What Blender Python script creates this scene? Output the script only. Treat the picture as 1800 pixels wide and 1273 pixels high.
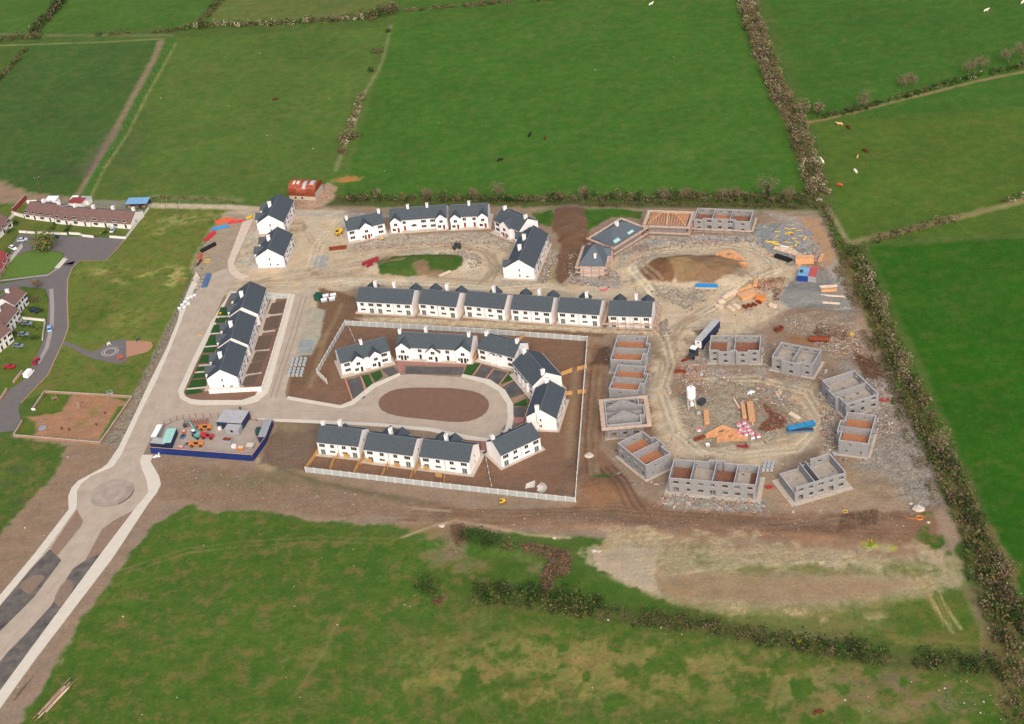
import bpy, math, random
import numpy as np
from mathutils import Vector, Matrix
R=math.radians
random.seed(7); rng=np.random.default_rng(7)
scene=bpy.context.scene
for o in list(bpy.data.objects): bpy.data.objects.remove(o)
col=scene.collection
# ---------------- camera ----------------
FPX=2720.0; PITCH=34.1; ROLL=-7.05; HC=300.0
_th=R(PITCH); _r=R(ROLL)
FW=np.array([0,math.cos(_th),-math.sin(_th)]); _rt=np.array([1.,0,0]); _up=np.cross(_rt,FW)
RT=_rt*math.cos(_r)+_up*math.sin(_r); UP=-_rt*math.sin(_r)+_up*math.cos(_r)
cd=bpy.data.cameras.new("camera"); cam=bpy.data.objects.new("camera",cd); col.objects.link(cam)
cam.location=(0,0,HC)
m3=Matrix((RT,UP,-FW)).transposed(); cam.rotation_euler=m3.to_euler()
cd.sensor_width=36; cd.lens=36*FPX/1800; cd.clip_start=1; cd.clip_end=8000
scene.camera=cam
# ---------------- light ----------------
SUN_EL=40; SUN_AZ=174   # azimuth clockwise from north (+y): light comes from the south-south-west
w=bpy.data.worlds.new("World"); scene.world=w; w.use_nodes=True
nt=w.node_tree; bg=nt.nodes['Background']; sk=nt.nodes.new('ShaderNodeTexSky'); sk.sky_type='NISHITA'
sk.sun_disc=False; sk.sun_elevation=R(SUN_EL); sk.sun_rotation=R(SUN_AZ); sk.dust_density=4; sk.air_density=1.0
nt.links.new(sk.outputs[0],bg.inputs[0]); bg.inputs[1].default_value=0.125
sl=bpy.data.lights.new("sun",'SUN'); so=bpy.data.objects.new("sun",sl); col.objects.link(so)
sl.energy=1.35; sl.angle=R(40); sl.color=(1,.93,.84)
so.rotation_euler=(R(90-SUN_EL),0,R(180-SUN_AZ))
scene.view_settings.view_transform='Standard'; scene.view_settings.look='None'; scene.view_settings.gamma=1
scene.view_settings.exposure=0.66
# ---------------- basic helpers ----------------
def W(px,py,z=0.0):
    d=FW*FPX+RT*(px-900)-UP*(py-636.5); t=(z-HC)/d[2]
    return (d[0]*t,d[1]*t)
def Wv(px,py,z=0.0):
    a=W(px,py,z); return Vector((a[0],a[1],z))
def lin(c):
    return tuple(((v/255)/12.92 if v/255<=.04045 else ((v/255+.055)/1.055)**2.4) for v in c)
# value noise
_tab=rng.random((256,256))
def vn(x,y,s,seed=0):
    x=np.asarray(x)/s+seed*17.3; y=np.asarray(y)/s+seed*31.7
    xi=np.floor(x).astype(int); yi=np.floor(y).astype(int); fx=x-xi; fy=y-yi
    fx=fx*fx*(3-2*fx); fy=fy*fy*(3-2*fy)
    a=_tab[xi&255,yi&255]; b=_tab[(xi+1)&255,yi&255]; c=_tab[xi&255,(yi+1)&255]; d=_tab[(xi+1)&255,(yi+1)&255]
    return (a*(1-fx)+b*fx)*(1-fy)+(c*(1-fx)+d*fx)*fy
def fbm(x,y,s,seed=0,o=4):
    t=0;a=1;n=0
    for i in range(o): t=t+a*vn(x,y,s/2**i,seed+i*3); n+=a; a*=.55
    return t/n
# mounds of earth: px centre, radii (m), turn, height, flat top exponent
MOUNDS=[]
def mound(px,py,ra,rb,rot,h,e=2,z=0):
    x,y=W(px,py); MOUNDS.append((x,y,ra,rb,R(rot),h,e))
mound(735,468,21,8,-8,2.0,4); mound(1205,478,19,10,-12,4.2,2); mound(1425,520,13,7,-15,1.6,2); mound(1180,478,9,8,0,1.2,2)
mound(1003,392,8,15,5,2.6,3); mound(1010,430,6,10,5,1.2,3)
mound(1060,862,9,7,-10,2.2,2); mound(1020,842,6,6,0,1.0,2)
mound(1440,555,14,7,-15,1.8,2); mound(1500,570,9,7,-15,1.2,2); mound(1230,582,7,2,-15,.7,2)
mound(1540,690,5,5,0,1.0,2); mound(1650,905,4,12,20,1.4,2)
mound(1430,940,22,3,-20,.8,2); mound(1100,925,20,3,-20,.7,2); mound(880,965,16,3,-20,.8,2); mound(1040,620,2,8,-10,-1.0,2)
def HT(x,y):
    x=np.asarray(x,float); y=np.asarray(y,float); z=np.zeros_like(x)
    for (cx,cy,ra,rb,ro,h,e) in MOUNDS:
        dx=x-cx; dy=y-cy
        if x.ndim and x.size>5000:
            m=(abs(dx)<2.2*max(ra,rb))&(abs(dy)<2.2*max(ra,rb))
            u=dx[m]*math.cos(ro)+dy[m]*math.sin(ro); v=-dx[m]*math.sin(ro)+dy[m]*math.cos(ro)
            r=np.sqrt((u/ra)**2+(v/rb)**2)*(1+.5*(fbm(x[m],y[m],6,5)-.5))
            z[m]+=h*np.exp(-(r**e)*1.2)*(1+.3*(fbm(x[m],y[m],4,9)-.5))
        else:
            u=dx*math.cos(ro)+dy*math.sin(ro); v=-dx*math.sin(ro)+dy*math.cos(ro)
            r=np.sqrt((u/ra)**2+(v/rb)**2)*(1+.5*(fbm(x,y,6,5)-.5))
            z=z+np.where(r<2.2,h*np.exp(-(r**e)*1.2)*(1+.3*(fbm(x,y,4,9)-.5)),0)
    return z
# ---------------- materials ----------------
MATS={}
def mat(name,rgb,rough=.85,var=.12,scale=1.5,metal=0,spec=.3,rgb2=None,stretch=None,attr=None,contrast=None,bump=0):
    if name in MATS: return MATS[name]
    m=bpy.data.materials.new(name); m.use_nodes=True; n=m.node_tree; N=n.nodes; L=n.links
    b=N['Principled BSDF']; b.inputs['Roughness'].default_value=rough; b.inputs['Metallic'].default_value=metal
    b.inputs['Specular IOR Level'].default_value=spec
    tc=N.new('ShaderNodeTexCoord'); mp=N.new('ShaderNodeMapping')
    L.new(tc.outputs['Object'],mp.inputs[0])
    if stretch: mp.inputs['Scale'].default_value=stretch
    nz=N.new('ShaderNodeTexNoise'); nz.inputs['Scale'].default_value=scale; nz.inputs['Detail'].default_value=5; nz.inputs['Roughness'].default_value=.65
    L.new(mp.outputs[0],nz.inputs['Vector'])
    cr=N.new('ShaderNodeMapRange'); cr.inputs['From Min'].default_value=.3; cr.inputs['From Max'].default_value=.7
    L.new(nz.outputs['Fac'],cr.inputs['Value'])
    c=lin(rgb); mx=N.new('ShaderNodeMix'); mx.data_type='RGBA'; L.new(cr.outputs[0],mx.inputs['Factor'])
    if attr:
        at=N.new('ShaderNodeAttribute'); at.attribute_name=attr
        def ml(f):
            q=N.new('ShaderNodeVectorMath'); q.operation='SCALE'; q.inputs['Scale'].default_value=f; L.new(at.outputs['Color'],q.inputs[0]); return q
        L.new(ml(1-var).outputs[0],mx.inputs['A']); L.new(ml(1+var).outputs[0],mx.inputs['B'])
    else:
        c2=lin(rgb2) if rgb2 else tuple(min(1,v*(1+var)) for v in c)
        c1=c if rgb2 else tuple(v*(1-var) for v in c)
        mx.inputs['A'].default_value=(*c1,1); mx.inputs['B'].default_value=(*c2,1)
    L.new(mx.outputs['Result'],b.inputs['Base Color'])
    if bump:
        bp=N.new('ShaderNodeBump'); bp.inputs['Strength'].default_value=bump; bp.inputs['Distance'].default_value=.2
        L.new(nz.outputs['Fac'],bp.inputs['Height']); L.new(bp.outputs[0],b.inputs['Normal'])
    MATS[name]=m; return m
M=dict(
 render=mat('white_render',(233,226,221),.9,.08,.35), oldrender=mat('old_white_render',(222,216,208),.9,.08,.5),
 slate=mat('roof_slate',(71,78,82),.75,.18,.9,stretch=(1,1,4),spec=.18), slate2=mat('roof_slate_grey',(84,92,98),.6,.15,1.2),
 ridge=mat('ridge_tile',(98,104,108),.7,.1), brownroof=mat('brown_tile_roof',(112,86,78),.8,.15,.8),
 redroof=mat('red_tile_roof',(140,62,60),.8,.15,.8), pane=mat('window_pane',(34,36,40),.15,.1,1,spec=.6),
 frame=mat('window_frame',(205,200,196),.7,.05), door=mat('door_red',(120,38,34),.5,.1), doord=mat('door_dark',(40,36,36),.5,.1),
 doorg=mat('door_glass',(88,104,102),.2,.15,2), pipe=mat('downpipe',(50,48,48),.6,.1), concrete=mat('concrete',(176,163,147),.9,.12,.6),
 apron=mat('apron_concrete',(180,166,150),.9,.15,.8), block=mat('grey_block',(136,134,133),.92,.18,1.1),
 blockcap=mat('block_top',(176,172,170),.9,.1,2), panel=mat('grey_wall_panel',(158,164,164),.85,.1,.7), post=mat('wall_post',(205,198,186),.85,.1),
 timber=mat('new_timber',(204,152,108),.8,.2,1.5), timber2=mat('pale_timber',(214,190,165),.85,.18,1.5), deck=mat('deck_board',(166,112,80),.85,.2,1.5),
 joist=mat('joist_timber',(140,96,76),.85,.2,2), oldwood=mat('old_wood',(150,118,98),.9,.25,1), fencewood=mat('fence_timber',(190,148,92),.8,.15,1),
 board=mat('scaffold_board',(194,170,148),.85,.2,1.2), pole=mat('scaffold_pole',(150,110,96),.6,.15), slabf=mat('floor_slab',(160,148,134),.9,.2,.7),
 hoard=mat('blue_hoarding',(26,46,102),.5,.15,.4), blue=mat('blue_paint',(30,62,130),.5,.12,1), navy=mat('navy_sheet',(38,50,78),.6,.12,.6),
 brightblue=mat('bright_blue_sheet',(44,130,190),.5,.1,1), skipblue=mat('skip_blue',(20,118,160),.5,.15,1), teal=mat('teal_paint',(66,156,150),.4,.12,1),
 orange=mat('orange_paint',(205,128,62),.45,.12,1), orangep=mat('orange_plastic',(196,88,52),.5,.15,1), red=mat('red_paint',(180,54,56),.45,.15,1),
 redp=mat('red_plastic',(190,54,60),.45,.12,1), maroon=mat('maroon_pipe',(140,44,50),.6,.2,1), yellow=mat('yellow_paint',(222,178,50),.5,.12,1), white=mat('white_paint',(236,232,228),.6,.05,1),
 grey=mat('grey_metal',(146,148,150),.6,.12,1), dkgrey=mat('dark_metal',(62,62,66),.6,.2,1), black=mat('black_rubber',(30,30,32),.8,.2,1),
 rust=mat('rusty_steel',(122,58,36),.85,.3,1.5), rustroof=mat('rusty_sheet_roof',(170,92,66),.85,.25,.9,rgb2=(112,56,42)), greyroof=mat('grey_felt_roof',(168,166,164),.85,.12,.6),
 blueroof=mat('pale_blue_roof',(120,158,190),.6,.12,.7), redcont=mat('faded_red_steel',(176,84,78),.7,.12,.7), darkgreen=mat('dark_green_paint',(30,78,64),.6,.15,1),
 seafoam=mat('pale_green_sheet',(150,190,180),.7,.12,1), pink=mat('pink_wrap',(216,116,136),.5,.25,2), wrap=mat('grey_wrapped_block',(160,164,164),.6,.2,2.5),
 glass=mat('car_glass',(40,46,54),.15,.05,1,spec=.7), carblue=mat('car_pale_blue',(150,185,215),.3,.05,1,spec=.5), carsilver=mat('car_silver',(190,196,202),.3,.05,1,spec=.5),
 cardark=mat('car_dark',(40,50,66),.3,.05,1,spec=.5), carred=mat('car_red',(178,24,36),.3,.05,1,spec=.5), cargrey=mat('car_grey',(120,128,138),.3,.05,1,spec=.5),
 boulder=mat('boulder',(184,172,156),.9,.15,1), bark=mat('bark',(98,82,70),.95,.2,2), leaf=mat('foliage',(0,0,0),.9,.25,.9,attr='Col',spec=.1),
 tinted=mat('mixed_rubble',(0,0,0),.9,.2,2,attr='Col'), bluegrey=mat('bluegrey_pipe',(84,112,146),.5,.12,1), insul=mat('yellow_insulation',(236,196,30),.7,.1,1),
 dpc=mat('grey_footing',(134,132,134),.9,.2,1), breath=mat('pink_render_base',(214,196,188),.9,.08,1), hay=mat('terracotta_wall',(190,140,120),.9,.15,1),
 skin=mat('person_clothes',(48,44,46),.9,.1,1), cowblack=mat('cow_black',(32,26,24),.9,.1,1), cowbrown=mat('cow_brown',(92,44,28),.9,.1,1),
 cowred=mat('cow_red',(170,84,46),.9,.1,1), cowtan=mat('cow_tan',(214,164,116),.9,.1,1), cowwhite=mat('cow_cream',(236,226,206),.9,.08,1), flesh=mat('face_skin',(200,150,125),.8,.05,1),
)
# ---------------- mesh builder ----------------
class MB:
    def __init__(s): s.v=[]; s.f=[]; s.m=[]; s.c=[]
    def face(s,pts,mi=0):
        b=len(s.v); s.v+= [tuple(p) for p in pts]; s.f.append(tuple(range(b,b+len(pts)))); s.m.append(mi)
    def box(s,x0,x1,y0,y1,z0,z1,mi=0,T=None):
        p=[Vector((x,y,z)) for z in(z0,z1) for y in(y0,y1) for x in(x0,x1)]
        if T is not None: p=[T@q for q in p]
        b=len(s.v); s.v+=[tuple(q) for q in p]
        for q in((0,2,3,1),(4,5,7,6),(0,1,5,4),(2,6,7,3),(0,4,6,2),(1,3,7,5)): s.f.append(tuple(b+i for i in q)); s.m.append(mi)
        return s
    def cbox(s,c,d,mi=0,rz=0,T=None,rx=0,ry=0):
        t=Matrix.Translation(c)@Matrix.Rotation(rz,4,'Z')@Matrix.Rotation(ry,4,'Y')@Matrix.Rotation(rx,4,'X')
        if T is not None: t=T@t
        return s.box(-d[0]/2,d[0]/2,-d[1]/2,d[1]/2,-d[2]/2,d[2]/2,mi,t)
    def slab(s,quad,t,mi=0,me=None):
        q=[Vector(p) for p in quad]; lo=[p-Vector((0,0,t)) for p in q]; n=len(q)
        s.face(q,mi); s.face(lo[::-1],mi if me is None else me)
        for i in range(n): s.face([q[i],lo[i],lo[(i+1)%n],q[(i+1)%n]],mi if me is None else me)
    def extr(s,poly,z0,z1,mi=0,top=None):
        n=len(poly); a=sum(poly[i][0]*poly[(i+1)%n][1]-poly[(i+1)%n][0]*poly[i][1] for i in range(n))
        if a<0: poly=poly[::-1]
        s.face([(x,y,z1) for x,y in poly],mi if top is None else top); s.face([(x,y,z0) for x,y in poly][::-1],mi)
        for i in range(n):
            a,b=poly[i],poly[(i+1)%n]; s.face([(a[0],a[1],z0),(b[0],b[1],z0),(b[0],b[1],z1),(a[0],a[1],z1)],mi)
        return s
    def tube(s,p,q,r0,r1=None,n=6,mi=0,cap=True):
        p=Vector(p);q=Vector(q);r1=r0 if r1 is None else r1;d=(q-p)
        if d.length<1e-6: return s
        d.normalize(); a=d.orthogonal().normalized(); b=d.cross(a); B=len(s.v)
        for c,r in((p,r0),(q,r1)):
            for i in range(n):
                t=2*math.pi*i/n; s.v.append(tuple(c+a*r*math.cos(t)+b*r*math.sin(t)))
        for i in range(n): j=(i+1)%n; s.f.append((B+i,B+j,B+n+j,B+n+i)); s.m.append(mi)
        if cap: s.f.append(tuple(B+i for i in range(n))[::-1]); s.m.append(mi); s.f.append(tuple(B+n+i for i in range(n))); s.m.append(mi)
        return s
    def lathe(s,prof,n=16,mi=0,c=(0,0,0)):
        B=len(s.v)
        for r,z in prof:
            for i in range(n): t=2*math.pi*i/n; s.v.append((c[0]+r*math.cos(t),c[1]+r*math.sin(t),c[2]+z))
        for k in range(len(prof)-1):
            for i in range(n): j=(i+1)%n; s.f.append((B+k*n+i,B+k*n+j,B+(k+1)*n+j,B+(k+1)*n+i)); s.m.append(mi)
        return s
    def mesh(s,name,mats):
        me=bpy.data.meshes.new(name); me.from_pydata(s.v,[],s.f)
        if not isinstance(mats,(list,tuple)): mats=[mats]
        for m in mats: me.materials.append(m)
        me.polygons.foreach_set('material_index',s.m); me.update(); return me
    def build(s,name,mats,parent=None,loc=(0,0,0),rz=0):
        o=bpy.data.objects.new(name,s.mesh(name,mats)); col.objects.link(o); o.location=loc; o.rotation_euler=(0,0,rz)
        if parent: o.parent=parent
        return o
def tag(o,label,cat,group=None,kind=None):
    if kind: o['kind']=kind
    if label: o['label']=label
    if cat: o['category']=cat
    if group: o['group']=group
    return o
def thing(name,label,cat,loc,rz=0,group=None):
    o=bpy.data.objects.new(name,None); col.objects.link(o); o.location=loc; o.rotation_euler=(0,0,rz); o.empty_display_size=.5
    return tag(o,label,cat,group)
def inst(name,me,parent,loc,rz=0,sc=None):
    o=bpy.data.objects.new(name,me); col.objects.link(o); o.location=loc; o.rotation_euler=(0,0,rz); o.parent=parent
    if sc: o.scale=sc
    return o
def copy_tree(o,parent=None):
    c=o.copy(); col.objects.link(c); c.parent=parent
    for ch in list(o.children): copy_tree(ch,c)
    return c
def struct(o): o['kind']='structure'; return o
def at(px,py,dz=0):
    x,y=W(px,py); return (x,y,float(HT(x,y))+dz)
def ang(pa,pb,z=0):
    a=W(*pa,z); b=W(*pb,z); return math.atan2(b[1]-a[1],b[0]-a[0])
def dist(pa,pb,z=0):
    a=W(*pa,z); b=W(*pb,z); return math.hypot(b[1]-a[1],b[0]-a[0])
# ---------------- ground sheet ----------------
def axis(lo,hi,flo,fhi,fine,mid,vlo,vhi):
    a=list(np.arange(flo,fhi,fine)); b=list(np.arange(fhi,vhi,mid)); c=list(np.arange(flo-mid,vlo,-mid))[::-1]
    far=[vhi+10,vhi+40,vhi+120,vhi+400,vhi+1200,hi]; farl=[vlo-10,vlo-40,vlo-120,vlo-400,vlo-1200,lo]
    return np.array(sorted(set(farl+c+a+b+far)))
gx=axis(-5000,5000,-150,150,.55,1.0,-285,285); gy=axis(-3000,7000,325,580,.55,1.0,245,900)
X,Y=np.meshgrid(gx,gy,indexing='ij'); Z=HT(X,Y)
C=np.zeros(X.shape+(3,)); K=np.zeros(X.shape+(3,))   # albedo ; K: grass, rubble, track
C[:]=lin((76,104,44)); K[...,0]=1
NZ=[fbm(X,Y,s,k,4)-.5 for k,s in enumerate((14,5,2))]
def WP(pts): return np.array([W(*p) for p in pts])
def sdist(P,xs,ys):
    d=np.full(xs.shape,1e9); ins=np.zeros(xs.shape,bool); n=len(P)
    for i in range(n):
        a=P[i]; b=P[(i+1)%n]; ex,ey=b-a; wx=xs-a[0]; wy=ys-a[1]
        t=np.clip((wx*ex+wy*ey)/(ex*ex+ey*ey+1e-9),0,1); d=np.minimum(d,(wx-ex*t)**2+(wy-ey*t)**2)
        c=((a[1]<=ys)&(b[1]>ys))|((b[1]<=ys)&(a[1]>ys))
        with np.errstate(divide='ignore',invalid='ignore'): xx=a[0]+(ys-a[1])/(b[1]-a[1]+1e-12)*(b[0]-a[0])
        ins^=c&(xs<xx)
    d=np.sqrt(d); return np.where(ins,-d,d)
def ldist(P,xs,ys):
    d=np.full(xs.shape,1e9)
    for i in range(len(P)-1):
        a=P[i]; b=P[i+1]; ex,ey=b-a; wx=xs-a[0]; wy=ys-a[1]
        t=np.clip((wx*ex+wy*ey)/(ex*ex+ey*ey+1e-9),0,1); d=np.minimum(d,(wx-ex*t)**2+(wy-ey*t)**2)
    return np.sqrt(d)
KD=dict(g=(1,0,0),G=(1,0,1),d=(0,.25,.0),r=(0,1,0),t=(0,.2,0),m=(0,.1,0),h=(0,.25,1))
def _apply(sl,f,c,kind):
    sub=C[sl]; f3=f[...,None]; sub[:]=sub*(1-f3)+np.array(lin(c))*f3
    if kind: k=K[sl]; k[:]=k*(1-f3)+np.array(KD[kind])*f3
def _sl(P,pad):
    i0,i1=np.searchsorted(gx,[P[:,0].min()-pad,P[:,0].max()+pad]); j0,j1=np.searchsorted(gy,[P[:,1].min()-pad,P[:,1].max()+pad])
    return slice(i0,i1),slice(j0,j1)
def poly(c,kind,pts,nz=2.0,soft=.8,op=1,patch=0,ps=1):
    P=WP(pts); sl=_sl(P,nz+soft+2); xs=X[sl]; ys=Y[sl]
    if xs.size==0: return
    soft=soft*.55; d=sdist(P,xs,ys)+nz*(NZ[0][sl]*1.3+NZ[1][sl]*1.8+NZ[2][sl]*1.3)
    f=np.clip(.5-d/soft/2,0,1)*op
    if patch: f=f*np.clip((NZ[ps][sl]+.5-patch)*7,0,1)
    _apply(sl,f,c,kind)
def blob(c,kind,px,py,ra,rb,rot=0,op=1,nz=1.0,soft=1.5,patch=0):
    x,y=W(px,py); P=np.array([[x-ra-rb,y-ra-rb],[x+ra+rb,y+ra+rb]]); sl=_sl(P,nz+soft); xs=X[sl]-x; ys=Y[sl]-y
    a=R(rot); u=xs*math.cos(a)+ys*math.sin(a); v=-xs*math.sin(a)+ys*math.cos(a)
    d=(np.sqrt((u/ra)**2+(v/rb)**2)-1)*min(ra,rb)+nz*(NZ[1][sl]*2.4+NZ[2][sl]*1.8); soft=soft*.7
    f=np.clip(.5-d/soft/2,0,1)*op
    if patch: f=f*np.clip((NZ[1][sl]+.5-patch)*7,0,1)
    _apply(sl,f,c,kind)
def line(c,kind,pts,wd,soft=.5,nz=.6,op=1,patch=0):
    P=WP(pts); sl=_sl(P,wd+nz+soft+1); d=ldist(P,X[sl],Y[sl])-wd/2+nz*(NZ[1][sl]+NZ[2][sl])
    f=np.clip(.5-d/soft/2,0,1)*op
    if patch: f=f*np.clip((NZ[1][sl]+.5-patch)*7,0,1)
    _apply(sl,f,c,kind)
def tracks(c,pts,n=2,gap=2.0,wd=.5,op=.6,nz=.4):
    P=WP(pts); 
    for k in range(n):
        off=(k-(n-1)/2)*gap; Q=[]
        for i in range(len(P)):
            t=P[min(i+1,len(P)-1)]-P[max(i-1,0)]; t=t/np.hypot(*t); Q.append(P[i]+np.array([-t[1],t[0]])*off)
        Q=np.array(Q); sl=_sl(Q,4); d=ldist(Q,X[sl],Y[sl])-wd/2+nz*NZ[1][sl]; _apply(sl,np.clip(.5-d/.7,0,1)*op,c,None)
# fields
OL=(104,118,54)
poly((66,98,44),'g',[(-80,150),(0,140),(60,76),(285,70),(150,345),(0,335),(-80,335)],1,2)
poly((84,116,46),'g',[(305,66),(690,48),(600,360),(150,355)],1,2)
poly((70,112,42),'g',[(90,60),(370,50),(420,0),(430,-60),(0,-60),(0,60)],1,2)
poly((96,112,54),'g',[(365,45),(400,-60),(700,-60),(690,20)],1,2)
poly((64,112,36),'g',[(690,45),(1300,0),(1420,335),(600,355)],1,2)
poly((68,108,38),'g',[(690,45),(700,-60),(1310,-60),(1300,0)],1,2)
poly((60,106,36),'g',[(1330,-60),(2900,-60),(2900,100),(1430,215)],1,2)
poly((78,110,38),'g',[(1430,215),(2900,100),(2900,340),(1490,425)],1,2)
poly((34,92,16),'g',[(1530,435),(2900,355),(2900,1100),(1800,1050)],1,2)
poly((44,98,22),'g',[(1530,435),(2900,355),(2900,600),(1580,560)],2,6,op=.5)
# field variation
for (p,cc,a,b,o,pt) in [((480,200),(100,128,56),30,12,.5,.45),((350,130),OL,30,14,.45,.45),((300,320),OL,40,9,.5,.4),((530,85),(62,92,42),16,12,.5,0),
  ((120,290),(58,72,44),25,14,.7,.35),((100,160),(60,82,42),25,14,.5,.4),((230,260),(80,82,58),5,24,.6,0),((900,80),(88,118,48),45,20,.4,.5),((1180,160),(86,116,48),30,14,.4,.5),((1230,270),(96,118,56),25,10,.4,.5),((1020,45),(96,118,60),20,8,.5,.4),
  ((780,240),(54,100,32),40,20,.4,.45),((1600,260),(90,112,44),40,14,.4,.5),((1600,60),(52,98,34),40,20,.4,.45),((1690,520),(66,100,38),4,2,.8,.4),((1750,840),(90,104,54),4,2,.7,.5),((640,275),(96,112,60),10,6,.5,.4),((560,40),(118,122,66),20,10,.5,.5)]:
    blob(cc,None,p[0],p[1],a,b,0,o,5,12,pt)
# far-left field edge and track
poly((140,112,92),'d',[(-60,300),(0,318),(40,335),(110,345),(160,350),(160,362),(-60,356)],2,3)
line((136,108,92),'d',[(283,72),(270,105),(245,150),(215,205),(190,250),(160,305),(135,345)],2.6,1.5,1.5)
line((104,84,78),'d',[(200,230),(175,270),(150,305)],5,5,3,.6)
line((60,120,40),'g',[(302,70),(285,105),(250,165),(215,235),(175,295),(145,350)],3,1)
line((138,140,84),'g',[(309,76),(292,108),(258,168),(223,238),(182,298),(160,345)],1.0,.8,.6,.8)
line((150,140,96),'d',[(-60,82),(60,78),(180,74),(290,68)],.8,.8,.6,.8)
line((118,100,84),'d',[(0,60),(100,62),(300,62)],2,2,1,.7)
line((150,106,88),'d',[(1415,216),(1450,210),(1500,198),(1560,182),(1640,162),(1720,142),(1830,120)],1.6,.8,1,.8)
line((126,112,84),'d',[(688,45),(672,110),(655,140),(640,165),(620,230),(600,270),(590,300)],1.6,1,1,.7)
line((150,118,92),'d',[(1500,425),(1560,412),(1620,398),(1700,378),(1800,352)],3,1.5,1.5,.7)
line((140,124,92),'d',[(1450,360),(1468,385),(1490,425)],1.5,1,.6)
# bottom field
poly((74,106,36),'G',[(-260,1800),(60,1230),(150,1080),(240,960),(330,888),(700,940),(900,1000),(1100,1090),(1500,1160),(2900,1300),(2900,1900)],2,2)
for (p,a,b,o,pt,cc) in [((620,1180),40,16,.55,.5,(112,110,58)),((960,1180),40,14,.8,.38,(126,112,66)),((1250,1190),45,14,.75,.45,(124,112,66)),((1500,1230),30,10,.7,.45,(122,110,68)),
   ((400,1100),30,14,.35,.55,(112,110,56)),((820,1100),20,7,.5,.4,(112,106,62)),((1560,1200),18,8,.6,.45,(108,84,72)),((1620,1230),16,8,.5,.45,(110,86,76)),((1080,1230),30,10,.5,.5,(56,92,32)),((700,1000),25,8,.6,.45,(56,98,34)),((860,1240),20,8,.4,.5,(52,90,30))]:
    blob(cc,None,p[0],p[1],a,b,-10,o,6,8,pt)
line((118,106,62),None,[(600,1080),(560,1160),(520,1220)],.9,1,.6,.7)
line((118,106,62),None,[(520,1000),(540,1080),(560,1110)],.7,1,.6,.5)
tracks((124,112,70),[(690,952),(560,948),(440,955),(330,968),(200,1010),(150,1035)],2,2.2,.6,.55)
# lower-left field
poly((78,104,42),'G',[(-60,775),(25,766),(118,785),(100,830),(45,890),(0,945),(-60,980)],1.5,1)
for q in [((30,825),4,2),((38,880),3,2),((12,850),2,1)]: blob((70,66,60),None,*q[0],q[1],q[2],0,.6,1,1.5)
# ---- construction ground ----
TAN=(180,156,133); DTAN=(158,136,118); BRN=(128,98,78); DBR=(108,80,66)
poly((136,112,96),'d',[(118,785),(25,766),(160,775),(235,690),(300,560),(360,430),(395,368),(560,362),(1010,362),(1430,372),(1452,395),(1500,500),(1540,600),(1580,680),(1620,780),(1660,880),(1690,950),(1650,985),(1500,990),(1300,985),(1060,950),(900,935),(700,925),(560,915),(450,895),(380,902),(340,884),(270,925),(210,1000),(150,1080),(60,1230),(-260,1700),(-260,1200),(0,945),(45,890),(100,830)],2.2,1.2)
# big green left open space
poly((104,124,50),'G',[(262,366),(400,366),(398,380),(372,430),(340,500),(305,560),(262,660),(230,700),(80,690),(30,708),(30,700),(100,610),(118,560),(118,490),(145,455),(190,457),(225,415)],.6,.6)
for (p,a,b,o,cc,pt) in [((228,488),9,4,.8,(160,140,92),.46),((300,480),6,7,.7,(168,144,98),.48),((330,385),14,3,.7,(150,132,92),.4),((300,390),12,4,.6,(140,122,84),.45),((220,560),12,7,.45,(122,106,64),.45),((275,405),5,5,.5,(150,128,84),.45),((170,475),10,5,.5,(130,120,70),.45),((240,610),14,6,.4,(130,112,76),.45),((160,560),8,10,.4,(74,104,38),0),((195,475),4,2,.5,(200,170,120),.4),((298,495),5,2.5,.8,(196,170,120),.4),((215,660),14,5,.4,(84,110,40),0)]:
    blob(cc,None,p[0],p[1],a,b,0,o,2.5,3,pt)
# upper site tan ground
poly(TAN,'t',[(395,372),(450,372),(610,372),(620,440),(790,418),(880,425),(900,480),(990,500),(1010,480),(1090,420),(1180,418),(1330,420),(1410,450),(1430,500),(1380,560),(1260,600),(1170,640),(1180,700),(1240,690),(1400,690),(1450,740),(1430,790),(1340,825),(1170,800),(1140,700),(1150,600),(1150,545),(1050,530),(800,510),(640,500),(560,520),(520,640),(480,560),(450,500),(400,520),(370,500),(400,440)],3,4)
poly((168,152,138),'r',[(400,372),(450,372),(450,480),(400,480),(420,420)],2,2,patch=.4)
poly((150,130,112),'d',[(335,470),(350,440),(372,400),(395,375),(440,378),(430,420),(405,480),(385,500),(350,520)],1,2)
poly((126,124,122),'r',[(1325,395),(1345,392),(1400,400),(1440,440),(1390,470),(1330,430)],1,1.5)
poly((150,138,130),'r',[(1340,370),(1440,385),(1470,450),(1500,545),(1490,560),(1440,545),(1450,470),(1380,400)],2,2,op=.8)
poly((162,122,92),'d',[(1400,380),(1440,385),(1470,450),(1455,470),(1430,420)],1,2,op=.9)
poly((128,121,117),'d',[(1385,495),(1430,478),(1455,475),(1490,540),(1440,548),(1390,545),(1365,530),(1375,515)],1,1.5)
poly((150,134,118),'r',[(1130,500),(1260,515),(1210,545),(1150,520)],1.5,2,patch=.35)
poly((132,112,98),'r',[(1370,555),(1440,552),(1500,560),(1530,640),(1490,650),(1440,610),(1380,590)],2,2)
poly((150,134,124),'r',[(1250,600),(1260,590),(1345,590),(1350,660),(1240,665),(1180,665),(1190,640)],1.5,2,op=.8)
poly((150,132,116),'r',[(1230,675),(1345,665),(1440,670),(1470,720),(1480,800),(1440,800),(1440,700),(1340,680),(1250,690)],1.5,2,op=.8)
poly((138,122,106),'r',[(1190,690),(1300,675),(1380,690),(1425,730),(1400,765),(1320,780),(1240,790),(1210,770),(1190,730)],2,2,op=.85)
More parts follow.
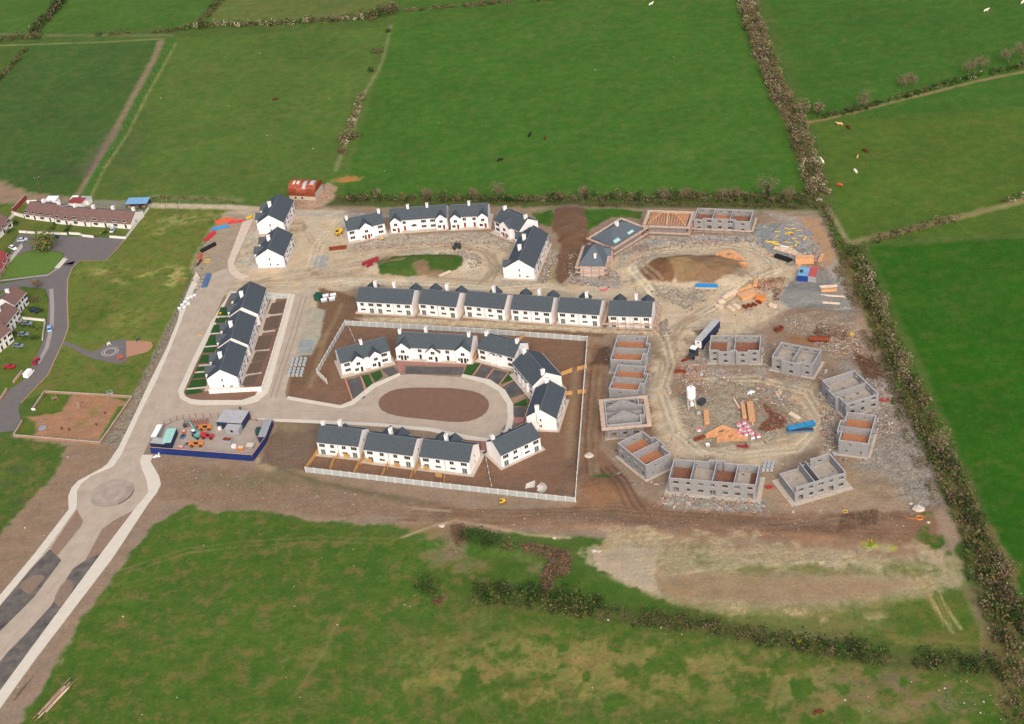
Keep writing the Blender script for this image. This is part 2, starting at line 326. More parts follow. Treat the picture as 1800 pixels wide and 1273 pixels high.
poly((128,112,98),'m',[(1310,700),(1370,700),(1390,740),(1340,770),(1290,750)],2,3,op=.5)
poly((136,123,114),'r',[(1480,640),(1560,640),(1600,740),(1640,830),(1650,890),(1600,900),(1550,860),(1490,820),(1545,760)],2,2)
poly((150,124,102),'t',[(1340,830),(1480,820),(1560,830),(1600,890),(1560,930),(1450,930),(1380,900),(1330,890)],2,3,op=.7)
poly((136,126,120),'r',[(1165,862),(1340,880),(1340,905),(1160,890)],1.2,1)
poly((122,90,72),'t',[(1030,860),(1120,870),(1170,900),(1350,905),(1500,900),(1640,900),(1640,960),(1500,960),(1300,950),(1150,930),(1040,920),(900,905),(820,905),(700,890),(560,862),(540,850),(700,878),(880,900),(1010,905)],2.5,2.5)
poly((140,106,84),'t',[(690,925),(800,905),(1000,905),(1100,920),(1000,930),(850,925),(760,945)],2,2,op=.7)
poly((124,92,74),'m',[(1036,598),(1072,610),(1062,700),(1056,770),(1090,840),(1130,880),(1060,890),(1015,878),(1024,760),(1030,660)],1.5,1.2)
poly((84,62,52),'m',[(1050,612),(1074,606),(1070,640),(1050,644),(1038,640)],.8,.8,op=.8)
tracks((92,68,56),[(1046,650),(1040,720),(1036,790),(1040,835)],2,2.4,.8,.8)
tracks((92,68,56),[(1066,822),(1090,850),(1110,885),(1130,910)],3,2.2,1,.85)
rk=random.Random(5)
for k in range(26):
    o_=rk.uniform(-14,22); b_=rk.uniform(-6,6); cc=rk.choice([(90,64,50),(138,106,84),(100,74,58),(150,118,94),(112,84,66)])
    tracks(cc,[(690+rk.uniform(-20,80),905+o_*.6),(900,910+o_*.8),(1080,908+o_),(1200+b_*4,918+o_),(1400,925+o_+b_),(1620-rk.uniform(0,200),920+o_-b_)],2,1.9,.45,.5,1.2)
for k in range(16):
    o_=rk.uniform(-9,9); cc=rk.choice([(210,190,166),(146,124,104),(160,138,116)])
    tracks(cc,[(1155,560),(1182+o_,600),(1178+o_,650),(1165+o_,700),(1180+o_,750),(1215+o_,785),(1300+o_,800+o_),(1400+o_,780+o_),(1445+o_,740),(1420+o_,700),(1350,672+o_*.5),(1240,668+o_*.5)],1,2,.45,.4,1.0)
    tracks(cc,[(1150+o_,555),(1120+o_,500),(1118+o_,468),(1150,442+o_*.6),(1230,430+o_*.6),(1310,440+o_*.6),(1362+o_,462),(1350,490+o_*.5),(1290,520+o_*.6),(1230,548+o_*.6),(1180+o_,580)],1,2,.45,.4,1.0)
    tracks(cc,[(400,505+o_),(500,500+o_),(620,492+o_),(760,492+o_*.7),(900,502+o_*.5),(1010,520+o_*.4)],1,2,.45,.4,1.0)
    tracks(cc,[(430,500),(540,478+o_),(640,455+o_),(690,440+o_*.8),(790,430+o_*.8),(862+o_,445),(870+o_,475),(840,500)],1,2,.45,.4,1.0)
for k in range(12):
    o_=rk.uniform(-10,10); tracks(rk.choice([(96,74,60),(146,118,94)]),[(1050+o_,640),(1042+o_,720),(1038+o_,800),(1046+o_,850),(1080+o_,880)],1,2,.5,.45,1)
for k in range(14):
    o_=rk.uniform(-16,16); tracks(rk.choice([(196,176,144),(142,118,94),(116,104,66)]),[(1060,960+o_),(1200,950+o_),(1350,975+o_),(1500,985+o_),(1640,975+o_)],1,2,.5,.5,2)
for k in range(7): tracks((100+6*k,76+5*k,60+5*k),[(700+30*k,893+2*k),(900,905+3*k),(1050,900+3*k),(1150,905+4*k),(1300,915+3*k),(1450,925-2*k),(1600,905+4*k)],2,2,.7,.45,1)
# bottom mud patches
poly((172,148,122),'h',[(1040,968),(1060,940),(1130,932),(1230,935),(1340,945),(1500,955),(1640,960),(1690,1000),(1700,1030),(1600,1060),(1560,1110),(1450,1130),(1330,1100),(1200,1070),(1130,1045),(1080,1020),(1045,1005)],5,2,op=.72)
for q in [((1200,985),10,3),((1330,1005),12,3),((1460,1000),14,4),((1250,1030),14,4),((1600,1000),10,4),((1420,1085),20,5),((1540,1075),12,5),((1230,960),8,2)]: blob((92,98,48),'h',*q[0],q[1],q[2],-12,.75,2.5,1.5,.45)
for q in [((1300,950),16,4),((1450,955),18,4),((1580,965),10,5),((1180,940),10,3)]: blob((130,98,78),'m',*q[0],q[1],q[2],-12,.8,3,1.5,.4)
poly((142,112,90),'d',[(1150,1010),(1300,1005),(1480,1010),(1620,1020),(1560,1045),(1400,1060),(1220,1060),(1160,1040)],2,4,op=.8)
poly((92,104,44),'G',[(1170,1062),(1400,1080),(1600,1050),(1700,1040),(1730,1130),(1700,1150),(1500,1130),(1300,1110),(1160,1085)],2,5,op=.85)
poly((176,152,116),'h',[(1200,1050),(1560,1080),(1520,1120),(1350,1100)],2,4,patch=.52)
poly((84,110,38),'G',[(1560,1060),(1690,1050),(1720,1130),(1560,1120)],2,4,op=.8)
poly((166,144,122),'d',[(1042,972),(1100,962),(1155,968),(1150,1020),(1160,1044),(1100,1030),(1075,1010),(1048,1004)],1.2,.8)
poly((150,132,112),'d',[(1060,975),(1150,968),(1140,985),(1060,990)],2,2,op=.5)
for k in range(9): tracks((150,128,108),[(1045+10*k,975+5*k),(1120+20*k,955+4*k),(1250+25*k,945+6*k),(1400+20*k,960+8*k)],1,2,.5,.4,1)
for k in range(8): tracks((206,184,152),[(1180+30*k,1010-3*k),(1330+30*k,985),(1500+20*k,1000),(1600+5*k,970+4*k)],1,2,.5,.22,1.5)
tracks((170,146,106),[(1600,990),(1640,1040),(1665,1085),(1682,1108)],2,2.6,.6,.7,.8)
tracks((140,116,84),[(1560,960),(1600,1000),(1640,1050),(1665,1100)],2,2.2,.5,.5,.8)
line((120,104,62),None,[(1560,1118),(1640,1126),(1725,1133)],.9,.8,.4,.6); line((120,104,62),None,[(1580,1128),(1660,1138),(1725,1146)],.9,.8,.4,.6)
line((128,104,84),'d',[(1700,1030),(1712,1060),(1735,1110),(1740,1140),(1725,1160)],2,1.5,1)
poly((62,96,34),'G',[(1612,935),(1640,935),(1665,960),(1630,965)],3,.8,patch=.4)
poly((62,96,34),'G',[(1620,905),(1640,905),(1636,930),(1622,922)],2,.6,patch=.35)
poly((144,152,50),'h',[(1515,955),(1580,962),(1575,968),(1518,962)],.5,.6,patch=.3)
poly((70,104,36),'g',[(900,1035),(1000,995),(1045,1005),(1080,1020),(1200,1070),(1160,1085),(1000,1060)],1.5,2)
poly((76,104,42),'g',[(900,935),(1000,940),(1090,955),(1060,968),(960,960)],1.2,1.5,patch=.42)
poly((116,100,74),'h',[(740,945),(830,975),(950,990),(960,1030),(860,1030),(780,1010),(720,985)],5,2,op=.7,patch=.42)
poly((64,100,34),'g',[(820,960),(890,975),(930,1000),(900,1010),(830,985)],4,1.5,op=.8)
poly((124,100,84),'r',[(780,925),(820,930),(815,980),(780,985)],1.5,2,op=.7)
line((182,156,126),None,[(705,945),(760,925),(800,915),(860,925),(930,940),(1000,945)],.7,.6,.6,.7)
line((186,160,132),None,[(700,890),(790,898)],.7,.6,.3,.6)
# brown earth west of the bottom wall
poly((130,104,86),'d',[(290,815),(470,825),(560,850),(700,880),(740,905),(600,910),(450,893),(380,900),(345,880),(280,880),(275,840)],1.5,2)
blob((96,92,60),'h',470,845,20,5,-15,.5,3,5,.4)
line((84,76,56),'h',[(450,815),(500,826),(560,848),(650,866),(760,885)],1.5,1.2,1,.8)
line((190,160,128),'h',[(455,812),(475,820)],3,2,1,.8)
poly((112,90,76),'m',[(490,740),(570,742),(560,790),(540,830),(455,815),(470,780)],1,1)
blob((146,124,96),'h',505,750,5,2.4,-20,.6,1.5,2)
# gardens inside the walls
SOIL=(118,88,72)
poly(SOIL,'m',[(608,565),(1033,592),(1012,874),(538,820),(558,770),(860,772),(890,740),(925,700),(920,650),(720,640),(680,640),(606,662),(650,700),(600,716),(505,700),(520,665),(558,657)],.3,.4)
poly((112,84,66),'m',[(560,505),(625,520),(640,560),(1070,580),(1060,592),(830,578),(610,562),(555,655),(520,690),(505,700),(512,660),(540,600),(560,560)],1,1)
line((146,118,92),None,[(575,585),(560,630),(545,680)],1.2,1,.5,.7)
line((146,118,92),None,[(600,535),(590,560),(560,610)],1.0,1,.5,.6)
poly((158,145,130),'d',[(545,540),(572,545),(565,590),(548,625),(520,625),(525,600)],.8,.8)
poly((140,138,138),'d',[(528,595),(552,597),(548,622),(522,622)],.8,.8)
line((150,124,98),None,[(1012,650),(1008,700),(1002,760),(1000,800)],1.6,1.4,.6,.6)
blob((150,112,84),None,700,740,10,3,0,.3,3,4,.4)
poly((176,154,130),'r',[(625,558),(740,560),(900,568),(1150,582),(1150,592),(1040,584),(900,578),(640,566)],.8,1,op=.9)
# around new houses
poly((162,146,130),'r',[(610,430),(690,412),(860,408),(880,420),(915,430),(905,445),(870,432),(790,425),(700,430),(620,440)],1.2,1.5,op=.9)
poly((148,142,138),'d',[(550,450),(580,448),(575,470),(548,472)],1,1)
poly((150,138,126),'r',[(945,495),(968,440),(985,440),(975,480),(955,500),(880,505),(885,490)],1,1.5,op=.8)
poly((150,128,90),'r',[(968,450),(982,450),(972,495),(955,500)],.8,1,patch=.4)
poly((148,136,130),'r',[(1000,470),(1090,480),(1090,505),(1000,500)],1.2,1.5)
poly((150,140,136),'r',[(1085,450),(1140,420),(1215,412),(1330,415),(1340,425),(1200,425),(1120,440),(1090,470)],1.2,1.5)
for (px,py,a,b) in [(1180,620,6,14),(1300,650,24,4),(1350,720,14,8),(1250,700,10,6),(1270,780,14,4),(1460,660,8,8),(1500,740,6,12),(1420,560,16,5),(1330,540,12,4),(1300,480,14,5),(1400,430,10,4),(1120,440,8,5),(1210,600,8,3),(1420,800,12,4),(1150,620,4,10),(1560,860,10,6),(480,440,8,6),(560,480,12,3),(860,480,8,4),(520,400,6,6),(430,440,4,8)]:
    blob((124,102,84),'d',px,py,a,b,-20,.7,3,1.5,.48)
# grass mounds and spoil
poly((68,98,40),'g',[(660,462),(680,452),(760,450),(815,452),(812,470),(790,482),(720,488),(668,484)],1,.7)
blob((132,100,80),'d',742,475,3,4,0,.9,1,1.2); blob((140,112,84),'d',695,462,2.5,1.2,0,.8,.8,1); blob((128,98,78),'d',675,466,2,1.6,0,.8,.8,1); blob((124,96,78),'d',760,483,5,1.6,-8,.8,.8,1)
poly((190,172,152),'r',[(700,448),(800,438),(835,455),(845,470),(815,490),(790,492),(820,468),(812,448)],1.2,1.2,patch=.4)
poly((106,78,62),'m',[(975,365),(1035,365),(1042,395),(1030,440),(1010,480),(985,500),(975,480),(985,430),(968,395)],1.5,1.2)
poly((62,104,36),'g',[(930,372),(975,364),(972,392),(965,400),(945,390)],1,1)
poly((62,106,36),'g',[(1030,366),(1090,366),(1130,372),(1125,385),(1075,382),(1050,400),(1032,410)],1,1)
poly((110,78,58),'m',[(1118,485),(1160,462),(1190,458),(1195,490),(1180,502),(1140,500)],1,1)
poly((130,100,76),'m',[(1170,458),(1250,450),(1310,462),(1300,482),(1250,502),(1190,502)],1,1.5)
blob((156,124,82),'d',1193,474,4,3.4,0,.8,1,1); poly((104,100,62),'h',[(1220,470),(1270,480),(1230,500),(1180,500)],1,2,op=.25,patch=.5)
poly((120,84,60),'m',[(1040,845),(1080,850),(1095,880),(1060,890),(1020,870)],1,1,op=.7); blob((72,110,40),'g',1061,841,2.6,1.1,0,.9,.8,.8)
poly((112,88,72),'m',[(1215,583),(1250,580),(1262,588),(1235,592)],.8,.8)
poly((140,96,62),'d',[(1375,588),(1440,592),(1425,612),(1385,606)],1.5,2,op=.7)
poly((110,80,62),'m',[(1500,600),(1540,640),(1570,650),(1530,670),(1500,640)],2,2,op=.7)
# tracks in the upper site
for k in range(5):
    tracks((200,178,154),[(400,520+k),(470,500),(600,490+2*k),(760,498),(880,508),(960,502)],2,2,.5,.5,.8)
    tracks((150,126,104),[(430,505),(540,498-2*k),(640,478-k),(700,440),(800,428),(850,440),(875,470),(860,495)],2,2,.6,.4,.8)
for k in range(4):
    tracks((202,182,158),[(1150,520),(1110,480-2*k),(1130,450),(1200,430+2*k),(1290,432),(1350,455),(1370,475),(1320,495),(1270,530),(1230,555)],2,2,.6,.5,.8)
    tracks((146,124,104),[(1160,500),(1125,470),(1160,440),(1240,428),(1320,440),(1365,470-k),(1320,500),(1260,540),(1200,570),(1170,620),(1160,680)],2,2.2,.6,.4,.6)
tracks((206,188,164),[(1160,560),(1180,640),(1165,690),(1190,760),(1240,800)],2,2,.8,.5)
tracks((200,180,154),[(1215,670),(1330,665),(1420,690),(1450,740),(1400,790),(1300,800),(1240,790)],2,2.2,.8,.5)
tracks((150,128,108),[(540,410),(560,440),(580,410),(600,395)],2,2,.6,.5); tracks((208,186,158),[(548,470),(560,430),(585,400),(600,385)],3,2,.6,.5)
for k in range(5): tracks((128,104,86),[(1480,830+6*k),(1530,820+7*k),(1560,840+5*k),(1540,870)],1,2,.5,.5,1)
# lane behind the houses (top of the site)
line((176,154,132),'d',[(260,361),(400,364),(520,372),(600,374)],4,.8,.6)
line((150,146,142),'r',[(515,378),(620,376),(690,380)],2,1,.8,.8)
line((140,118,98),'d',[(590,362),(700,370),(900,372),(960,370),(1100,360),(1440,372)],3,1.5,1,.7)
poly((160,128,108),'r',[(508,345),(540,340),(575,320),(595,328),(585,355),(540,370),(505,368)],1,1)
blob((176,110,68),'d',612,315,5,2,0,.8,1.5,1.5); line((120,110,80),'d',[(420,352),(400,350),(310,348),(270,346)],4,2,1.5,.7)
# playground earth
PG=(152,110,86)
poly(PG,'d',[(38,732),(75,730),(110,725),(128,695),(165,695),(225,708),(215,720),(195,740),(180,770),(150,772),(60,768),(62,742)],1,.8)
poly((92,116,42),'g',[(80,692),(118,694),(108,722),(90,728),(58,724)],.6,.5); poly((92,116,42),'g',[(62,742),(55,768),(30,764),(40,738)],.5,.5)
poly((92,116,42),'g',[(222,712),(200,745),(182,775),(175,772),(195,735),(208,715)],.6,.6); blob((120,116,60),'h',170,722,4,3,0,.6,1.5,1.5,.4); blob((116,110,60),'h',142,745,5,2,0,.6,1.5,1.5,.4)
# rough verge next to the long road
poly((128,112,98),'r',[(235,690),(262,640),(300,560),(345,475),(350,480),(312,560),(265,665),(237,730),(209,785),(185,815),(170,800),(180,780)],.6,.8)
poly((134,108,90),'d',[(170,780),(205,785),(185,818),(145,838),(122,868),(118,895),(55,976),(0,1046),(-60,1100),(-60,1000),(0,945),(45,890),(100,830),(118,785)],.8,1)
poly((104,92,58),'h',[(1470,440),(1500,440),(1545,560),(1580,640),(1660,790),(1725,900),(1790,1000),(1800,1200),(1770,1273),(1740,1200),(1735,1090),(1690,950),(1640,800),(1570,650),(1520,560)],1.5,1.5,op=.9)
poly((96,90,56),'h',[(1300,-20),(1326,-20),(1360,90),(1392,170),(1424,230),(1440,300),(1455,360),(1440,370),(1410,300),(1380,220),(1340,120)],1.5,1.5,op=.8)
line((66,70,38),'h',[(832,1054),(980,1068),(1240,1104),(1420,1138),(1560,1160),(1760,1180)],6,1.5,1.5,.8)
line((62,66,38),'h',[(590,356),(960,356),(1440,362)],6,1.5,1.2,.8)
# gardens of the old houses
poly((96,112,50),'g',[(-60,385),(10,362),(50,360),(60,352),(250,352),(262,366),(225,415),(30,412),(0,450),(-60,460)],.5,.5)
poly((130,120,112),'d',[(50,352),(222,352),(225,372),(50,362)],1,1,op=.8)
poly((92,116,46),'g',[(45,505),(78,508),(84,530),(82,600),(50,680),(0,720),(-60,740),(-60,560),(0,500)],.5,.5)
# ---- build the ground mesh ----
nx,ny=X.shape; idx=np.arange(nx*ny).reshape(nx,ny)
f=np.stack([idx[:-1,:-1],idx[1:,:-1],idx[1:,1:],idx[:-1,1:]],-1).reshape(-1,4)
Z=Z+np.where(K[...,1]>.5,(NZ[2])*.8*K[...,1],0)
g_=K[...,0:1]*np.clip((C[...,1:2]-C[...,0:1])/C[...,1:2]*3,0,1); A_=C*np.array([.62,.50,.72])+np.array([.012,.040,.002]); C=C*(1-g_)*np.array([1,1.10,1.04])+A_*g_
me=bpy.data.meshes.new('ground'); me.vertices.add(nx*ny); me.vertices.foreach_set('co',np.stack([X,Y,Z-.06],-1).astype(np.float32).ravel())
me.loops.add(len(f)*4); me.loops.foreach_set('vertex_index',f.astype(np.int32).ravel()); me.polygons.add(len(f))
me.polygons.foreach_set('loop_start',np.arange(0,len(f)*4,4,dtype=np.int32)); me.update()
for nm,arr in (('Col',C),('Kind',K)):
    a=me.color_attributes.new(nm,'FLOAT_COLOR','POINT'); a.data.foreach_set('color',np.concatenate([arr.reshape(-1,3),np.ones((nx*ny,1))],1).astype(np.float32).ravel())
gm=bpy.data.materials.new('ground'); gm.use_nodes=True; n=gm.node_tree; N=n.nodes; L=n.links; bs=N['Principled BSDF']; bs.inputs['Roughness'].default_value=1; bs.inputs['Specular IOR Level'].default_value=.1
geo=N.new('ShaderNodeNewGeometry'); ac=N.new('ShaderNodeAttribute'); ac.attribute_name='Col'; ak=N.new('ShaderNodeAttribute'); ak.attribute_name='Kind'
sp=N.new('ShaderNodeSeparateColor'); L.new(ak.outputs['Color'],sp.inputs[0])
def noise(s,det=4,ro=.6,sc=None):
    q=N.new('ShaderNodeTexNoise'); q.inputs['Scale'].default_value=s; q.inputs['Detail'].default_value=det; q.inputs['Roughness'].default_value=ro
    if sc: mp=N.new('ShaderNodeMapping'); mp.inputs['Scale'].default_value=sc; L.new(geo.outputs['Position'],mp.inputs[0]); L.new(mp.outputs[0],q.inputs['Vector'])
    else: L.new(geo.outputs['Position'],q.inputs['Vector'])
    return q.outputs['Fac']
def mrange(x,a,b,c,d):
    q=N.new('ShaderNodeMapRange'); L.new(x,q.inputs['Value'])
    for k,v in zip(('From Min','From Max','To Min','To Max'),(a,b,c,d)): q.inputs[k].default_value=v
    return q.outputs[0]
def mth(op,a,b):
    q=N.new('ShaderNodeMath'); q.operation=op
    for i,v in enumerate((a,b)):
        if isinstance(v,(int,float)): q.inputs[i].default_value=v
        else: L.new(v,q.inputs[i])
    return q.outputs[0]
def scale(c,f):
    q=N.new('ShaderNodeVectorMath'); q.operation='SCALE'; L.new(c,q.inputs[0]); L.new(f,q.inputs['Scale']); return q.outputs[0]
def mixc(f,a,b):
    q=N.new('ShaderNodeMix'); q.data_type='RGBA'; L.new(f,q.inputs['Factor'])
    for s_,v in (('A',a),('B',b)):
        if isinstance(v,tuple): q.inputs[s_].default_value=(*v,1)
        else: L.new(v,q.inputs[s_])
    return q.outputs['Result']
fine=noise(1.1,6,.75); midn=noise(.22,5,.65); big=noise(.035,4,.6)
gb=mth('MULTIPLY',mth('MULTIPLY',mrange(fine,.3,.7,.80,1.22),mrange(midn,.3,.7,.88,1.12)),mrange(big,.3,.7,.90,1.10))
gcol=scale(ac.outputs['Color'],gb)
tint=N.new('ShaderNodeMix'); tint.data_type='RGBA'; tint.blend_type='MULTIPLY'; L.new(mrange(noise(.11,6,.7),.42,.68,0,1),tint.inputs['Factor']); L.new(gcol,tint.inputs['A']); tint.inputs['B'].default_value=(1.42,1.02,1.15,1)
db=mth('MULTIPLY',mth('MULTIPLY',mrange(fine,.3,.7,.80,1.18),mrange(midn,.3,.7,.88,1.12)),mrange(noise(.5,3,.6,(.25,1.3,1)),.3,.7,.93,1.07))
dcol=scale(ac.outputs['Color'],db)
vo=N.new('ShaderNodeTexVoronoi'); vo.inputs['Scale'].default_value=2.2; L.new(geo.outputs['Position'],vo.inputs['Vector'])
sv=N.new('ShaderNodeSeparateColor'); L.new(vo.outputs['Color'],sv.inputs[0])
rb=mth('MULTIPLY',mrange(sv.outputs[0],0,1,.72,1.28),mrange(noise(2.2,3,.6),.3,.7,.8,1.2))
rcol=scale(dcol,rb)
tn_=noise(.13,6,.7); wm=N.new('ShaderNodeCombineColor'); L.new(mrange(tn_,.3,.7,.93,1.10),wm.inputs[0]); wm.inputs[1].default_value=1; L.new(mrange(tn_,.3,.7,1.06,.92),wm.inputs[2])
dm=N.new('ShaderNodeMix'); dm.data_type='RGBA'; dm.blend_type='MULTIPLY'; dm.inputs['Factor'].default_value=1; L.new(mixc(sp.outputs[1],dcol,rcol),dm.inputs['A']); L.new(wm.outputs[0],dm.inputs['B'])
c1=dm.outputs['Result']
# tussocks and worn straw-coloured patches in the rough grass
tus=mrange(noise(.33,8,.78),.52,.60,0,1); och=mrange(noise(.16,9,.8),.50,.62,0,1); spk=mrange(noise(1.6,4,.7),.60,.70,0,1)
gt=tint.outputs['Result']
g1=mixc(mth('MULTIPLY',tus,mth('ADD',mth('MULTIPLY',sp.outputs[2],.45),.12)),gt,lin((46,84,26)))
g2=mixc(mth('MULTIPLY',och,mth('ADD',mth('MULTIPLY',sp.outputs[2],.62),.22)),g1,lin((116,100,58)))
g3=mixc(mth('MULTIPLY',spk,.32),g2,lin((44,66,28)))
och2=mrange(noise(.45,10,.85),.47,.56,0,.75)
c1=mixc(mth('MULTIPLY',och2,sp.outputs[2]),c1,lin((110,100,58)))
c2=mixc(sp.outputs[0],c1,g3)
L.new(c2,bs.inputs['Base Color'])
bp=N.new('ShaderNodeBump'); bp.inputs['Strength'].default_value=.5; bp.inputs['Distance'].default_value=.35; L.new(fine,bp.inputs['Height']); L.new(bp.outputs[0],bs.inputs['Normal'])
me.materials.append(gm)
ground=bpy.data.objects.new('ground',me); col.objects.link(ground); struct(ground)
del X,Y,Z,C,K,NZ
# ---------------- laid surfaces ----------------
ROADC=mat('dusty_road',(168,152,133),.95,.13,.22,stretch=(1,1,1)); PAVE=mat('pale_pavement',(199,189,171),.9,.06,.5)
ASPH=mat('old_asphalt',(106,100,96),.9,.08,.4); NEWA=mat('black_asphalt',(66,64,62),.9,.35,.22,rgb2=(118,108,98)); SOILM=mat('raked_soil',(118,90,73),1,.11,.5,bump=.2); LAWN=mat('lawn_turf',(40,76,30),1,.22,.8)
BRICKP=mat('brick_paving',(150,108,100),.9,.12,1.2); REDPAD=mat('terracotta_safety_surface',(166,124,98),.95,.08,1); VERGE=mat('verge_grass',(86,112,44),1,.18,.7)
DRV=mat('driveway_asphalt',(68,68,68),.9,.3,.3,rgb2=(96,92,88)); PAVE2=mat('grey_pavement',(150,140,134),.9,.12,.7)
def sheet(name,pts,z,m,th=.0,px=True):
    P=[W(*p) for p in pts] if px else pts
    b=MB(); a=sum(P[i][0]*P[(i+1)%len(P)][1]-P[(i+1)%len(P)][0]*P[i][1] for i in range(len(P)))
    if a<0: P=P[::-1]
    if th: b.extr(P,z-th,z,0)
    else: b.face([(x,y,z) for x,y in P])
    return struct(b.build(name,m))
def smooth(pts,n=2):
    for _ in range(n):
        q=[]
        for i in range(len(pts)):
            a=pts[i]; b=pts[(i+1)%len(pts)]
            q+=[(a[0]*.75+b[0]*.25,a[1]*.75+b[1]*.25),(a[0]*.25+b[0]*.75,a[1]*.25+b[1]*.75)]
        pts=q
    return pts
def band(a,b): return a+b[::-1]
# main road (black base course showing at the bottom end, dusty running strip)
LI=[(-60,1135),(0,1065),(85,962),(135,893),(136,864),(143,850),(161,836),(199,820),(214,799),(244,733),(276,668),(302,608),(319,565),(327,541),(352,490)]
RI=[(-60,1290),(0,1215),(178,973),(237,895),(261,866),(258,845),(249,824),(246,811),(256,790),(271,762),(284,749),(314,737),(377,733),(442,735),(495,737),(600,741),(672,745),(760,753),(833,768),(861,771),(885,765)]
RN=[(885,765),(893,735),(891,711),(876,688),(850,673),(811,663),(722,658),(702,660),(660,681),(622,711),(599,718),(504,702),(501,690),(510,655),(524,610),(534,580),(550,518),(560,500)]
RN2=[(519,518),(508,560),(500,590),(488,632),(478,672),(471,691),(453,706),(430,712),(352,712),(334,710),(317,701),(313,688),(337,635),(372,565),(398,512),(415,492),(400,470)]
sheet('road',LI+RN2[::-1]+[(519,518),(530,500),(560,500)][::-1][0:0]+RN[::-1]+RI[::-1],.02,ROADC) if False else None
sheet('road',[(352,490)]+LI[::-1][1:]+RI+RN+RN2,.02,ROADC)
# the unpaved start: black base course and brown traffic islands inside the kerbs
sheet('road_base',[(-60,1135),(0,1065),(52,1003),(88,965),(108,985),(60,1050),(0,1110),(-60,1180)],.04,NEWA)
sheet('road_base',[(-60,1290),(0,1215),(60,1132),(180,970),(150,985),(128,1000),(110,1030),(90,1065),(40,1120),(0,1160),(-60,1230)],.04,NEWA)
SOIL2=mat('island_soil',(128,108,92),1,.15,.7)
sheet('traffic_island',smooth([(33,1032),(50,1014),(74,1010),(80,1016),(52,1045),(45,1042)],1),.08,SOIL2,.1)
sheet('traffic_island',smooth([(92,1056),(112,1022),(125,1018),(130,1035),(108,1071)],1),.08,SOIL2,.1)
sheet('verge_earth',[(88,965),(135,896),(146,915),(143,925),(100,978)],.05,mat('verge_soil',(134,110,92),1,.15,.7))
sheet('verge_earth',[(150,985),(180,930),(200,915),(236,897),(178,972)],.05,MATS['verge_soil'])
# worn turning circle drawn by the wheels
TRK=mat('dark_wheel_dust',(148,132,118),.95,.22,.5)
def ring(name,px,py,r0,r1,m,z,a0=0,a1=360,sy=1,rot=0,px_=True):
    x,y=W(px,py); b=MB(); n=40
    for i in range(n):
        t0=R(a0+(a1-a0)*i/n); t1=R(a0+(a1-a0)*(i+1)/n); p=[]
        for r,t in((r0,t0),(r1,t0),(r1,t1),(r0,t1)):
            u=r*math.cos(t); v=r*math.sin(t)*sy; c,s=math.cos(R(rot)),math.sin(R(rot)); p.append((x+u*c-v*s,y+u*s+v*c,z))
        b.face(p)
    return struct(b.build(name,m))
ring('wheel_track',197,866,6.9,7.2,TRK,.05,200,400); ring('wheel_track',200,868,4.2,6.4,TRK,.05,-70,40); ring('wheel_track',197,866,.0,6.8,mat('island_gravel',(156,142,127),.95,.2,.35),.035)

TR2=mat('pale_wheel_dust',(172,155,138),.95,.1,.5)
def strip(name,pts,wd,m,z,off=0):
    P=WP(pts); a=[];c=[]
    for i in range(len(P)):
        t=P[min(i+1,len(P)-1)]-P[max(i-1,0)]; t=t/np.hypot(*t); nn=np.array([-t[1],t[0]])
        a.append(P[i]+nn*(off-wd/2)); c.append(P[i]+nn*(off+wd/2))
    b=MB()
    for i in range(len(P)-1): b.face([(*a[i],z),(*a[i+1],z),(*c[i+1],z),(*c[i],z)])
    return struct(b.build(name,m))
for o_ in (-1,1): strip('wheel_track',[(360,520),(330,590),(300,660),(275,720),(245,790),(225,830)],.7,TR2,.04,o_*1.0+.5)
for o_ in (-1,1): strip('wheel_track',[(275,730),(340,722),(430,724),(520,722),(620,725),(690,738),(780,752),(850,752),(875,735),(876,710),(850,690),(800,676),(730,668),(680,685),(650,705)],.5,TR2,.042,o_*.9)
for o_ in (-1,1): strip('wheel_track',[(190,900),(160,945),(118,1000),(62,1072),(-10,1165)],.8,TR2,.045,o_*1.1)
for o_ in (-1,1): strip('wheel_track',[(535,520),(515,590),(495,650),(480,700)],.5,TRK,.042,o_*.9)
# pavements (raised, with kerbs)
def pave(o,i,m=PAVE): 
    return sheet('pavement',o+i[::-1],.15,m,.22)
pave([(-60,1118),(0,1047),(59,976),(121,896),(120,873),(126,858),(137,846),(178,824),(189,816),(209,786),(236,731),(264,670),(292,615),(312,565),(318,540),(345,478)],LI)
pave([(-60,1290),(0,1215),(178,973),(237,895),(261,866),(258,845),(249,824),(246,811),(251,800)],[(-60,1318),(0,1246),(58,1165),(199,980),(262,884),(276,866),(283,852),(280,838),(271,822),(265,812),(269,800)])
pave([(442,735),(495,737),(600,741),(672,745),(760,753),(833,768),(861,771),(885,765)],[(455,738),(487,741),(600,746),(672,750),(755,758),(820,773),(861,777),(893,768)][0:8])
pave([(885,765),(893,735),(891,711),(876,688),(850,673),(811,663)],[(897,765),(903,736),(902,710),(888,686),(862,668),(813,658)])
pave([(704,660),(660,681),(622,711),(599,718),(504,702)],[(702,656),(654,676),(618,705),(598,713),(506,697)])
pave([(427,390),(400,461),(402,474),(405,481),(414,488),(427,492)],[(446,385),(411,463),(413,470),(417,476),(425,482),(437,486)],mat('unfinished_kerb',(196,178,158),.9,.15,.8))
# garden block by the long road
sheet('pavement',RN2[:-3]+[(405,513),(445,512)],.15,PAVE,.22)
G0=[(323,690),(345,640),(378,573),(404,520),(425,516),(505,524),(470,660),(460,678),(448,696),(425,704),(352,704),(336,702),(326,697)]
sheet('garden_soil',G0,.19,SOILM,.05)
sheet('garden_path',[(372,540),(400,540),(386,600),(372,645),(362,690),(352,700),(330,690),(345,640)][0:0] or [(402,545),(412,520),(440,520),(440,540)],.22,PAVE,.03)
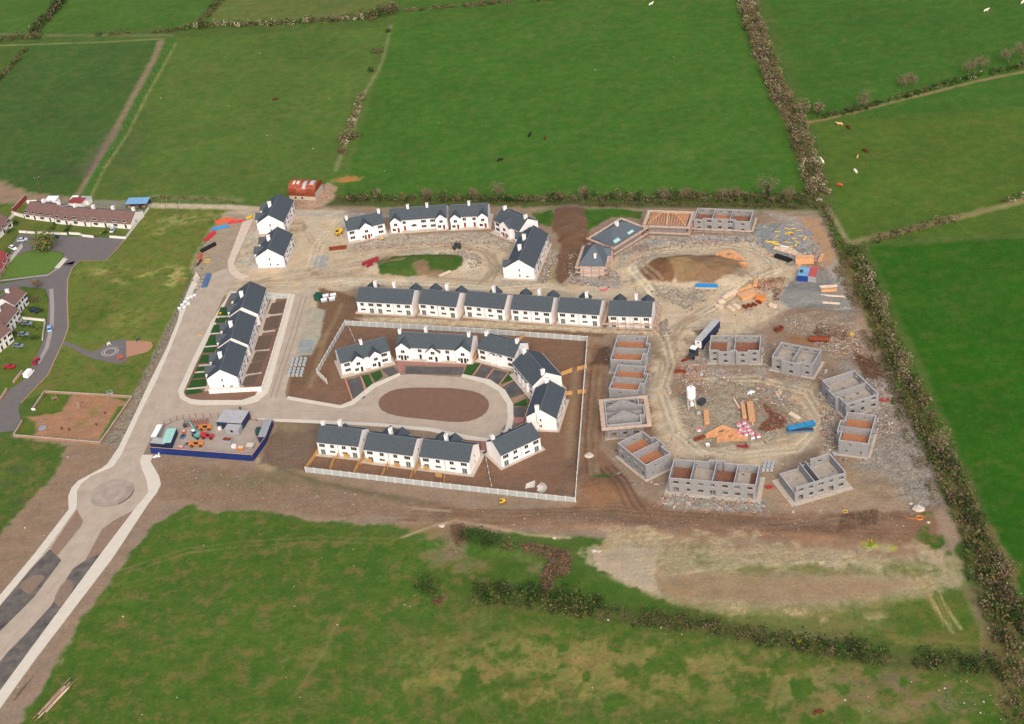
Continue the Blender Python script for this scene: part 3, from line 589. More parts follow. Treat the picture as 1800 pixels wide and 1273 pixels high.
# lawns in front of the left row
LW=[(388,541,408,541,404,556,382,556),(380,560,401,560,399,568,377,568),(376,572,398,572,394,585,370,586),(369,590,391,589,386,608,361,609),(359,612,380,611,378,620,356,621),(355,625,377,624,373,638,349,640),(347,646,364,645,361,654,343,655),(342,657,360,656,363,664,338,667),(337,669,362,667,364,679,330,684),(328,686,352,685,358,690,340,694,326,694)]
for q in LW: sheet('lawn',[(q[i],q[i+1]) for i in range(0,len(q),2)],.24,LAWN,.05)
for q in [(377,558,403,557),(370,588,393,586),(357,611,381,609),(350,644,372,642),(343,656,366,654),(328,685,362,682)]:
    strip('garden_path',[(q[0],q[1]),(q[2],q[3])],.9,mat('path_concrete',(200,182,164),.9,.08,.8),.26)
# back gardens of that row: pale yards with dark soil beds
for q in [(478,534,503,530,495,550,471,553),(468,560,494,556,486,578,462,581),(455,592,481,589,471,615,447,617),(448,622,472,618,465,634,442,637),(440,640,464,636,456,656,432,659),(432,663,455,660,448,676,425,679)]:
    sheet('soil_bed',[(q[i],q[i+1]) for i in range(0,8,2)],.25,mat('dark_bed_soil',(96,80,68),1,.22,1),.03)
strip('garden_path',[(482,525),(470,556),(450,604),(437,642),(424,682)],2.0,mat('yard_concrete',(178,165,147),.9,.1,.8),.215)
for q in [(470,556,497,553),(453,586,484,582),(447,617,474,616),(434,660,460,656)]: strip('garden_path',[(q[0],q[1]),(q[2],q[3])],1.1,MATS['yard_concrete'],.235)
# oval
sheet('oval_island',smooth([(664,711),(670,697),(692,685),(722,682),(760,682),(802,683),(838,689),(856,700),(861,714),(852,729),(830,740),(802,743),(755,738),(705,733),(674,725)],1),.14,SOILM,.2)
# inner estate drives, lawns and brick paving
for p in [[(611,668),(634,662),(642,700),(620,704)],[(671,650),(691,644),(702,657),(686,664)]]: sheet('driveway',p,.06,DRV)
for p in [[(634,661),(648,658),(656,676),(642,683)],[(650,657),(669,651),(673,662),(660,672)]]: sheet('lawn',p,.08,LAWN,.06)
strip('garden_path',[(606,664),(620,704)],.5,mat('kerb_brick',(186,130,108),.9,.1,1),.1); strip('garden_path',[(634,662),(643,684)],.5,MATS['kerb_brick'],.1)
sheet('forecourt',[(714,644),(816,646),(812,659),(712,657)],.055,DRV); sheet('brick_paving',[(695,630),(835,637),(830,645),(700,641)],.09,BRICKP,.08); sheet('brick_paving',[(694,630),(702,630),(712,650),(702,660),(698,640)],.1,BRICKP,.08)
for p in [[(821,642),(845,638),(832,660),(814,660)],[(893,654),(915,662),(880,676)],[(903,711),(925,701),(926,714),(904,714)]]: sheet('lawn',p,.11,LAWN,.08)
for p in [[(848,642),(867,648),(852,666),(833,660)],[(869,649),(893,656),(876,676),(855,667)],[(912,665),(926,690),(896,700),(882,680)],[(901,716),(922,716),(920,733),(899,732)]]: sheet('driveway',p,.07,DRV)
for a_,b_ in [((846,640),(831,661)),((868,649),(853,668)),((894,655),(877,678)),((926,692),(904,705)),((913,664),(882,680))]: strip('garden_path',[a_,b_],.45,MATS['kerb_brick'],.12)
sheet('brick_paving',[(899,734),(922,734),(921,742),(890,746)],.1,BRICKP,.08); sheet('brick_paving',[(845,775),(856,772),(860,796),(848,797)],.1,BRICKP,.08)
sheet('forecourt',[(890,745),(912,741),(905,750),(880,757)],.06,ASPH)
# old housing roads
sheet('old_road',[(-60,520),(0,499),(83,485),(102,473),(112,456),(113,446),(98,441),(60,438),(33,448),(15,470),(22,428),(33,412),(221,419),(186,457),(141,458),(126,471),(118,491),(117,526),(119,576),(110,600),(83,658),(35,708),(33,723),(37,738),(24,758),(-60,765),(-60,752),(-20,740),(15,686),(40,670),(60,636),(78,595),(83,565),(86,526),(80,508),(58,506),(40,504),(0,512),(-60,540)],.02,ASPH)
sheet('verge_grass',[(0,490),(-40,500),(10,455),(33,450),(58,440),(100,443),(112,449),(97,470),(83,482)],.09,VERGE,.12)
strip('pavement',[(0,494),(84,484),(104,470),(114,452)],1.4,PAVE2,.11); strip('pavement',[(90,508),(92,540),(91,575),(82,612),(66,640)],1.6,PAVE2,.06)
strip('pavement',[(100,472),(115,455)],2.4,PAVE,.12); sheet('road_patch',[(112,464),(128,465),(132,459),(126,468),(110,467)],.03,mat('dark_patch',(72,70,74),.9,.1,1))
strip('kerb',[(221,420),(187,458),(141,459),(127,471),(119,491),(118,526),(120,576),(111,601),(84,659),(36,709)],.5,mat('kerb_brown',(160,130,104),.9,.1,1),.04)
# play areas
sheet('playground_path',smooth([(110,601),(126,603),(150,616),(165,619),(178,612),(190,603),(208,597),(232,598),(236,612),(224,634),(208,641),(186,635),(160,630),(142,622),(125,610),(112,608)],1),.04,ASPH)
x_,y_=W(246.4,611.5); b=MB(); b.face([(x_+4.6*math.cos(t)*1.0,y_+4.4*math.sin(t),.06) for t in np.linspace(0,2*math.pi,30)[:-1]]); struct(b.build('safety_surface',REDPAD))
sheet('safety_surface',[(222,600),(250,598),(240,624),(222,628)],.055,REDPAD)
ring('painted_circle',193.5,618.5,2.9,3.1,mat('pale_paint_line',(190,180,172),.9,.1,1),.06); ring('painted_circle',193.5,618.5,2.0,2.3,MATS['pale_paint_line'],.06)
sheet('yard_gravel',[(272,760),(312,738),(384,733),(474,741),(450,805),(266,793)],.03,mat('yard_dust',(160,146,132),.95,.15,.4))
# ---------------- finished houses ----------------
TAN_=.64
_wc={}
def winmesh(kind):
    """frame, pane meshes facing -y, centred on x, bottom at z=0"""
    if kind in _wc: return _wc[kind]
    n,w,h,door={'w3':(3,2.1,1.25,0),'w2':(2,1.45,1.25,0),'w1':(1,.75,1.25,0),'slit':(1,.62,1.1,0),'small':(2,1.1,.6,0),'patio':(2,1.7,2.05,1),'w4':(4,2.5,1.2,0),'l3':(3,1.9,.85,0),'door':(1,1.0,2.1,2),'doord':(1,1.0,2.1,3),'doorg':(1,1.5,2.1,1)}[kind]
    f=MB(); p=MB(); f.box(-w/2,w/2,-.05,.02,0,h)
    if kind not in('door','doord'): f.box(-w/2-.08,w/2+.08,-.14,0,-.1,-.003)
    g=.09; pw=(w-g*(n+1))/n
    for i in range(n):
        x0=-w/2+g+i*(pw+g); p.box(x0,x0+pw,-.09,-.045,.08,h-.07)
    pm=M['pane'] if door==0 else (M['doorg'] if door==1 else (M['door'] if door==2 else M['doord']))
    _wc[kind]=(f.mesh('window_frame',M['frame']),p.mesh('window_pane',pm),door); return _wc[kind]
def item(root,kind,x,y,z,rz):
    f,p,d=winmesh(kind)
    o=inst('door' if d>=2 else 'window',f,root,(x,y,z),rz); c=bpy.data.objects.new('door_leaf' if d>=2 else 'pane',p); col.objects.link(c); c.parent=o; return o
def rect(p1,p2,ext,front,h=5.1,a=None):
    A=np.array(W(*p1,h)); B_=np.array(W(*p2,h)); wd=np.hypot(*(B_-A)) if a is None else a
    u=(B_-A)/np.hypot(*(B_-A)); 
    if a is not None: A=(A+B_)/2-u*a/2
    n=np.array([-u[1],u[0]])
    if front=='s': o,x=A,u; L_,D=wd,ext
    elif front=='n': o,x=A+u*wd+n*ext,-u; L_,D=wd,ext
    elif front=='w': o,x=A+n*ext,-n; L_,D=ext,wd
    else: o,x=A+u*wd,n; L_,D=ext,wd
    return o,math.atan2(x[1],x[0]),L_,D
def gableroof(b,L,D,h,tn=TAN_,ov=.35,vg=.12,th=.16,x0=0,y0=0):
    r=h+D/2*tn; e=h-ov*tn; z=.06
    b.slab([(x0-vg,y0-ov,e+z),(x0+L+vg,y0-ov,e+z),(x0+L+vg,y0+D/2,r+z),(x0-vg,y0+D/2,r+z)],th,0,0)
    b.slab([(x0-vg,y0+D/2,r+z),(x0+L+vg,y0+D/2,r+z),(x0+L+vg,y0+D+ov,e+z),(x0-vg,y0+D+ov,e+z)],th,0,0)
    return r
def chimney(roof,x,y,z0,z1,w=.9,d=1.3,m=None):
    c=MB(); c.box(-w/2,w/2,-d/2,d/2,z0,z1,0); c.box(-w/2-.08,w/2+.08,-d/2-.08,d/2+.08,z1+.003,z1+.15,0)
    for k in(-.3,.3): c.tube((0,k,z1+.15),(0,k,z1+.4),.11,n=8,mi=1)
    return c.build('chimney',[m or M['render'],M['rust']],roof,(x,y,0))
def house(label,p1,p2,ext,front,wings=(),chims=(),units=2,group=None,name='new_house',wall='render',roofm='slate',h=5.1,a=None,apron=1.0,doors='door',gw='lr',back=True,frontw=True,tn=TAN_,cat='house',pipes=True,az=.12,wn='w3'):
    o,ang_,L,D=rect(p1,p2,ext,front,h,a)
    root=thing(name,label,cat,(o[0],o[1],0),ang_,group)
    ww=MB(); r=h+D/2*tn
    prof=[(0,0),(D,0),(D,h),(D/2,r-.02),(0,h)]
    for x,s in((0,1),(L,-1)):
        pts=[(x,y,z) for y,z in prof]; ww.face(pts[::-1] if s>0 else pts)
    ww.face([(0,0,0),(L,0,0),(L,0,h),(0,0,h)]); ww.face([(L,D,0),(0,D,0),(0,D,h),(L,D,h)])
    rf=MB(); gableroof(rf,L,D,h,tn)
    rd=MB(); rd.box(-.13,L+.13,D/2-.12,D/2+.12,r+.0,r+.14); 
    for (xc,w_,pj,*dz) in wings:
        hh=h+(dz[0] if dz else 0); sl=.85; hr=hh+w_/2*sl; yr=min((hr-h)/tn,D/2); y0=max(0,(hh-h)/tn)
        for x in(xc-w_/2,xc+w_/2):
            f=[(x,-pj,0),(x,0.02,0),(x,0.02,hh),(x,-pj,hh)]; ww.face(f if x<xc else f[::-1])
        ww.face([(xc-w_/2,-pj,0),(xc+w_/2,-pj,0),(xc+w_/2,-pj,hh),(xc,-pj,hr-.02),(xc-w_/2,-pj,hh)])
        zo=.07; ovx=.2; zz=hh-ovx*sl
        rf.slab([(xc-w_/2-ovx,-pj-.2,zz+zo),(xc,-pj-.2,hr+zo),(xc,yr,hr+zo),(xc-w_/2-ovx,y0-.1,zz+zo)][::-1],.13,0,0)
        rf.slab([(xc+w_/2+ovx,-pj-.2,zz+zo),(xc,-pj-.2,hr+zo),(xc,yr,hr+zo),(xc+w_/2+ovx,y0-.1,zz+zo)],.13,0,0)
        if pj>0.5 and w_>2.5: 
            k='w2'; item(root,k,xc,-pj,3.1,0)
            if w_>5: item(root,'w1',xc-w_*.3,-pj,.9,0); item(root,doors,xc-w_*.12,-pj,.15,0); item(root,doors,xc+w_*.12,-pj,.15,0); item(root,'w1',xc+w_*.3,-pj,.9,0)
            else: item(root,'w2',xc-w_*.2,-pj,.85,0); item(root,doors,xc+w_*.22,-pj,.15,0)
    ww.build('wall',M[wall],root); ro=rf.build('roof',M[roofm],root); rd.build('ridge_tile',M['ridge'],ro)
    for (cx,cy) in chims: chimney(ro,cx*L,D/2+cy,r-abs(cy)*tn-.6,r+1.1)
    def inwing(x): return any(abs(x-w_[0])<w_[1]/2+.9 for w_ in wings if w_[2]>.1)
    U=L/units
    for i in range(units):
        s=1 if i%2==0 else -1; c=(i+.5)*U
        if frontw:
            for dx,k,z in((-.26,wn,3.1),(.24,'w2',3.1),(-.26,wn,.85),(.24,doors,.15)):
                x=c+dx*U*s
                if not inwing(x): item(root,k,x,0,z,0)
        if back:
            for dx,k,z in((-.27,'w3',3.1),(.22,'w2',3.1),(-.27,'patio',.12),(.2,'l3',1.1)):
                item(root,k,c+dx*U*s,D,z,math.pi)
            if pipes and i: 
                q=MB(); q.tube((0,.12,.1),(0,.12,h-.3),.055,n=6); q.build('downpipe',M['pipe'],root,(i*U,D,0))
    if 'l' in gw:
        item(root,'slit',0,D*.52,3.4,-math.pi/2); item(root,'slit',0,D*.52,1.0,-math.pi/2)
    if 'r' in gw:
        item(root,'slit',L,D*.48,3.4,math.pi/2); item(root,'slit',L,D*.48,1.0,math.pi/2)
    if 'g' in gw: item(root,'small',L,D*.75,1.0,math.pi/2)
    if 'p' in gw:
        q=MB(); q.tube((L+.1,D*.35,h+1.5),(L+.1,D*.35,3),.055,n=6); q.tube((L+.1,D*.35,3),(L+.1,D*.42,2.3),.055,n=6); q.tube((L+.1,D*.42,2.3),(L+.1,D*.42,.1),.055,n=6); q.build('downpipe',M['pipe'],root)
    # gutters
    for y in(-.42,D+.42):
        q=MB(); q.box(-.1,L+.1,y-.06,y+.06,h-.35*tn-.1,h-.35*tn+.02); q.build('gutter',M['frame'],root)
    if apron:
        k=MB(); pj=max([w_[2] for w_ in wings],default=0); k.box(-apron,L+apron,-apron-(pj if pj>.5 else 0),D+apron,0.0,az+.03); k.build('apron',M['apron'],root)
    return root,L,D
# upper ring
g1='new white houses of the upper cul-de-sac'
house('white semi-detached house with twin pointed centre gable and red doors, beside the orange pipe',(609.9,405.6),(675.3,391.8),9.0,'s',wings=[(7.5,5.6,1.2)],chims=[(.06,0),(.93,0)],group=g1,back=False)
house('long white terrace with two gabled end wings, widest of the upper row',(685,388),(785,380.5),9.0,'s',wings=[(2.3,4.2,1.3),(20.6,4.2,1.3),(9.5,1.8,.5,-2.6)],chims=[(.32,0),(.66,0)],units=3,group=g1,back=False)
house('white semi-detached house with gabled wings at both ends and one central chimney, top row',(791,381.5),(857,378),9.0,'s',wings=[(2.1,4.0,1.3),(13.1,4.0,1.3)],chims=[(.5,0)],group=g1,back=False)
house('white house turned south-west, behind the long one beside the brown spoil',(868.5,387),(912.6,406),10.0,'s',wings=[(7.0,5.6,1.2)],chims=[(.1,0),(.92,0)],group=g1,back=False)
house('long white house with grey ridge roof, gable end toward camera, beside the brown spoil bank',(888.6,469.5),(937.8,471.2),25.5,'w',wings=[(2.4,4,1.2),(23.2,4,1.2)],chims=[(.36,-1.6),(.66,-1.6)],units=3,group=g1,gw='rg')
g2='white houses beside the upper left yard'
for lb,a,b_,e in (('white gable-ended house nearest the red barn, at the lane end of the left pair',(451.8,392.4),(497.7,390.7),18.2),('white gable-ended house in front of its twin, beside the half-built pavement',(450,451.9),(497.1,450.1),17.2)):
    house(lb,a,b_,e,'w',wings=[(e*.28,4.4,1.4),(e*.72,4.4,1.4)],chims=[(.5,-1.7)],group=g2,gw='rg')
g3='white gable houses in a line along the long road'
for lb,a,b_ in (('white gable house at the lower end of the line, behind the white panel wall',(364.1,665.3),(416.5,662)),('white gable house in the middle of the line of three by the long road',(384.4,609.2),(435.3,605.4)),('white gable house at the top of the line of three, above the middle one',(403.5,555),(453,551.5))):
    house(lb,a,b_,18.0,'w',wings=[(5.2,4.2,1.4),(12.8,4.2,1.4)],chims=[(.5,-1.7)],group=g3,gw='rg',apron=.6,az=.2)
g4='white houses of the straight middle row'
HR=[('white terrace of three homes at the left end of the middle row',(626.5,528.9),(722.9,534.1),3,[(.14,),(.93,)]),
 ('white semi-detached house second from the left in the middle row',(735.6,532.5),(801.5,538.8),2,[(.19,),(.88,)]),
 ('white semi-detached house third in the middle row, with pipe down its gable',(815.9,535.8),(885.7,542.6),2,[(.56,)]),
 ('white semi-detached house fourth in the middle row, left of the one beside the scaffolded house',(897.8,542.6),(968.2,547.6),2,[(.18,),(.87,)]),
 ('white semi-detached house fifth in the middle row, next to the scaffolded one',(980,547.6),(1052.9,552.6),2,[(.5,)]),
 ('white semi-detached house wrapped in scaffolding at the right end of the middle row',(1069.3,553.9),(1144.7,555.9),2,[(.17,),(.83,)])]
ROWROOTS=[]
for lb,a,b_,u,wg in HR:
    Lx=dist(a,b_,5.1)
    rr=house(lb,a,b_,9.6,'n',wings=[(Lx*(1-q[0]),4.4,1.6) for q in wg],chims=[(.4,-2.6)]+([(.75,-2.6)] if u==3 else []),units=u,group=g4,gw='l' if lb.startswith('x') else '',tn=.62)
    ROWROOTS.append(rr)
g5='white houses around the oval'
house('white semi-detached house with two front gables, left corner of the oval close',(598.5,638),(684.6,615.3),9.0,'s',wings=[(5.9,4.2,1.2),(12.2,4.2,1.2)],chims=[(.5,0)],group=g5,doors='doord',back=False,gw='l')
house('long white terrace with gabled ends and twin porch at the head of the oval',(696,609),(827,615.3),9.2,'s',wings=[(2.6,5.2,1.0),(24.4,5.2,1.0),(13.5,5.0,1.0,-1.2)],chims=[(.02,0),(.35,2.),(.95,0)],units=4,group=g5,doors='doord',back=False,apron=.6,gw='')
house('white semi-detached house with small porch gables, right of the long terrace on the oval',(839.5,611.5),(903.6,627.9),9.4,'s',wings=[(6,1.8,.6,-.9),(8.8,1.8,.6,-.9)],chims=[(.08,0),(.92,0)],group=g5,doors='doord',back=False,gw='p')
house('white house turned toward the oval, right of the porch-gabled house',(936.3,678),(986.6,660.6),16.0,'w',wings=[(5,1.8,.6,-.9),(8,1.8,.6,-.9),(11,1.8,.6,-.9)],chims=[(.97,-1.),(.04,-1)],group=g5,doors='doord',gw='')
house('white gable-ended house at the right of the oval with black downpipe on its gable',(925,732.2),(976.5,734.7),16.0,'w',wings=[(5,1.8,.6,-.9),(8,1.8,.6,-.9),(11,1.8,.6,-.9)],chims=[(.98,-1),(.02,-.8)],group=g5,doors='doord',gw='rp')
house('white semi-detached house turned at an angle at the right end of the lower row',(879.9,799.9),(949,767.7),9.0,'n',wings=[(5.4,1.8,.6,-.6),(8.4,1.8,.6,-.6)],chims=[(.95,-.8)],group=g5,gw='')
BR=[('white house at the left end of the lower row, beside the first timber fence',(556.4,776.2),(629.3,783.7),[.42,.3]),
 ('white house in the middle of the lower row, behind timber gates',(639.4,788.8),(724.8,800.1),[.3,.55]),
 ('white house third in the lower row, beside the brick-paved gap',(737.7,801.3),(824.4,811.4),[.25,.5])]
for i,(lb,a,b_,wg) in enumerate(BR):
    Lx=dist(a,b_,5.1)
    house(lb,a,b_,9.4,'n',wings=[(Lx*(1-q),(1.8 if i==0 else 4.4),(.6 if i==0 else 1.5),(-.2 if i==0 else 0)) for q in wg],chims=[(.58,-2.0)]+([(.95,-.6)] if i==0 else []),group='white houses of the lower row',gw='l',apron=1.3)
# ---------------- older homes on the left ----------------
g6='low brown-roofed terrace by the turning area'
TR=[((41.5,375),(66,378.5)),((66.5,378.5),(94,382)),((95,384),(123,387)),((124,386.5),(157,389.5)),((159.6,389),(193,391)),((193.5,391),(229,393.5))]
TL=['low white bungalow at the left end of the brown-roofed terrace','second low bungalow from the left in the brown-roofed terrace','third low bungalow of the brown-roofed terrace, behind an orange shrub','low bungalow left of the step in the brown terrace roof','low bungalow just right of the step in the brown terrace roof','low bungalow at the lane end of the brown-roofed terrace']
for (a,b_),lb in zip(TR,TL):
    house(lb,a,b_,11.0,'s',chims=[(.85,1.2)],units=1,group=g6,name='bungalow',wall='oldrender',roofm='brownroof',h=2.6,apron=0,back=False,gw='',tn=.5,cat='bungalow',doors='doord')
g7='brown-roofed houses along the curved old road'
for a,b_,e,lb in (((25,536),(45,513.7),9,'brown-roofed white house at the top of the curved old road'),((9,571),(32,543),9,'brown-roofed white house in the middle along the curved old road'),((-14,606),(18.5,579.5),9,'brown-roofed white house lowest along the curved old road'),((-55,650),(-18,618),9,'brown-roofed house cut by the left edge of the picture')):
    house(lb,a,b_,e,'s',chims=[(.5,0)],units=2,group=g7,name='old_house',wall='oldrender',roofm='brownroof',apron=0,back=False,gw='',tn=.6,doors='doord')
house('low white house with red tiled roof cut by the left picture edge',(-10,492),(17,447),9,'s',chims=[],units=2,name='bungalow',wall='hay',roofm='redroof',h=2.8,apron=0,back=False,gw='',cat='bungalow',doors='doord')
house('low house with brown roof at the far left edge beside the terrace gardens',(-20,424),(20,388),9,'s',chims=[],units=2,name='bungalow',wall='oldrender',roofm='brownroof',h=2.8,apron=0,back=False,gw='',cat='bungalow',doors='doord')
# ---------------- unfinished block shells ----------------
def wallgrid(b,Lw,H,t,holes,T,mi=0,cap=1):
    xs=sorted({0,Lw}|{v for h_ in holes for v in(h_[0],h_[1])}); zs=sorted({0,H}|{v for h_ in holes for v in(h_[2],h_[3])})
    def solid(i,k):
        if i<0 or k<0 or i>=len(xs)-1 or k>=len(zs)-1: return False
        x=(xs[i]+xs[i+1])/2; z=(zs[k]+zs[k+1])/2
        return not any(h_[0]<x<h_[1] and h_[2]<z<h_[3] for h_ in holes)
    def q(pts,m): b.face([T@Vector(p) for p in pts],m)
    for i in range(len(xs)-1):
        for k in range(len(zs)-1):
            if not solid(i,k): continue
            x0,x1,z0,z1=xs[i],xs[i+1],zs[k],zs[k+1]
            q([(x0,0,z0),(x1,0,z0),(x1,0,z1),(x0,0,z1)],mi); q([(x1,t,z0),(x0,t,z0),(x0,t,z1),(x1,t,z1)],mi)
            if not solid(i-1,k): q([(x0,t,z0),(x0,0,z0),(x0,0,z1),(x0,t,z1)],mi)
            if not solid(i+1,k): q([(x1,0,z0),(x1,t,z0),(x1,t,z1),(x1,0,z1)],mi)
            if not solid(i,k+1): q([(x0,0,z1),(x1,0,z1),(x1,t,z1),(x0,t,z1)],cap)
            if not solid(i,k-1): q([(x0,t,z0),(x1,t,z0),(x1,0,z0),(x0,0,z0)],mi)
def shell(label,o,an,L,D,plan=None,cross=(),floors=(),H=5.3,seed=1,group=None,gables=(),foot=.8,capm='blockcap',clutter=1,low=(),noholes=(),cat='unfinished house'):
    rn=random.Random(seed); root=thing('unfinished_house',label,cat,(o[0],o[1],0),an,group); t=.3
    plan=plan or [(0,0),(L,0),(L,D),(0,D)]; n=len(plan); sills=[]
    for i in range(n):
        a=Vector((*plan[i],0)); c=Vector((*plan[(i+1)%n],0)); pv=Vector((*plan[i-1],0)); nx_=Vector((*plan[(i+2)%n],0))
        d=(c-a); Lw=d.length; d.normalize()
        cv0=(a-pv).cross(d).z>0; cv1=d.cross(nx_-c).z>0
        s0=t if cv0 else 0; s1=0 if cv1 else t; Ln=Lw-s0+s1
        T=Matrix.Translation(a+d*s0)@Matrix.Rotation(math.atan2(d.y,d.x),4,'Z'); hs=[]; Hh=low[i] if i<len(low) and low[i] else H
        if i not in noholes and Lw>2.2:
            ns=max(1,int(Lw/3.3)); longw=Lw>11
            if (not longw) and Lw>7: ns=2
            for k in range(ns):
                cx=(k+.5)*Ln/ns
                if longw:
                    w_=rn.choice((1.0,1.3,1.6)) if k%2 else 1.6
                    if k%3==0: hs.append((cx-.8,cx+.8,.15,2.2))
                    else: hs.append((cx-w_/2,cx+w_/2,.95,2.1)); sills.append((T,cx,.95,w_))
                    if Hh>4.9: hs.append((cx-w_/2,cx+w_/2,3.55,4.65)); sills.append((T,cx,3.55,w_))
                else:
                    if Lw>7: 
                        hs.append((cx-.25,cx+.25,1.1,1.9)); 
                        if k==0 and Hh>4.9: hs.append((cx+.8,cx+1.4,3.6,4.3))
                    else: hs.append((cx-.6,cx+.6,.95,2.1)); sills.append((T,cx,.95,1.2)); hs.append((cx-.55,cx+.55,3.55,4.5)) if Hh>4.9 else None
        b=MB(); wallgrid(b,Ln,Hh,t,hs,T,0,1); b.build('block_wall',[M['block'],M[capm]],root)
    for (T,cx,z,w_) in sills:
        s=MB(); s.box(cx-w_/2-.12,cx+w_/2+.12,-.06,-.004,z-.14,z+.02,0,T); s.build('window_sill',M['concrete'],root)
    # cross walls: (x, y0, y1)
    for j,cx in enumerate(cross):
        x,y0,y1=cx if isinstance(cx,tuple) else (cx,t,D-t)
        T=Matrix.Translation((x-.12,y0+.004,0))@Matrix.Rotation(math.pi/2,4,'Z')@Matrix.Translation((0,-.24,0))
        hs=[]; b=MB(); wallgrid(b,y1-y0-.008,H-.01,.24,hs,T,0,1); b.build('party_wall',[M['block'],M[capm]],root)
        if j in gables:
            g=MB(); ym=(y0+y1)/2; q=[(x-.12,y0+.3,H),(x-.12,y1-.3,H),(x-.12,ym,H+2.6)]; g.face(q[::-1]); q2=[(x+.12,*p[1:]) for p in q]; g.face(q2)
            for k in range(3): g.face([q[k],q2[k],q2[(k+1)%3],q[(k+1)%3]]); 
            g.build('gable_wall',M['block'],root)
    # floors: (x0,x1,kind)
    for (x0,x1,y0,y1,kind) in floors:
        if kind=='joist':
            b=MB(); k=y0+.2
            while k<y1-.15: b.box(x0+.01,x1-.01,k,k+.07,2.5,2.72); k+=.42
            for q in(.33,.66): b.box(x0+(x1-x0)*q-.1,x0+(x1-x0)*q+.1,y0+.02,y1-.02,2.725,2.76)
            b.build('floor_joists',M['joist'],root)
        elif kind=='deck':
            b=MB(); k=y0+.02; i=0
            while k<y1-.3:
                q=x0+.02
                while q<x1-.1:
                    e=min(q+2.4+rn.uniform(-.4,.4),x1-.02); b.box(q,e-.04,k,min(k+.55,y1-.02),2.6,2.7+rn.uniform(0,.05)); q=e
                k+=.6
            b.build('deck_boards',M['deck'],root)
        elif kind=='slab':
            b=MB(); b.box(x0+.01,x1-.01,y0+.01,y1-.01,2.45,2.7); b.build('floor_slab',M['slabf'],root)
        elif kind=='half':
            xm=x0+(x1-x0)*.62; b=MB(); b.box(x0+.01,xm,y0+.01,y1-.01,2.45,2.7); b.build('floor_slab',M['slabf'],root)
            b=MB(); k=y0+.2
            while k<y1-.15: b.box(xm+.02,x1-.01,k,k+.07,2.5,2.72); k+=.42
            b.build('floor_joists',M['joist'],root)
        for _ in range(clutter):
            b=MB(); px_,py_=rn.uniform(x0+.8,x1-.8),rn.uniform(y0+.8,y1-.8); s_=rn.uniform(.3,.7); zz=2.76
            for q in range(3): b.cbox((px_+rn.uniform(-.2,.2),py_+rn.uniform(-.2,.2),zz+.2*s_),(s_,s_*.7,s_*.6),0,rn.uniform(0,3))
            b.build('block_stack',M['block'],root)
    f_=MB(); f_.box(-foot,L+foot,-foot,D+foot,0,.07); f_.build('foundation',M['concrete'],root)
    g_=MB(); g_.extr([(x,y) for x,y in plan],.075,.12); g_.build('ground_floor',M['slabf'],root)
    return root
def rc(p1,p2,ext,h=5.3,L=None):
    o,a,L_,D=rect(p1,p2,ext,'s',h); return o,a,L_,D
gk='roofless block houses of the right-hand close'
# K10 and K9 behind the ring, fronts toward the camera
o,a,L,D=rc((1246.5,615.5),(1336,616.5),9.0)
pl=[(0,0),(L*.18,0),(L*.18,-1.0),(L*.45,-1.0),(L*.45,0),(L*.53,0),(L*.53,-1),(L*.78,-1),(L*.78,0),(L,0),(L,D),(0,D)]
shell('roofless grey block house right of the parked lorry, with joists in both rooms',o,a,L,D,pl,[(L/2,.3,D-.3)],[(.3,L*.33,.3,D-.3,'joist'),(L*.33,L/2-.12,.3,D-.3,'slab'),(L/2+.12,L-.3,.3,D-.3,'joist')],group=gk,seed=3)
o,a,L,D=rc((1356.5,627),(1429,641),9.2)
pl=[(0,0),(L*.26,0),(L*.26,-1.1),(L*.72,-1.1),(L*.72,0),(L,0),(L,D),(0,D)]
shell('roofless grey block house with bare concrete upper floor, right of the one by the lorry',o,a,L,D,pl,[(L/2,.3,D-.3)],[(.3,L/2-.12,.3,D-.3,'slab'),(L/2+.12,L-.3,.3,D-.3,'slab')],group=gk,seed=5,clutter=1)
# K8
A=np.array(W(1487,711,5.3)); B_=np.array(W(1545,692.5,5.3)); o=A; an=math.atan2(*(B_-A)[::-1]); L=np.hypot(*(B_-A))
shell('roofless block house strewn with loose blocks, at the right of the close under the scrub',o,an,L,15,[(0,0),(L,0),(L,15),(0,15),(0,9.5),(-1,9.5),(-1,4.5),(0,4.5)],[],[(.3,L-.3,.3,7.2,'slab'),(.3,L-.3,7.6,14.7,'slab')],group=gk,seed=8,clutter=6,noholes=(2,))
# K7 = E
A=np.array(W(1473.8,774,5.3)); B_=np.array(W(1526.6,780.9,5.3)); an=math.atan2(*(B_-A)[::-1]); L=np.hypot(*(B_-A))
r_=shell('roofless block house with two orange decked rooms, standing side-on at the right edge',A,an,L,15,[(0,0),(L,0),(L,15),(0,15),(0,10.5),(-1.3,10.5),(-1.3,4.6),(0,4.6)],[],[(.3,L-.3,.3,7.3,'deck'),(.3,L-.3,7.7,14.7,'deck')],group=gk,seed=9)
def crossy(root,L,ys,x0=.3,capm='blockcap',gable=False,H=5.3):
    for y in ys:
        b=MB(); b.box(x0,L-.305,y-.12,y+.12,.12,H-.01,0); b.build('party_wall',M['block'],root)
        if gable:
            g=MB(); xm=(x0+L-.3)/2
            for yy in(y-.12,y+.12): g.face([(x0+.4,yy,H),(L-.7,yy,H),(xm,yy,H+2.7)])
            g.face([(x0+.4,y-.12,H),(x0+.4,y+.12,H),(xm,y+.12,H+2.7),(xm,y-.12,H+2.7)]); g.face([(L-.7,y-.12,H),(L-.7,y+.12,H),(xm,y+.12,H+2.7),(xm,y-.12,H+2.7)]); g.build('gable_wall',M['block'],root)
crossy(r_,L,[7.5],-.9)
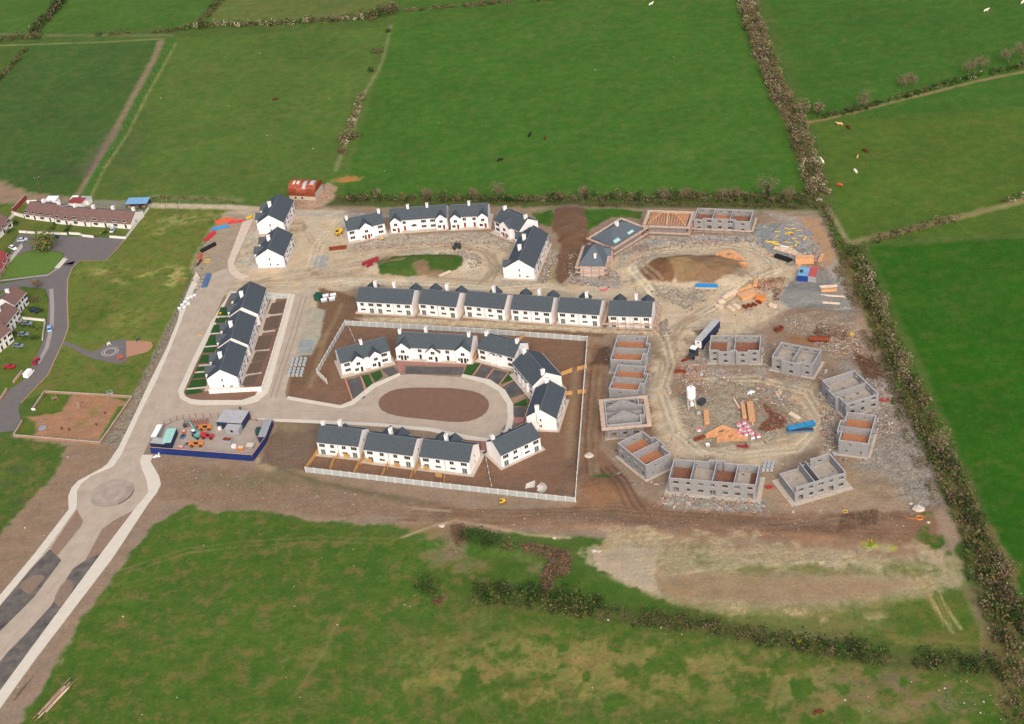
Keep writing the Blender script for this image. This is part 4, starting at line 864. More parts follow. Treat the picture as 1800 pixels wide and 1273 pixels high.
K8=[o_ for o_ in bpy.data.objects if o_.get('label','').startswith('roofless block house strewn')][0]; crossy(K8,np.hypot(*(np.array(W(1545,692.5,5.3))-np.array(W(1487,711,5.3)))),[7.4],-.6)
# K6 = F
o,a,L,D=rc((1397.2,859.1),(1487.5,832.4),10.4)
shell('roofless block house with dusty concrete floor and plain side wall, lower right of the close',o,a,L,D,[(0,0),(L,0),(L,D),(L*.62,D),(L*.62,D+.9),(L*.38,D+.9),(L*.38,D),(0,D)],[(L/2,.3,D-.3),(L/2-1.8,.3,D-.3)],[(.3,L/2-1.95,.3,D-.3,'slab'),(L/2+.12,L-.3,.3,D-.3,'slab')],group=gk,seed=12,clutter=2,H=5.6,low=(0,0,0,3.4,3.4,3.4,3.4,3.4),foot=1.7)
# K5 = G
o,a,L,D=rc((1175.3,841.7),(1328.9,854.4),9.4)
shell('long roofless block terrace of four rooms with rusty joists, nearest the camera',o,a,L,D,[(0,0),(L,0),(L,D),(L*.6,D),(L*.6,D+1),(L*.41,D+1),(L*.41,D),(0,D)],[(L*.25,.3,D-.3),(L*.5,.3,D+.6),(L*.75,.3,D-.3)],[(.3,L*.25-.12,.3,D-.3,'joist'),(L*.25+.12,L*.5-.12,.3,D-.3,'slab'),(L*.5+.12,L*.75-.12,.3,D-.3,'joist'),(L*.75+.12,L-.3,.3,D-.3,'half')],group=gk,seed=15,H=5.6,foot=1.4)
# K4
A=np.array(W(1085.5,780,5.3)); B_=np.array(W(1135,820,5.3)); an=math.atan2(*(B_-A)[::-1]); L=np.hypot(*(B_-A))
shell('roofless block house turned diagonally with orange boards in both rooms',A,an,L,9.6,[(0,0),(L,0),(L,9.6),(L*.7,9.6),(L*.7,10.8),(L*.32,10.8),(L*.32,9.6),(0,9.6)],[(L/2,.3,10.4)],[(.3,L/2-.12,.3,9.3,'deck'),(L/2+.12,L-.3,.3,9.3,'deck')],group=gk,seed=18,H=5.6)
# K1, K2, K3 in the column left of the haul road
def shellcol(label,pl_,pr_,ln,seed,step,**kw):
    A=np.array(W(*pl_,5.3)); B_=np.array(W(*pr_,5.3)); an=math.atan2(*(B_-A)[::-1]); L=np.hypot(*(B_-A))
    r=shell(label,A,an,L,ln,[(0,0),(L,0),(L,ln*.3),(L+1.4,ln*.3),(L+1.4,ln*.72),(L,ln*.72),(L,ln),(0,ln)],[],[(.3,L-.3,.3,ln/2-.2,kw.get('fl','deck')),(.3,L-.3,ln/2+.2,ln-.3,kw.get('fl','deck'))],group=gk,seed=seed)
    crossy(r,L+1.0,[ln/2],.3,gable=False); return r,A,an,L
shellcol('roofless block house with two orange floors, top of the left column by the haul road',(1072.5,632),(1128,634.5),15,21,1)
shellcol('roofless block house in the middle of the left column, right against the gabled one',(1070,683),(1122,687),14,22,1)
K3,K3A,K3an,K3L=shellcol('block house with two inner gable walls and a ring of scaffold boards',(1066.5,748),(1128,742.5),13.5,23,1,fl='slab')
crossy(K3,K3L,[3.6,9.8],.6,gable=True,H=5.4)
# upper right unfinished ones
o,a,L,D=rc((1219,385.5),(1319,390),9.0)
shell('roofless block terrace of three rooms beside the timber-trussed house, top right',o,a,L,D,[(0,0),(L*.12+1.2,0),(L*.12+1.2,1.1),(L*.72,1.1),(L*.72,0),(L,0),(L,D),(0,D)],[(L*.32,1.4,D-.3),(L*.64,1.4,D-.3)],[(.3,L*.32-.12,1.5,D-.3,'joist'),(L*.32+.12,L*.64-.12,1.5,D-.3,'deck'),(L*.64+.12,L-.3,1.5,D-.3,'joist')],group='unfinished houses of the upper right close',seed=25,foot=.4)
# ---------------- hipped roofs in the making ----------------
def hip(b,L,D,h,tn,ov=.4,z=.05,th=.15):
    x0,x1,y0,y1=-ov,L+ov,-ov,D+ov; e=h-ov*tn+z; w_=(y1-y0)/2; r=e+w_*tn; ym=(y0+y1)/2
    A_=(x0,y0,e);B2=(x1,y0,e);C_=(x1,y1,e);D_=(x0,y1,e);P_=(x0+w_,ym,r);Q_=(x1-w_,ym,r)
    if x1-x0<=2*w_+.1: P_=Q_=((x0+x1)/2,ym,r)
    if P_==Q_:
        for t in((A_,B2,P_),(B2,C_,P_),(C_,D_,P_),(D_,A_,P_)): b.slab(t,th)
    else:
        for t in((A_,B2,Q_,P_),(B2,C_,Q_),(C_,D_,P_,Q_),(D_,A_,P_)): b.slab(t,th)
    return P_,Q_,e,[A_,B2,C_,D_]
gs='unfinished houses of the upper right close'
def hiphouse(label,o,an,L,D,roof=True,wallm='render',h=5.1,wing=None,seed=1,tn=.62):
    root=thing('unfinished_house',label,'unfinished house',(o[0],o[1],0),an,gs)
    b=MB(); b.box(0,L,0,D,0,h-.3); b.build('wall',M[wallm],root)
    if roof:
        rf=MB(); P_,Q_,e,cn=hip(rf,L,D,h,tn)
        ro=rf.build('roof',M['slate2'],root); rd=MB()
        for c_,t in((cn[0],P_),(cn[1],Q_),(cn[2],Q_),(cn[3],P_),(P_,Q_)):
            if c_!=t: rd.tube(Vector(c_)+Vector((0,0,.06)),Vector(t)+Vector((0,0,.06)),.14,n=5)
        rd.build('ridge_tile',M['ridge'],ro)
    else:
        ro=root; fr=MB(); ov=.2; w_=D/2; r=h+w_*tn; ym=D/2
        x=w_
        def raf(p,q,s=.09): fr.tube(p,q,s,n=4)
        k=0.0
        while k<=L+.01:
            rr=min(k,L-k,w_); zt=h+rr*tn; 
            if rr>.4: raf((k,0,h),(k,rr,zt)); raf((k,D,h),(k,D-rr,zt))
            k+=1.0
        k=.6
        while k<D-.3:
            rr=min(k,D-k); raf((0,k,h),(rr,k,h+rr*tn)); raf((L,k,h),(L-rr,k,h+rr*tn)); k+=1.0
        for c_,t in(((0,0,h),(w_,ym,r)),((0,D,h),(w_,ym,r)),((L,0,h),(L-w_,ym,r)),((L,D,h),(L-w_,ym,r)),((w_,ym,r),(L-w_,ym,r))): raf(c_,t,.13)
        k=0
        while k<=L: fr.box(k-.04,k+.04,.1,D-.1,h-.2,h-.02); k+=1.2
        fr.build('roof_frame',M['timber'],root); 
        c=MB(); c.slab([(L/2+.12,.02,h+.02),(L/2+.12,D/2,h+D/2*tn+.02),(L/2-.12,D/2,h+D/2*tn+.02),(L/2-.12,.02,h+.02)],.2); c.slab([(L/2+.12,D/2,h+D/2*tn+.02),(L/2+.12,D,h+.02),(L/2-.12,D,h+.02),(L/2-.12,D/2,h+D/2*tn+.02)],.2); c.build('party_wall',M['concrete'],root)
        MB().box(.2,L-.2,.2,D-.2,h-.297,h-.25).build('ceiling_floor',M['oldwood'],root)
    k=MB(); k.box(-.9,L+.9,-.9,D+.9,0,.08); k.build('foundation',M['concrete'],root)
    return root,ro
def scaffold(label,o,an,L,D,off=.7,wd=1.1,lev=(2.2,4.3),sides='snew',H=6.2,L2=None,grp='scaffolding around unfinished houses',boards='board',rail=True):
    root=thing('scaffolding',label,'scaffolding',(o[0],o[1],0),an,grp)
    def pole(p,q,nm='scaffold_pole'):
        b=MB(); b.tube(p,q,.055,n=5); b.build(nm,M['pole'],root)
    S={'s':((-off-wd,-off-wd),(L+off+wd,-off),'x'),'n':((-off-wd,D+off),(L+off+wd,D+off+wd),'x'),'w':((-off-wd,-off+.01),(-off,D+off-.01),'y'),'e':((L+off,-off+.01),(L+off+wd,D+off-.01),'y')}
    for s in sides:
        (x0,y0),(x1,y1),ax=S[s]; ln=(x1-x0) if ax=='x' else (y1-y0); n=max(2,int(ln/2.6)+1)
        for i in range(n):
            t=i/(n-1)
            for e in(0,1):
                if ax=='x': x=x0+.06+(ln-.12)*t; y=(y0+.06,y1-.06)[e]
                else: y=y0+.06+(ln-.12)*t; x=(x0+.06,x1-.06)[e]
                if e==0 and s in'sw' or e==1 and s in 'ne': pole((x,y,0),(x,y,H))
                else: pole((x,y,0),(x,y,H-1.2))
        for z in lev:
            b=MB(); m=5
            for k in range(m):
                if ax=='x': w2=(y1-y0)/m; b.box(x0,x1,y0+k*w2+.02,y0+(k+1)*w2-.02,z,z+.06)
                else: w2=(x1-x0)/m; b.box(x0+k*w2+.02,x0+(k+1)*w2-.02,y0,y1,z,z+.06)
            b.build('board_platform',M[boards],root)
            if rail and H>z+.9:
                e=(y0+.06) if s=='s' else ((y1-.06) if s=='n' else ((x0+.06) if s=='w' else (x1-.06)))
                if ax=='x': pole((x0,e,z+.9),(x1,e,z+.9),'guard_rail')
                else: pole((e,y0,z+.9),(e,y1,z+.9),'guard_rail')
    return root
# S1 small hipped house
A=np.array(W(1019,465,5.1)); B_=np.array(W(1061,466,5.1)); an=math.atan2(*(B_-A)[::-1]); L=np.hypot(*(B_-A))
r1,ro=hiphouse('white unfinished house with dark hipped slate roof and one chimney, in scaffolding',A,an,L,13,seed=1,wallm='breath',tn=.75)
chimney(ro,L*.62,2.6,5.6,8.2,.8,1.1); item(r1,'slit',L*.5,0,3.4,0)
wg=MB(); 
for s_ in(-1,1): wg.slab([(L+1.6,9+s_*2.2,5.0),(L+1.6,9,7.0),(L-2.6,9,7.0),(L-.2,9+s_*2.2,5.0)],.12)
wg.build('wing_roof',M['slate2'],r1); b=MB(); b.box(L,L+1.5,7,11,0,4.9); b.build('wing_wall',M['breath'],r1)
scaffold('scaffolding wrapped around the small hipped house by the brown spoil bank',A,an,L,13,wd=1.0,lev=(2.3,4.4),H=5.8)
# S2 rotated
Aw=np.array(W(1078,431,5.1)); Bw=np.array(W(1128,400,5.1)); an=math.atan2(*(Bw-Aw)[::-1]); L=np.hypot(*(Bw-Aw))
r2,ro=hiphouse('unfinished house with half-laid hipped slate roof turned at an angle, scaffolded',Aw,an,L,10.5,wallm='block',tn=.6)
chimney(ro,L*.5,5.25,7.8,9.6,.9,1.2); 
b=MB(); b.slab([(1.2,.0,5.32),(4.2,.0,5.32),(4.2,1.2,6.04),(1.2,1.2,6.04)],.04); b.build('teal_felt',M['seafoam'],ro)
b=MB(); b.slab([(9,.1,5.38),(12,.1,5.38),(12,1.0,5.92),(9,1.0,5.92)],.04); b.build('teal_felt',M['seafoam'],ro)
scaffold('scaffolding along all sides of the angled hipped house',Aw,an,L,10.5,wd=1.2,lev=(2.2,4.6),H=6.0)
# S3 trusses
A=np.array(W(1139,394,5.1)); B_=np.array(W(1205,396.5,5.1)); an=math.atan2(*(B_-A)[::-1]); L=np.hypot(*(B_-A))
hiphouse('unfinished block house with an open orange timber hip roof frame',A,an,L,9.2,roof=False,wallm='block',tn=.58)
scaffold('scaffolding with two board decks around the timber-framed roof',A,an,L,9.2,wd=1.4,lev=(2.2,4.9),H=6.3)
# scaffolds at the row end and the gabled shell
r6,L6,D6=ROWROOTS[5]
scaffold('scaffolding around the white house at the end of the middle row',np.array(r6.location[:2]),r6.rotation_euler[2],L6,D6,off=1.2,wd=.9,lev=(2.4,),H=5.6,sides='new')
scaffold('scaffold deck ringing the block house with gable walls',K3A,K3an,K3L+1.4,13.5,off=.25,wd=1.5,lev=(4.6,),H=5.4,sides='snew',rail=False)
scaffold('low scaffold boards fronting the roofless block terrace top right',o:=np.array(W(1219,385.5,5.3)),math.atan2(*(np.array(W(1319,390,5.3))-o)[::-1]),dist((1219,385.5),(1319,390),5.3),9,off=.4,wd=.9,lev=(1.6,),H=2.2,sides='se',rail=False)
# ---------------- vegetation ----------------
PAL=dict(olive=(92,94,52),dark=(46,58,32),green=(62,86,36),brown=(106,88,68),twig=(122,104,84),blossom=(170,160,128),pale=(124,116,84),gorse=(176,156,50),red=(120,70,58),bright=(86,120,44),orange=(190,96,60))
def leafmesh(name,P,S,Cc,aspect=1.0,flat=.0):
    n=len(P); a=rng.normal(size=(n,3)); a/=np.linalg.norm(a,axis=1)[:,None]; b=rng.normal(size=(n,3)); b[:,2]*=1-flat
    b-=a*(a*b).sum(1)[:,None]; b/=np.linalg.norm(b,axis=1)[:,None]; a=a*S[:,None]*.5; b=b*S[:,None]*.5*aspect
    V=np.stack([P-a-b,P+a-b*.6,P+a*.8+b,P-a*.7+b*.9],1).reshape(-1,3)
    me=bpy.data.meshes.new(name); me.vertices.add(4*n); me.vertices.foreach_set('co',V.astype(np.float32).ravel())
    me.loops.add(4*n); me.loops.foreach_set('vertex_index',np.arange(4*n,dtype=np.int32)); me.polygons.add(n)
    me.polygons.foreach_set('loop_start',np.arange(0,4*n,4,dtype=np.int32)); me.update()
    ca=me.color_attributes.new('Col','FLOAT_COLOR','POINT'); cc=np.concatenate([np.repeat(Cc,4,0),np.ones((4*n,1))],1); ca.data.foreach_set('color',cc.astype(np.float32).ravel())
    me.materials.append(M['leaf']); return me
def pick(pal,n,var=.25):
    ks=list(pal); w_=np.array([pal[k] for k in ks],float); w_/=w_.sum(); A_=np.array([lin(PAL[k]) for k in ks])
    return A_[rng.choice(len(ks),n,p=w_)]*(1+var*rng.uniform(-1,1,(n,1)))
def clumps(cs,rad,ht,pal,per,size=.55,z0=0):
    """cs (N,2) clump centres, rad/ht arrays"""
    N_=len(cs); cc=pick(pal,N_,.2); P=[];S=[];CO=[]
    for i in range(N_):
        n=max(4,int(1.6*per*rad[i]**1.6)); d=rng.normal(size=(n,3)); d/=np.linalg.norm(d,axis=1)[:,None]; r=rng.uniform(.35,1,(n,1))**.5
        p=d*r; p[:,0]*=rad[i]; p[:,1]*=rad[i]; p[:,2]=(p[:,2]*.5+.5)*ht[i]
        p[:,0]+=cs[i,0]; p[:,1]+=cs[i,1]; P.append(p); S.append(rng.uniform(.5,1.3,n)*size*.82)
        c=cc[i]*(1+.15*rng.uniform(-1,1,(n,1))); k=rng.random(n)<.12; c[k]=pick(pal,k.sum(),.3); CO.append(c)
    P=np.concatenate(P); return P,np.concatenate(S),np.concatenate(CO)
def hedge(label,pts,wd,ht,pal,dens=.55,per=9,size=.55,name='hedge',cat='hedge',group=None,gap=0,rmin=.6,rmax=1.5):
    P=WP(pts); segs=[P[i+1]-P[i] for i in range(len(P)-1)]; ln=[np.hypot(*s_) for s_ in segs]; T_=sum(ln); n=int(T_*(wd if wd>1.5 else 1.5)*dens)
    cs=[]
    for _ in range(n):
        t=rng.uniform(0,T_); i=0
        while t>ln[i] and i<len(ln)-1: t-=ln[i]; i+=1
        u=segs[i]/ln[i]; p=P[i]+u*t+np.array([-u[1],u[0]])*rng.uniform(-wd/2,wd/2)
        if gap and vn(p[0],p[1],7,3)<gap: continue
        cs.append(p)
    cs=np.array(cs); o=cs.mean(0); rad=rng.uniform(rmin,rmax,len(cs)); h=ht*rng.uniform(.5,1.15,len(cs))*(.7+.6*vn(cs[:,0],cs[:,1],9,4))
    p,s_,c_=clumps(cs-o,rad,h,pal,per,size); ob=bpy.data.objects.new(name,leafmesh(name,p,s_,c_)); col.objects.link(ob); ob.location=(o[0],o[1],0)
    tag(ob,label,cat,group); return ob
HB='hedges between the fields'
hedge('tall mixed hedgerow with pale blossom along the left of the top right field',[(1308,-20),(1322,40),(1345,105),(1370,165),(1398,215)],9,4,dict(olive=3,twig=4,pale=2,brown=3,dark=1.5,blossom=.6),.32,9,.6,group=HB,rmax=2.2,rmin=1)
hedge('overgrown hedgerow between the big pasture and the cattle field, with bare twiggy patches',[(1398,215),(1412,260),(1424,300),(1440,345)],8,4.8,dict(olive=3,twig=4,pale=2,brown=3,dark=1.5,blossom=1.2),.34,9,.6,group=HB,rmax=2.0,rmin=1)
hedge('scrubby hedgerow at the corner where the ditch meets the building site',[(1440,350),(1458,395),(1478,440),(1495,475)],4,2.4,dict(olive=4,brown=3,dark=2,twig=2),.45,9,.5,group=HB)
hedge('broad overgrown hedgerow right of the timber store, blossom on its field side',[(1504,440),(1524,500),(1541,560),(1562,610)],7,4,dict(olive=5,brown=4,dark=2,twig=2,green=2.5),.30,8,.65,group=HB,rmax=2.2,rmin=1)
hedge('line of white blossoming blackthorn along the bright green field',[(1522,470),(1546,540),(1562,590),(1586,650),(1604,680)],2.2,3.6,dict(blossom=5,pale=3,twig=2),.6,9,.5,group=HB)
hedge('broad overgrown hedgerow right of the roofless houses',[(1564,610),(1588,665),(1616,730),(1643,790)],7.5,4,dict(olive=5,brown=4,dark=2,twig=2,green=2.5),.30,8,.65,group=HB,rmax=2.2,rmin=1)
hedge('brown and green hedgerow beside the grey stone ground and big white boulder',[(1646,790),(1674,850),(1700,910),(1722,965)],8,4,dict(olive=4,brown=5,dark=3,twig=3,green=2),.32,8,.65,group=HB,rmax=2.2,rmin=1)
hedge('hedgerow with dark bushes at the lower right, beside the wheel ruts',[(1722,965),(1740,1030),(1765,1090),(1790,1150)],10,3.6,dict(olive=4,brown=4,dark=3.5,twig=2.5,green=2),.36,8,.65,group=HB,rmax=2.2,rmin=1)
hedge('tangled scrub in the bottom right corner',[(1770,1150),(1790,1200),(1800,1290)],10,2.6,dict(olive=4,brown=5,dark=2,twig=2,green=2),.36,8,.6,group=HB)
hedge('low scrub behind the bottom right hedge',[(1745,985),(1800,1060),(1850,1130)],8,3,dict(olive=4,brown=4,dark=3,pale=1),.25,8,.6,group=HB)
hedge('low brown scrub on the site side of the right hedge, upper stretch',[(1486,470),(1508,540),(1536,610),(1566,680)],5,1.5,dict(brown=5,olive=4,twig=3,green=1),.3,7,.5,group=HB,gap=.2)
hedge('low brown scrub on the site side of the right hedge, lower stretch',[(1566,680),(1600,760),(1634,840),(1666,920)],5,1.5,dict(brown=5,olive=4,twig=3,green=1),.3,7,.5,group=HB,gap=.2)
hedge('long low hedge crossing the bottom field, green bushy left part',[(832,1048),(900,1052),(980,1064),(1060,1074)],8,4.8,dict(green=4,dark=6,olive=3,brown=1),.6,12,.5,group=HB)
hedge('thin brown part of the bottom hedge strewn with litter',[(1060,1082),(1150,1092),(1240,1104),(1330,1122)],5.5,3.4,dict(brown=4,dark=2.5,olive=3,green=1),.55,10,.45,group=HB)
hedge('bushy part of the bottom hedge near the yellow gorse',[(1330,1122),(1420,1138),(1500,1150),(1560,1158)],6.5,4.4,dict(dark=6,olive=3,green=3,brown=1.5),.6,12,.5,group=HB)
hedge('right end of the bottom hedge before the corner scrub',[(1610,1160),(1680,1172),(1760,1180)],7,4.2,dict(dark=6,olive=3,green=3,brown=1.5),.6,12,.5,group=HB)
hedge('hedge behind the upper houses, from the barn track to the brown spoil',[(590,352),(680,350),(760,350),(850,352),(960,352)],4.5,2.6,dict(dark=4,olive=3,brown=4,twig=2,green=1),.55,9,.55,group=HB,rmax=1.6)
hedge('thick hedge behind the scaffolded houses of the upper right close',[(960,352),(1060,350),(1180,350),(1300,352),(1435,355)],6,3.4,dict(dark=3.5,olive=4,brown=4.5,twig=2,green=1),.5,9,.55,group=HB,rmax=1.8)
hedge('dry grassy hedge bottom between the close and the big pasture',[(1000,362),(1150,360),(1300,364),(1440,366)],2.5,1.2,dict(brown=4,olive=3,dark=2),.6,8,.4,group=HB)
hedge('dark hedge along the top edge, dotted with blossom',[(330,50),(400,46),(470,44),(560,38),(640,34)],4.5,3.2,dict(dark=4,olive=3,twig=2,blossom=1.6,brown=2),.5,8,.65,group=HB,rmax=1.8)
hedge('dark bushes where three top fields meet',[(640,34),(668,26),(700,18)],9,5.5,dict(dark=4,green=2,brown=4,twig=2),.3,8,.7,group=HB,rmax=2.6,rmin=1.2)
hedge('brown clipped hedge along the top of the big pasture',[(712,20),(780,14),(860,8),(960,0),(1000,-3)],3,2.2,dict(brown=5,dark=2,twig=2),.55,8,.6,group=HB,gap=.25)
hedge('broken hedge above the far-left field',[(170,62),(230,60),(290,56),(330,52)],3.5,2.4,dict(dark=3,olive=3,brown=4),.5,8,.6,group=HB,gap=.35)
hedge('dark hedge climbing from the left field corner to the top edge',[(62,58),(80,38),(100,14),(118,-12)],5,4,dict(dark=4,green=2,brown=3,twig=1.5),.45,8,.7,group=HB,rmax=2.2)
hedge('straggling hedge left of the far-left field',[(-20,160),(0,138),(25,112),(45,90)],3,2.4,dict(brown=4,dark=3,olive=2),.5,8,.6,group=HB,gap=.2)
hedge('bushy corner where the left hedges meet',[(-20,76),(20,72),(45,66),(75,68)],6,3.6,dict(dark=4,olive=3,brown=3),.4,8,.6,group=HB)
hedge('hedge rising to the top edge left of the blossom hedge',[(352,42),(375,18),(400,-8)],4,3.4,dict(brown=4,dark=3,olive=2),.5,8,.6,group=HB)
hedge('dark trimmed hedge between the two upper right fields, left part',[(1440,208),(1500,196),(1560,180),(1600,168)],3.2,2.4,dict(dark=5,brown=3,green=2),.6,8,.6,group=HB)
hedge('dark trimmed hedge between the two upper right fields, right part with blossom',[(1600,168),(1670,148),(1740,130),(1820,112)],3.2,2.4,dict(dark=5,brown=3,green=1.5,blossom=.5),.6,8,.6,group=HB)
hedge('brown scrubby hedge between the cattle field and the bright green field',[(1530,425),(1580,412),(1640,396),(1690,382)],4.5,2.6,dict(brown=5,twig=3,dark=2,olive=2),.5,8,.55,group=HB,gap=.15)
hedge('thin hedge end with blossom at the right edge above the bright field',[(1760,358),(1790,350),(1830,340)],3,2.2,dict(dark=3,brown=2,blossom=2),.5,8,.55,group=HB)
hedge('blossoming hedge row running up the middle pasture',[(602,262),(612,238),(622,210),(630,185),(640,165)],3.2,2.8,dict(pale=4,blossom=2,twig=4,brown=2,olive=1),.55,9,.55,group=HB)
hedge('sparse hedge beside the little field stream at the left',[(300,72),(262,150),(215,232),(170,320)],1.0,.7,dict(pale=3,olive=3,brown=2),.25,5,.4,group=HB,gap=.35,rmin=.3,rmax=.7)
hedge('low dark bank of weeds along the lane behind the yard',[(270,348),(320,350),(380,352),(425,356)],2.4,1.0,dict(brown=4,dark=2,olive=2),.55,6,.45,group=HB)
hedge('rough weeds along the left edge of the grey stone strip',[(1470,470),(1500,540),(1530,600),(1560,660),(1590,740)],3,1.2,dict(brown=4,olive=3,green=1,twig=2),.4,6,.5,group=HB)
hedge('garden hedge dividing two bungalow gardens',[(100,388),(88,408)],1.4,1.4,dict(green=4,dark=2),1.0,10,.4,group='garden hedges')
hedge('dark garden hedge right of the first one',[(125,394),(116,409)],1.0,1.2,dict(dark=4,green=2),1.0,10,.4,group='garden hedges')
hedge('garden hedge beside the parked silver car',[(194,398),(184,413)],1.2,1.2,dict(green=4,dark=2),1.0,10,.4,group='garden hedges')
hedge('clipped garden hedge between drives on the curved road, upper one',[(28,573),(52,576),(72,579)],1.5,1.6,dict(green=4,dark=3,olive=1),1.0,10,.4,group='garden hedges')
hedge('thick clipped garden hedge between drives, lower one',[(22,586),(46,594),(68,598)],2.2,1.7,dict(green=4,dark=3,olive=1),.9,10,.4,group='garden hedges')
hedge('garden hedge behind the dark parked car',[(50,542),(78,548)],1.2,1.3,dict(dark=4,green=2),1.0,10,.4,group='garden hedges')
# bushes
def bush(label,px,py,r,h,pal,per=12,size=.45,n=5,name='bush',cat='bush',group=None):
    x,y=W(px,py); cs=rng.uniform(-r*.6,r*.6,(n,2)); p,s_,c_=clumps(cs,rng.uniform(.4,.75,n)*r,rng.uniform(.6,1.05,n)*h,pal,per,size)
    o=bpy.data.objects.new(name,leafmesh(name,p,s_,c_)); col.objects.link(o); o.location=(x,y,float(HT(x,y))); tag(o,label,cat,group)
GB='scattered bushes'
for lb,px,py,r,h,pl in [
 ('big dark green bush on the grass above the brushwood heap',834,950,4.4,4.8,dict(dark=6,green=3)),('second dark green bush touching the big one by the brushwood',862,957,4.2,4.4,dict(dark=6,green=3)),
 ('brownish bush beside the green pair',895,962,2.8,2.4,dict(olive=4,brown=3)),('leafless grey bush alone left of the bottom hedge',752,1034,4.4,4.6,dict(brown=4,dark=4,twig=2)),
 ('purple-brown low bush at the foot of the bottom hedge end',775,1054,2.4,1.0,dict(brown=3,red=3)),('dark round bush in the bottom hedge near its left end',880,1040,2.6,4,dict(dark=5,green=3)),
 ('olive round bush in the bottom hedge left of the gap',985,1060,3.0,4.2,dict(green=4,olive=4,dark=2)),('broad round green bush in the middle of the bottom hedge',1020,1064,3.6,4.2,dict(green=4,olive=4,dark=2)),
 ('dark bush at the right end of the green part of the bottom hedge',1050,1066,2.6,4.2,dict(dark=4,olive=3)),('small yellow gorse bush in the bottom hedge',1408,1128,1.2,1.2,dict(gorse=6)),
 ('dark thorn bush at the foot of the middle pasture hedge',606,248,3.4,3.2,dict(brown=4,dark=3)),('dark thorn bush right beside the first at the hedge foot',626,242,3.2,3.0,dict(brown=4,dark=3)),
 ('lowest thorn bush with worn ground beneath, middle pasture',600,270,3.6,2.6,dict(brown=4,dark=3,pale=1)),('small dark bush high on the middle pasture hedge line',684,56,2.2,2.6,dict(dark=5,olive=1)),
 ('grey-brown bush on the middle pasture hedge line below the top one',664,94,3.2,3.2,dict(brown=5,dark=2)),('dark bush halfway up the middle pasture hedge line',656,126,2.4,2.6,dict(dark=4,olive=1)),
 ('pale flowering bush on the hedge behind the barn track',655,345,3.4,2.6,dict(blossom=5,pale=3,olive=2)),('pale flowering bush in the corner by the rubble heap',615,350,2.4,1.8,dict(blossom=3,pale=3,olive=2)),
 ('dark evergreen bush at the top of the broad right hedge',1500,452,3.4,4.4,dict(dark=6,green=1)),('white blossoming thorn at the ditch corner',1428,322,3.6,3.6,dict(blossom=5,pale=3,twig=1)),
 ('dark bush in the left hedge of the top right field',1342,98,3.2,3.6,dict(dark=6,green=1)),('dark bush halfway down the right hedge by the boulder',1695,890,4,4.2,dict(dark=6,green=2)),
 ('second dark bush in the right hedge below the boulder',1718,925,4,4.2,dict(dark=5,green=3)),('dark bush beside the wheel ruts at lower right',1745,1065,4,4,dict(dark=5,olive=3)),
 ('broad dark green bush at the right picture edge, lower right',1790,1085,4.4,4.4,dict(dark=5,green=4)),('brown bush in the bright field corner beside the white sack',1765,1010,4.2,3.6,dict(twig=4,pale=2,olive=3)),
 ('dark garden bush by the far-left bungalow',28,395,2.2,2.6,dict(dark=4,green=2)),('orange-brown garden shrub below the bungalow terrace',78,366,2.0,1.8,dict(orange=3,brown=3,green=1)),
 ('reddish garden shrub on the curved road',62,530,2.2,2.0,dict(red=4,brown=3)),('small bush by the car in the bungalow gardens',70,372,1.6,2.2,dict(dark=4,green=2)),
 ('yellow flowering bush at the far end of the mud strip',1532,957,1.6,.9,dict(gorse=4,bright=3)),('green bush on the corner of the garden strip',18,408,2.2,1.8,dict(dark=3,green=3))]:
    bush(lb,px,py,r,h,pl,group=GB)
# trees
def tree(label,px,py,h,cr,kind,name='bare_tree',cat='tree',group='trees along the hedges'):
    x,y=W(px,py); root=thing(name,label,cat,(x,y,0),0,group); b=MB(); rn=random.Random(int(px*7+py))
    th=h*.3; b.tube((0,0,-.1),(rn.uniform(-.1,.1),0,th),h*.035,h*.024,7); tips=[]
    def br(p,d,l,r,k):
        q=p+d*l; b.tube(p,q,r,r*.6,5,cap=False)
        if k==0: tips.append((q,d)); return
        for _ in range(3 if k>1 else 4):
            nd=(d+Vector((rn.uniform(-1,1),rn.uniform(-1,1),rn.uniform(-.25,.7)))*.75).normalized(); br(q,nd,l*.68,r*.55,k-1)
    for _ in range(5):
        t=rn.uniform(0,6.28); br(Vector((0,0,th*rn.uniform(.8,1))),Vector((math.cos(t)*.7,math.sin(t)*.7,1)).normalized(),h*.26,h*.016,2)
    b.build('trunk',M['bark'],root)
    P=[];
    for q,d in tips:
        for _ in range(9 if kind!='leaf' else 22): P.append((q.x+rn.gauss(0,cr*.34),q.y+rn.gauss(0,cr*.34),q.z+rn.gauss(.1,cr*.3)))
    P=np.array(P); rr=np.hypot(P[:,0],P[:,1]); P[:,:2]*=np.minimum(1,cr/np.maximum(rr,.01))[:,None]*.98
    if kind=='ivy':
        Q=np.stack([rng.normal(0,.45,260),rng.normal(0,.45,260),rng.uniform(.2,h*.75,260)],1); c0=pick(dict(dark=5,green=2),260); o=bpy.data.objects.new('ivy',leafmesh('ivy',Q,rng.uniform(.3,.6,260),c0)); col.objects.link(o); o.parent=root
    if kind in('bare','ivy'): me_=leafmesh('crown',P,rng.uniform(.8,1.5,len(P)),pick(dict(twig=5,pale=3,brown=1),len(P)),aspect=.055)
    elif kind=='pale': me_=leafmesh('crown',P,rng.uniform(.5,1.0,len(P)),pick(dict(twig=3,pale=4,olive=2),len(P)),aspect=.4)
    else: me_=leafmesh('crown',P,rng.uniform(.5,.9,len(P)),pick(dict(bright=2,olive=5,orange=.35,pale=2),len(P)),aspect=.6)
    o=bpy.data.objects.new('crown',me_); col.objects.link(o); o.parent=root
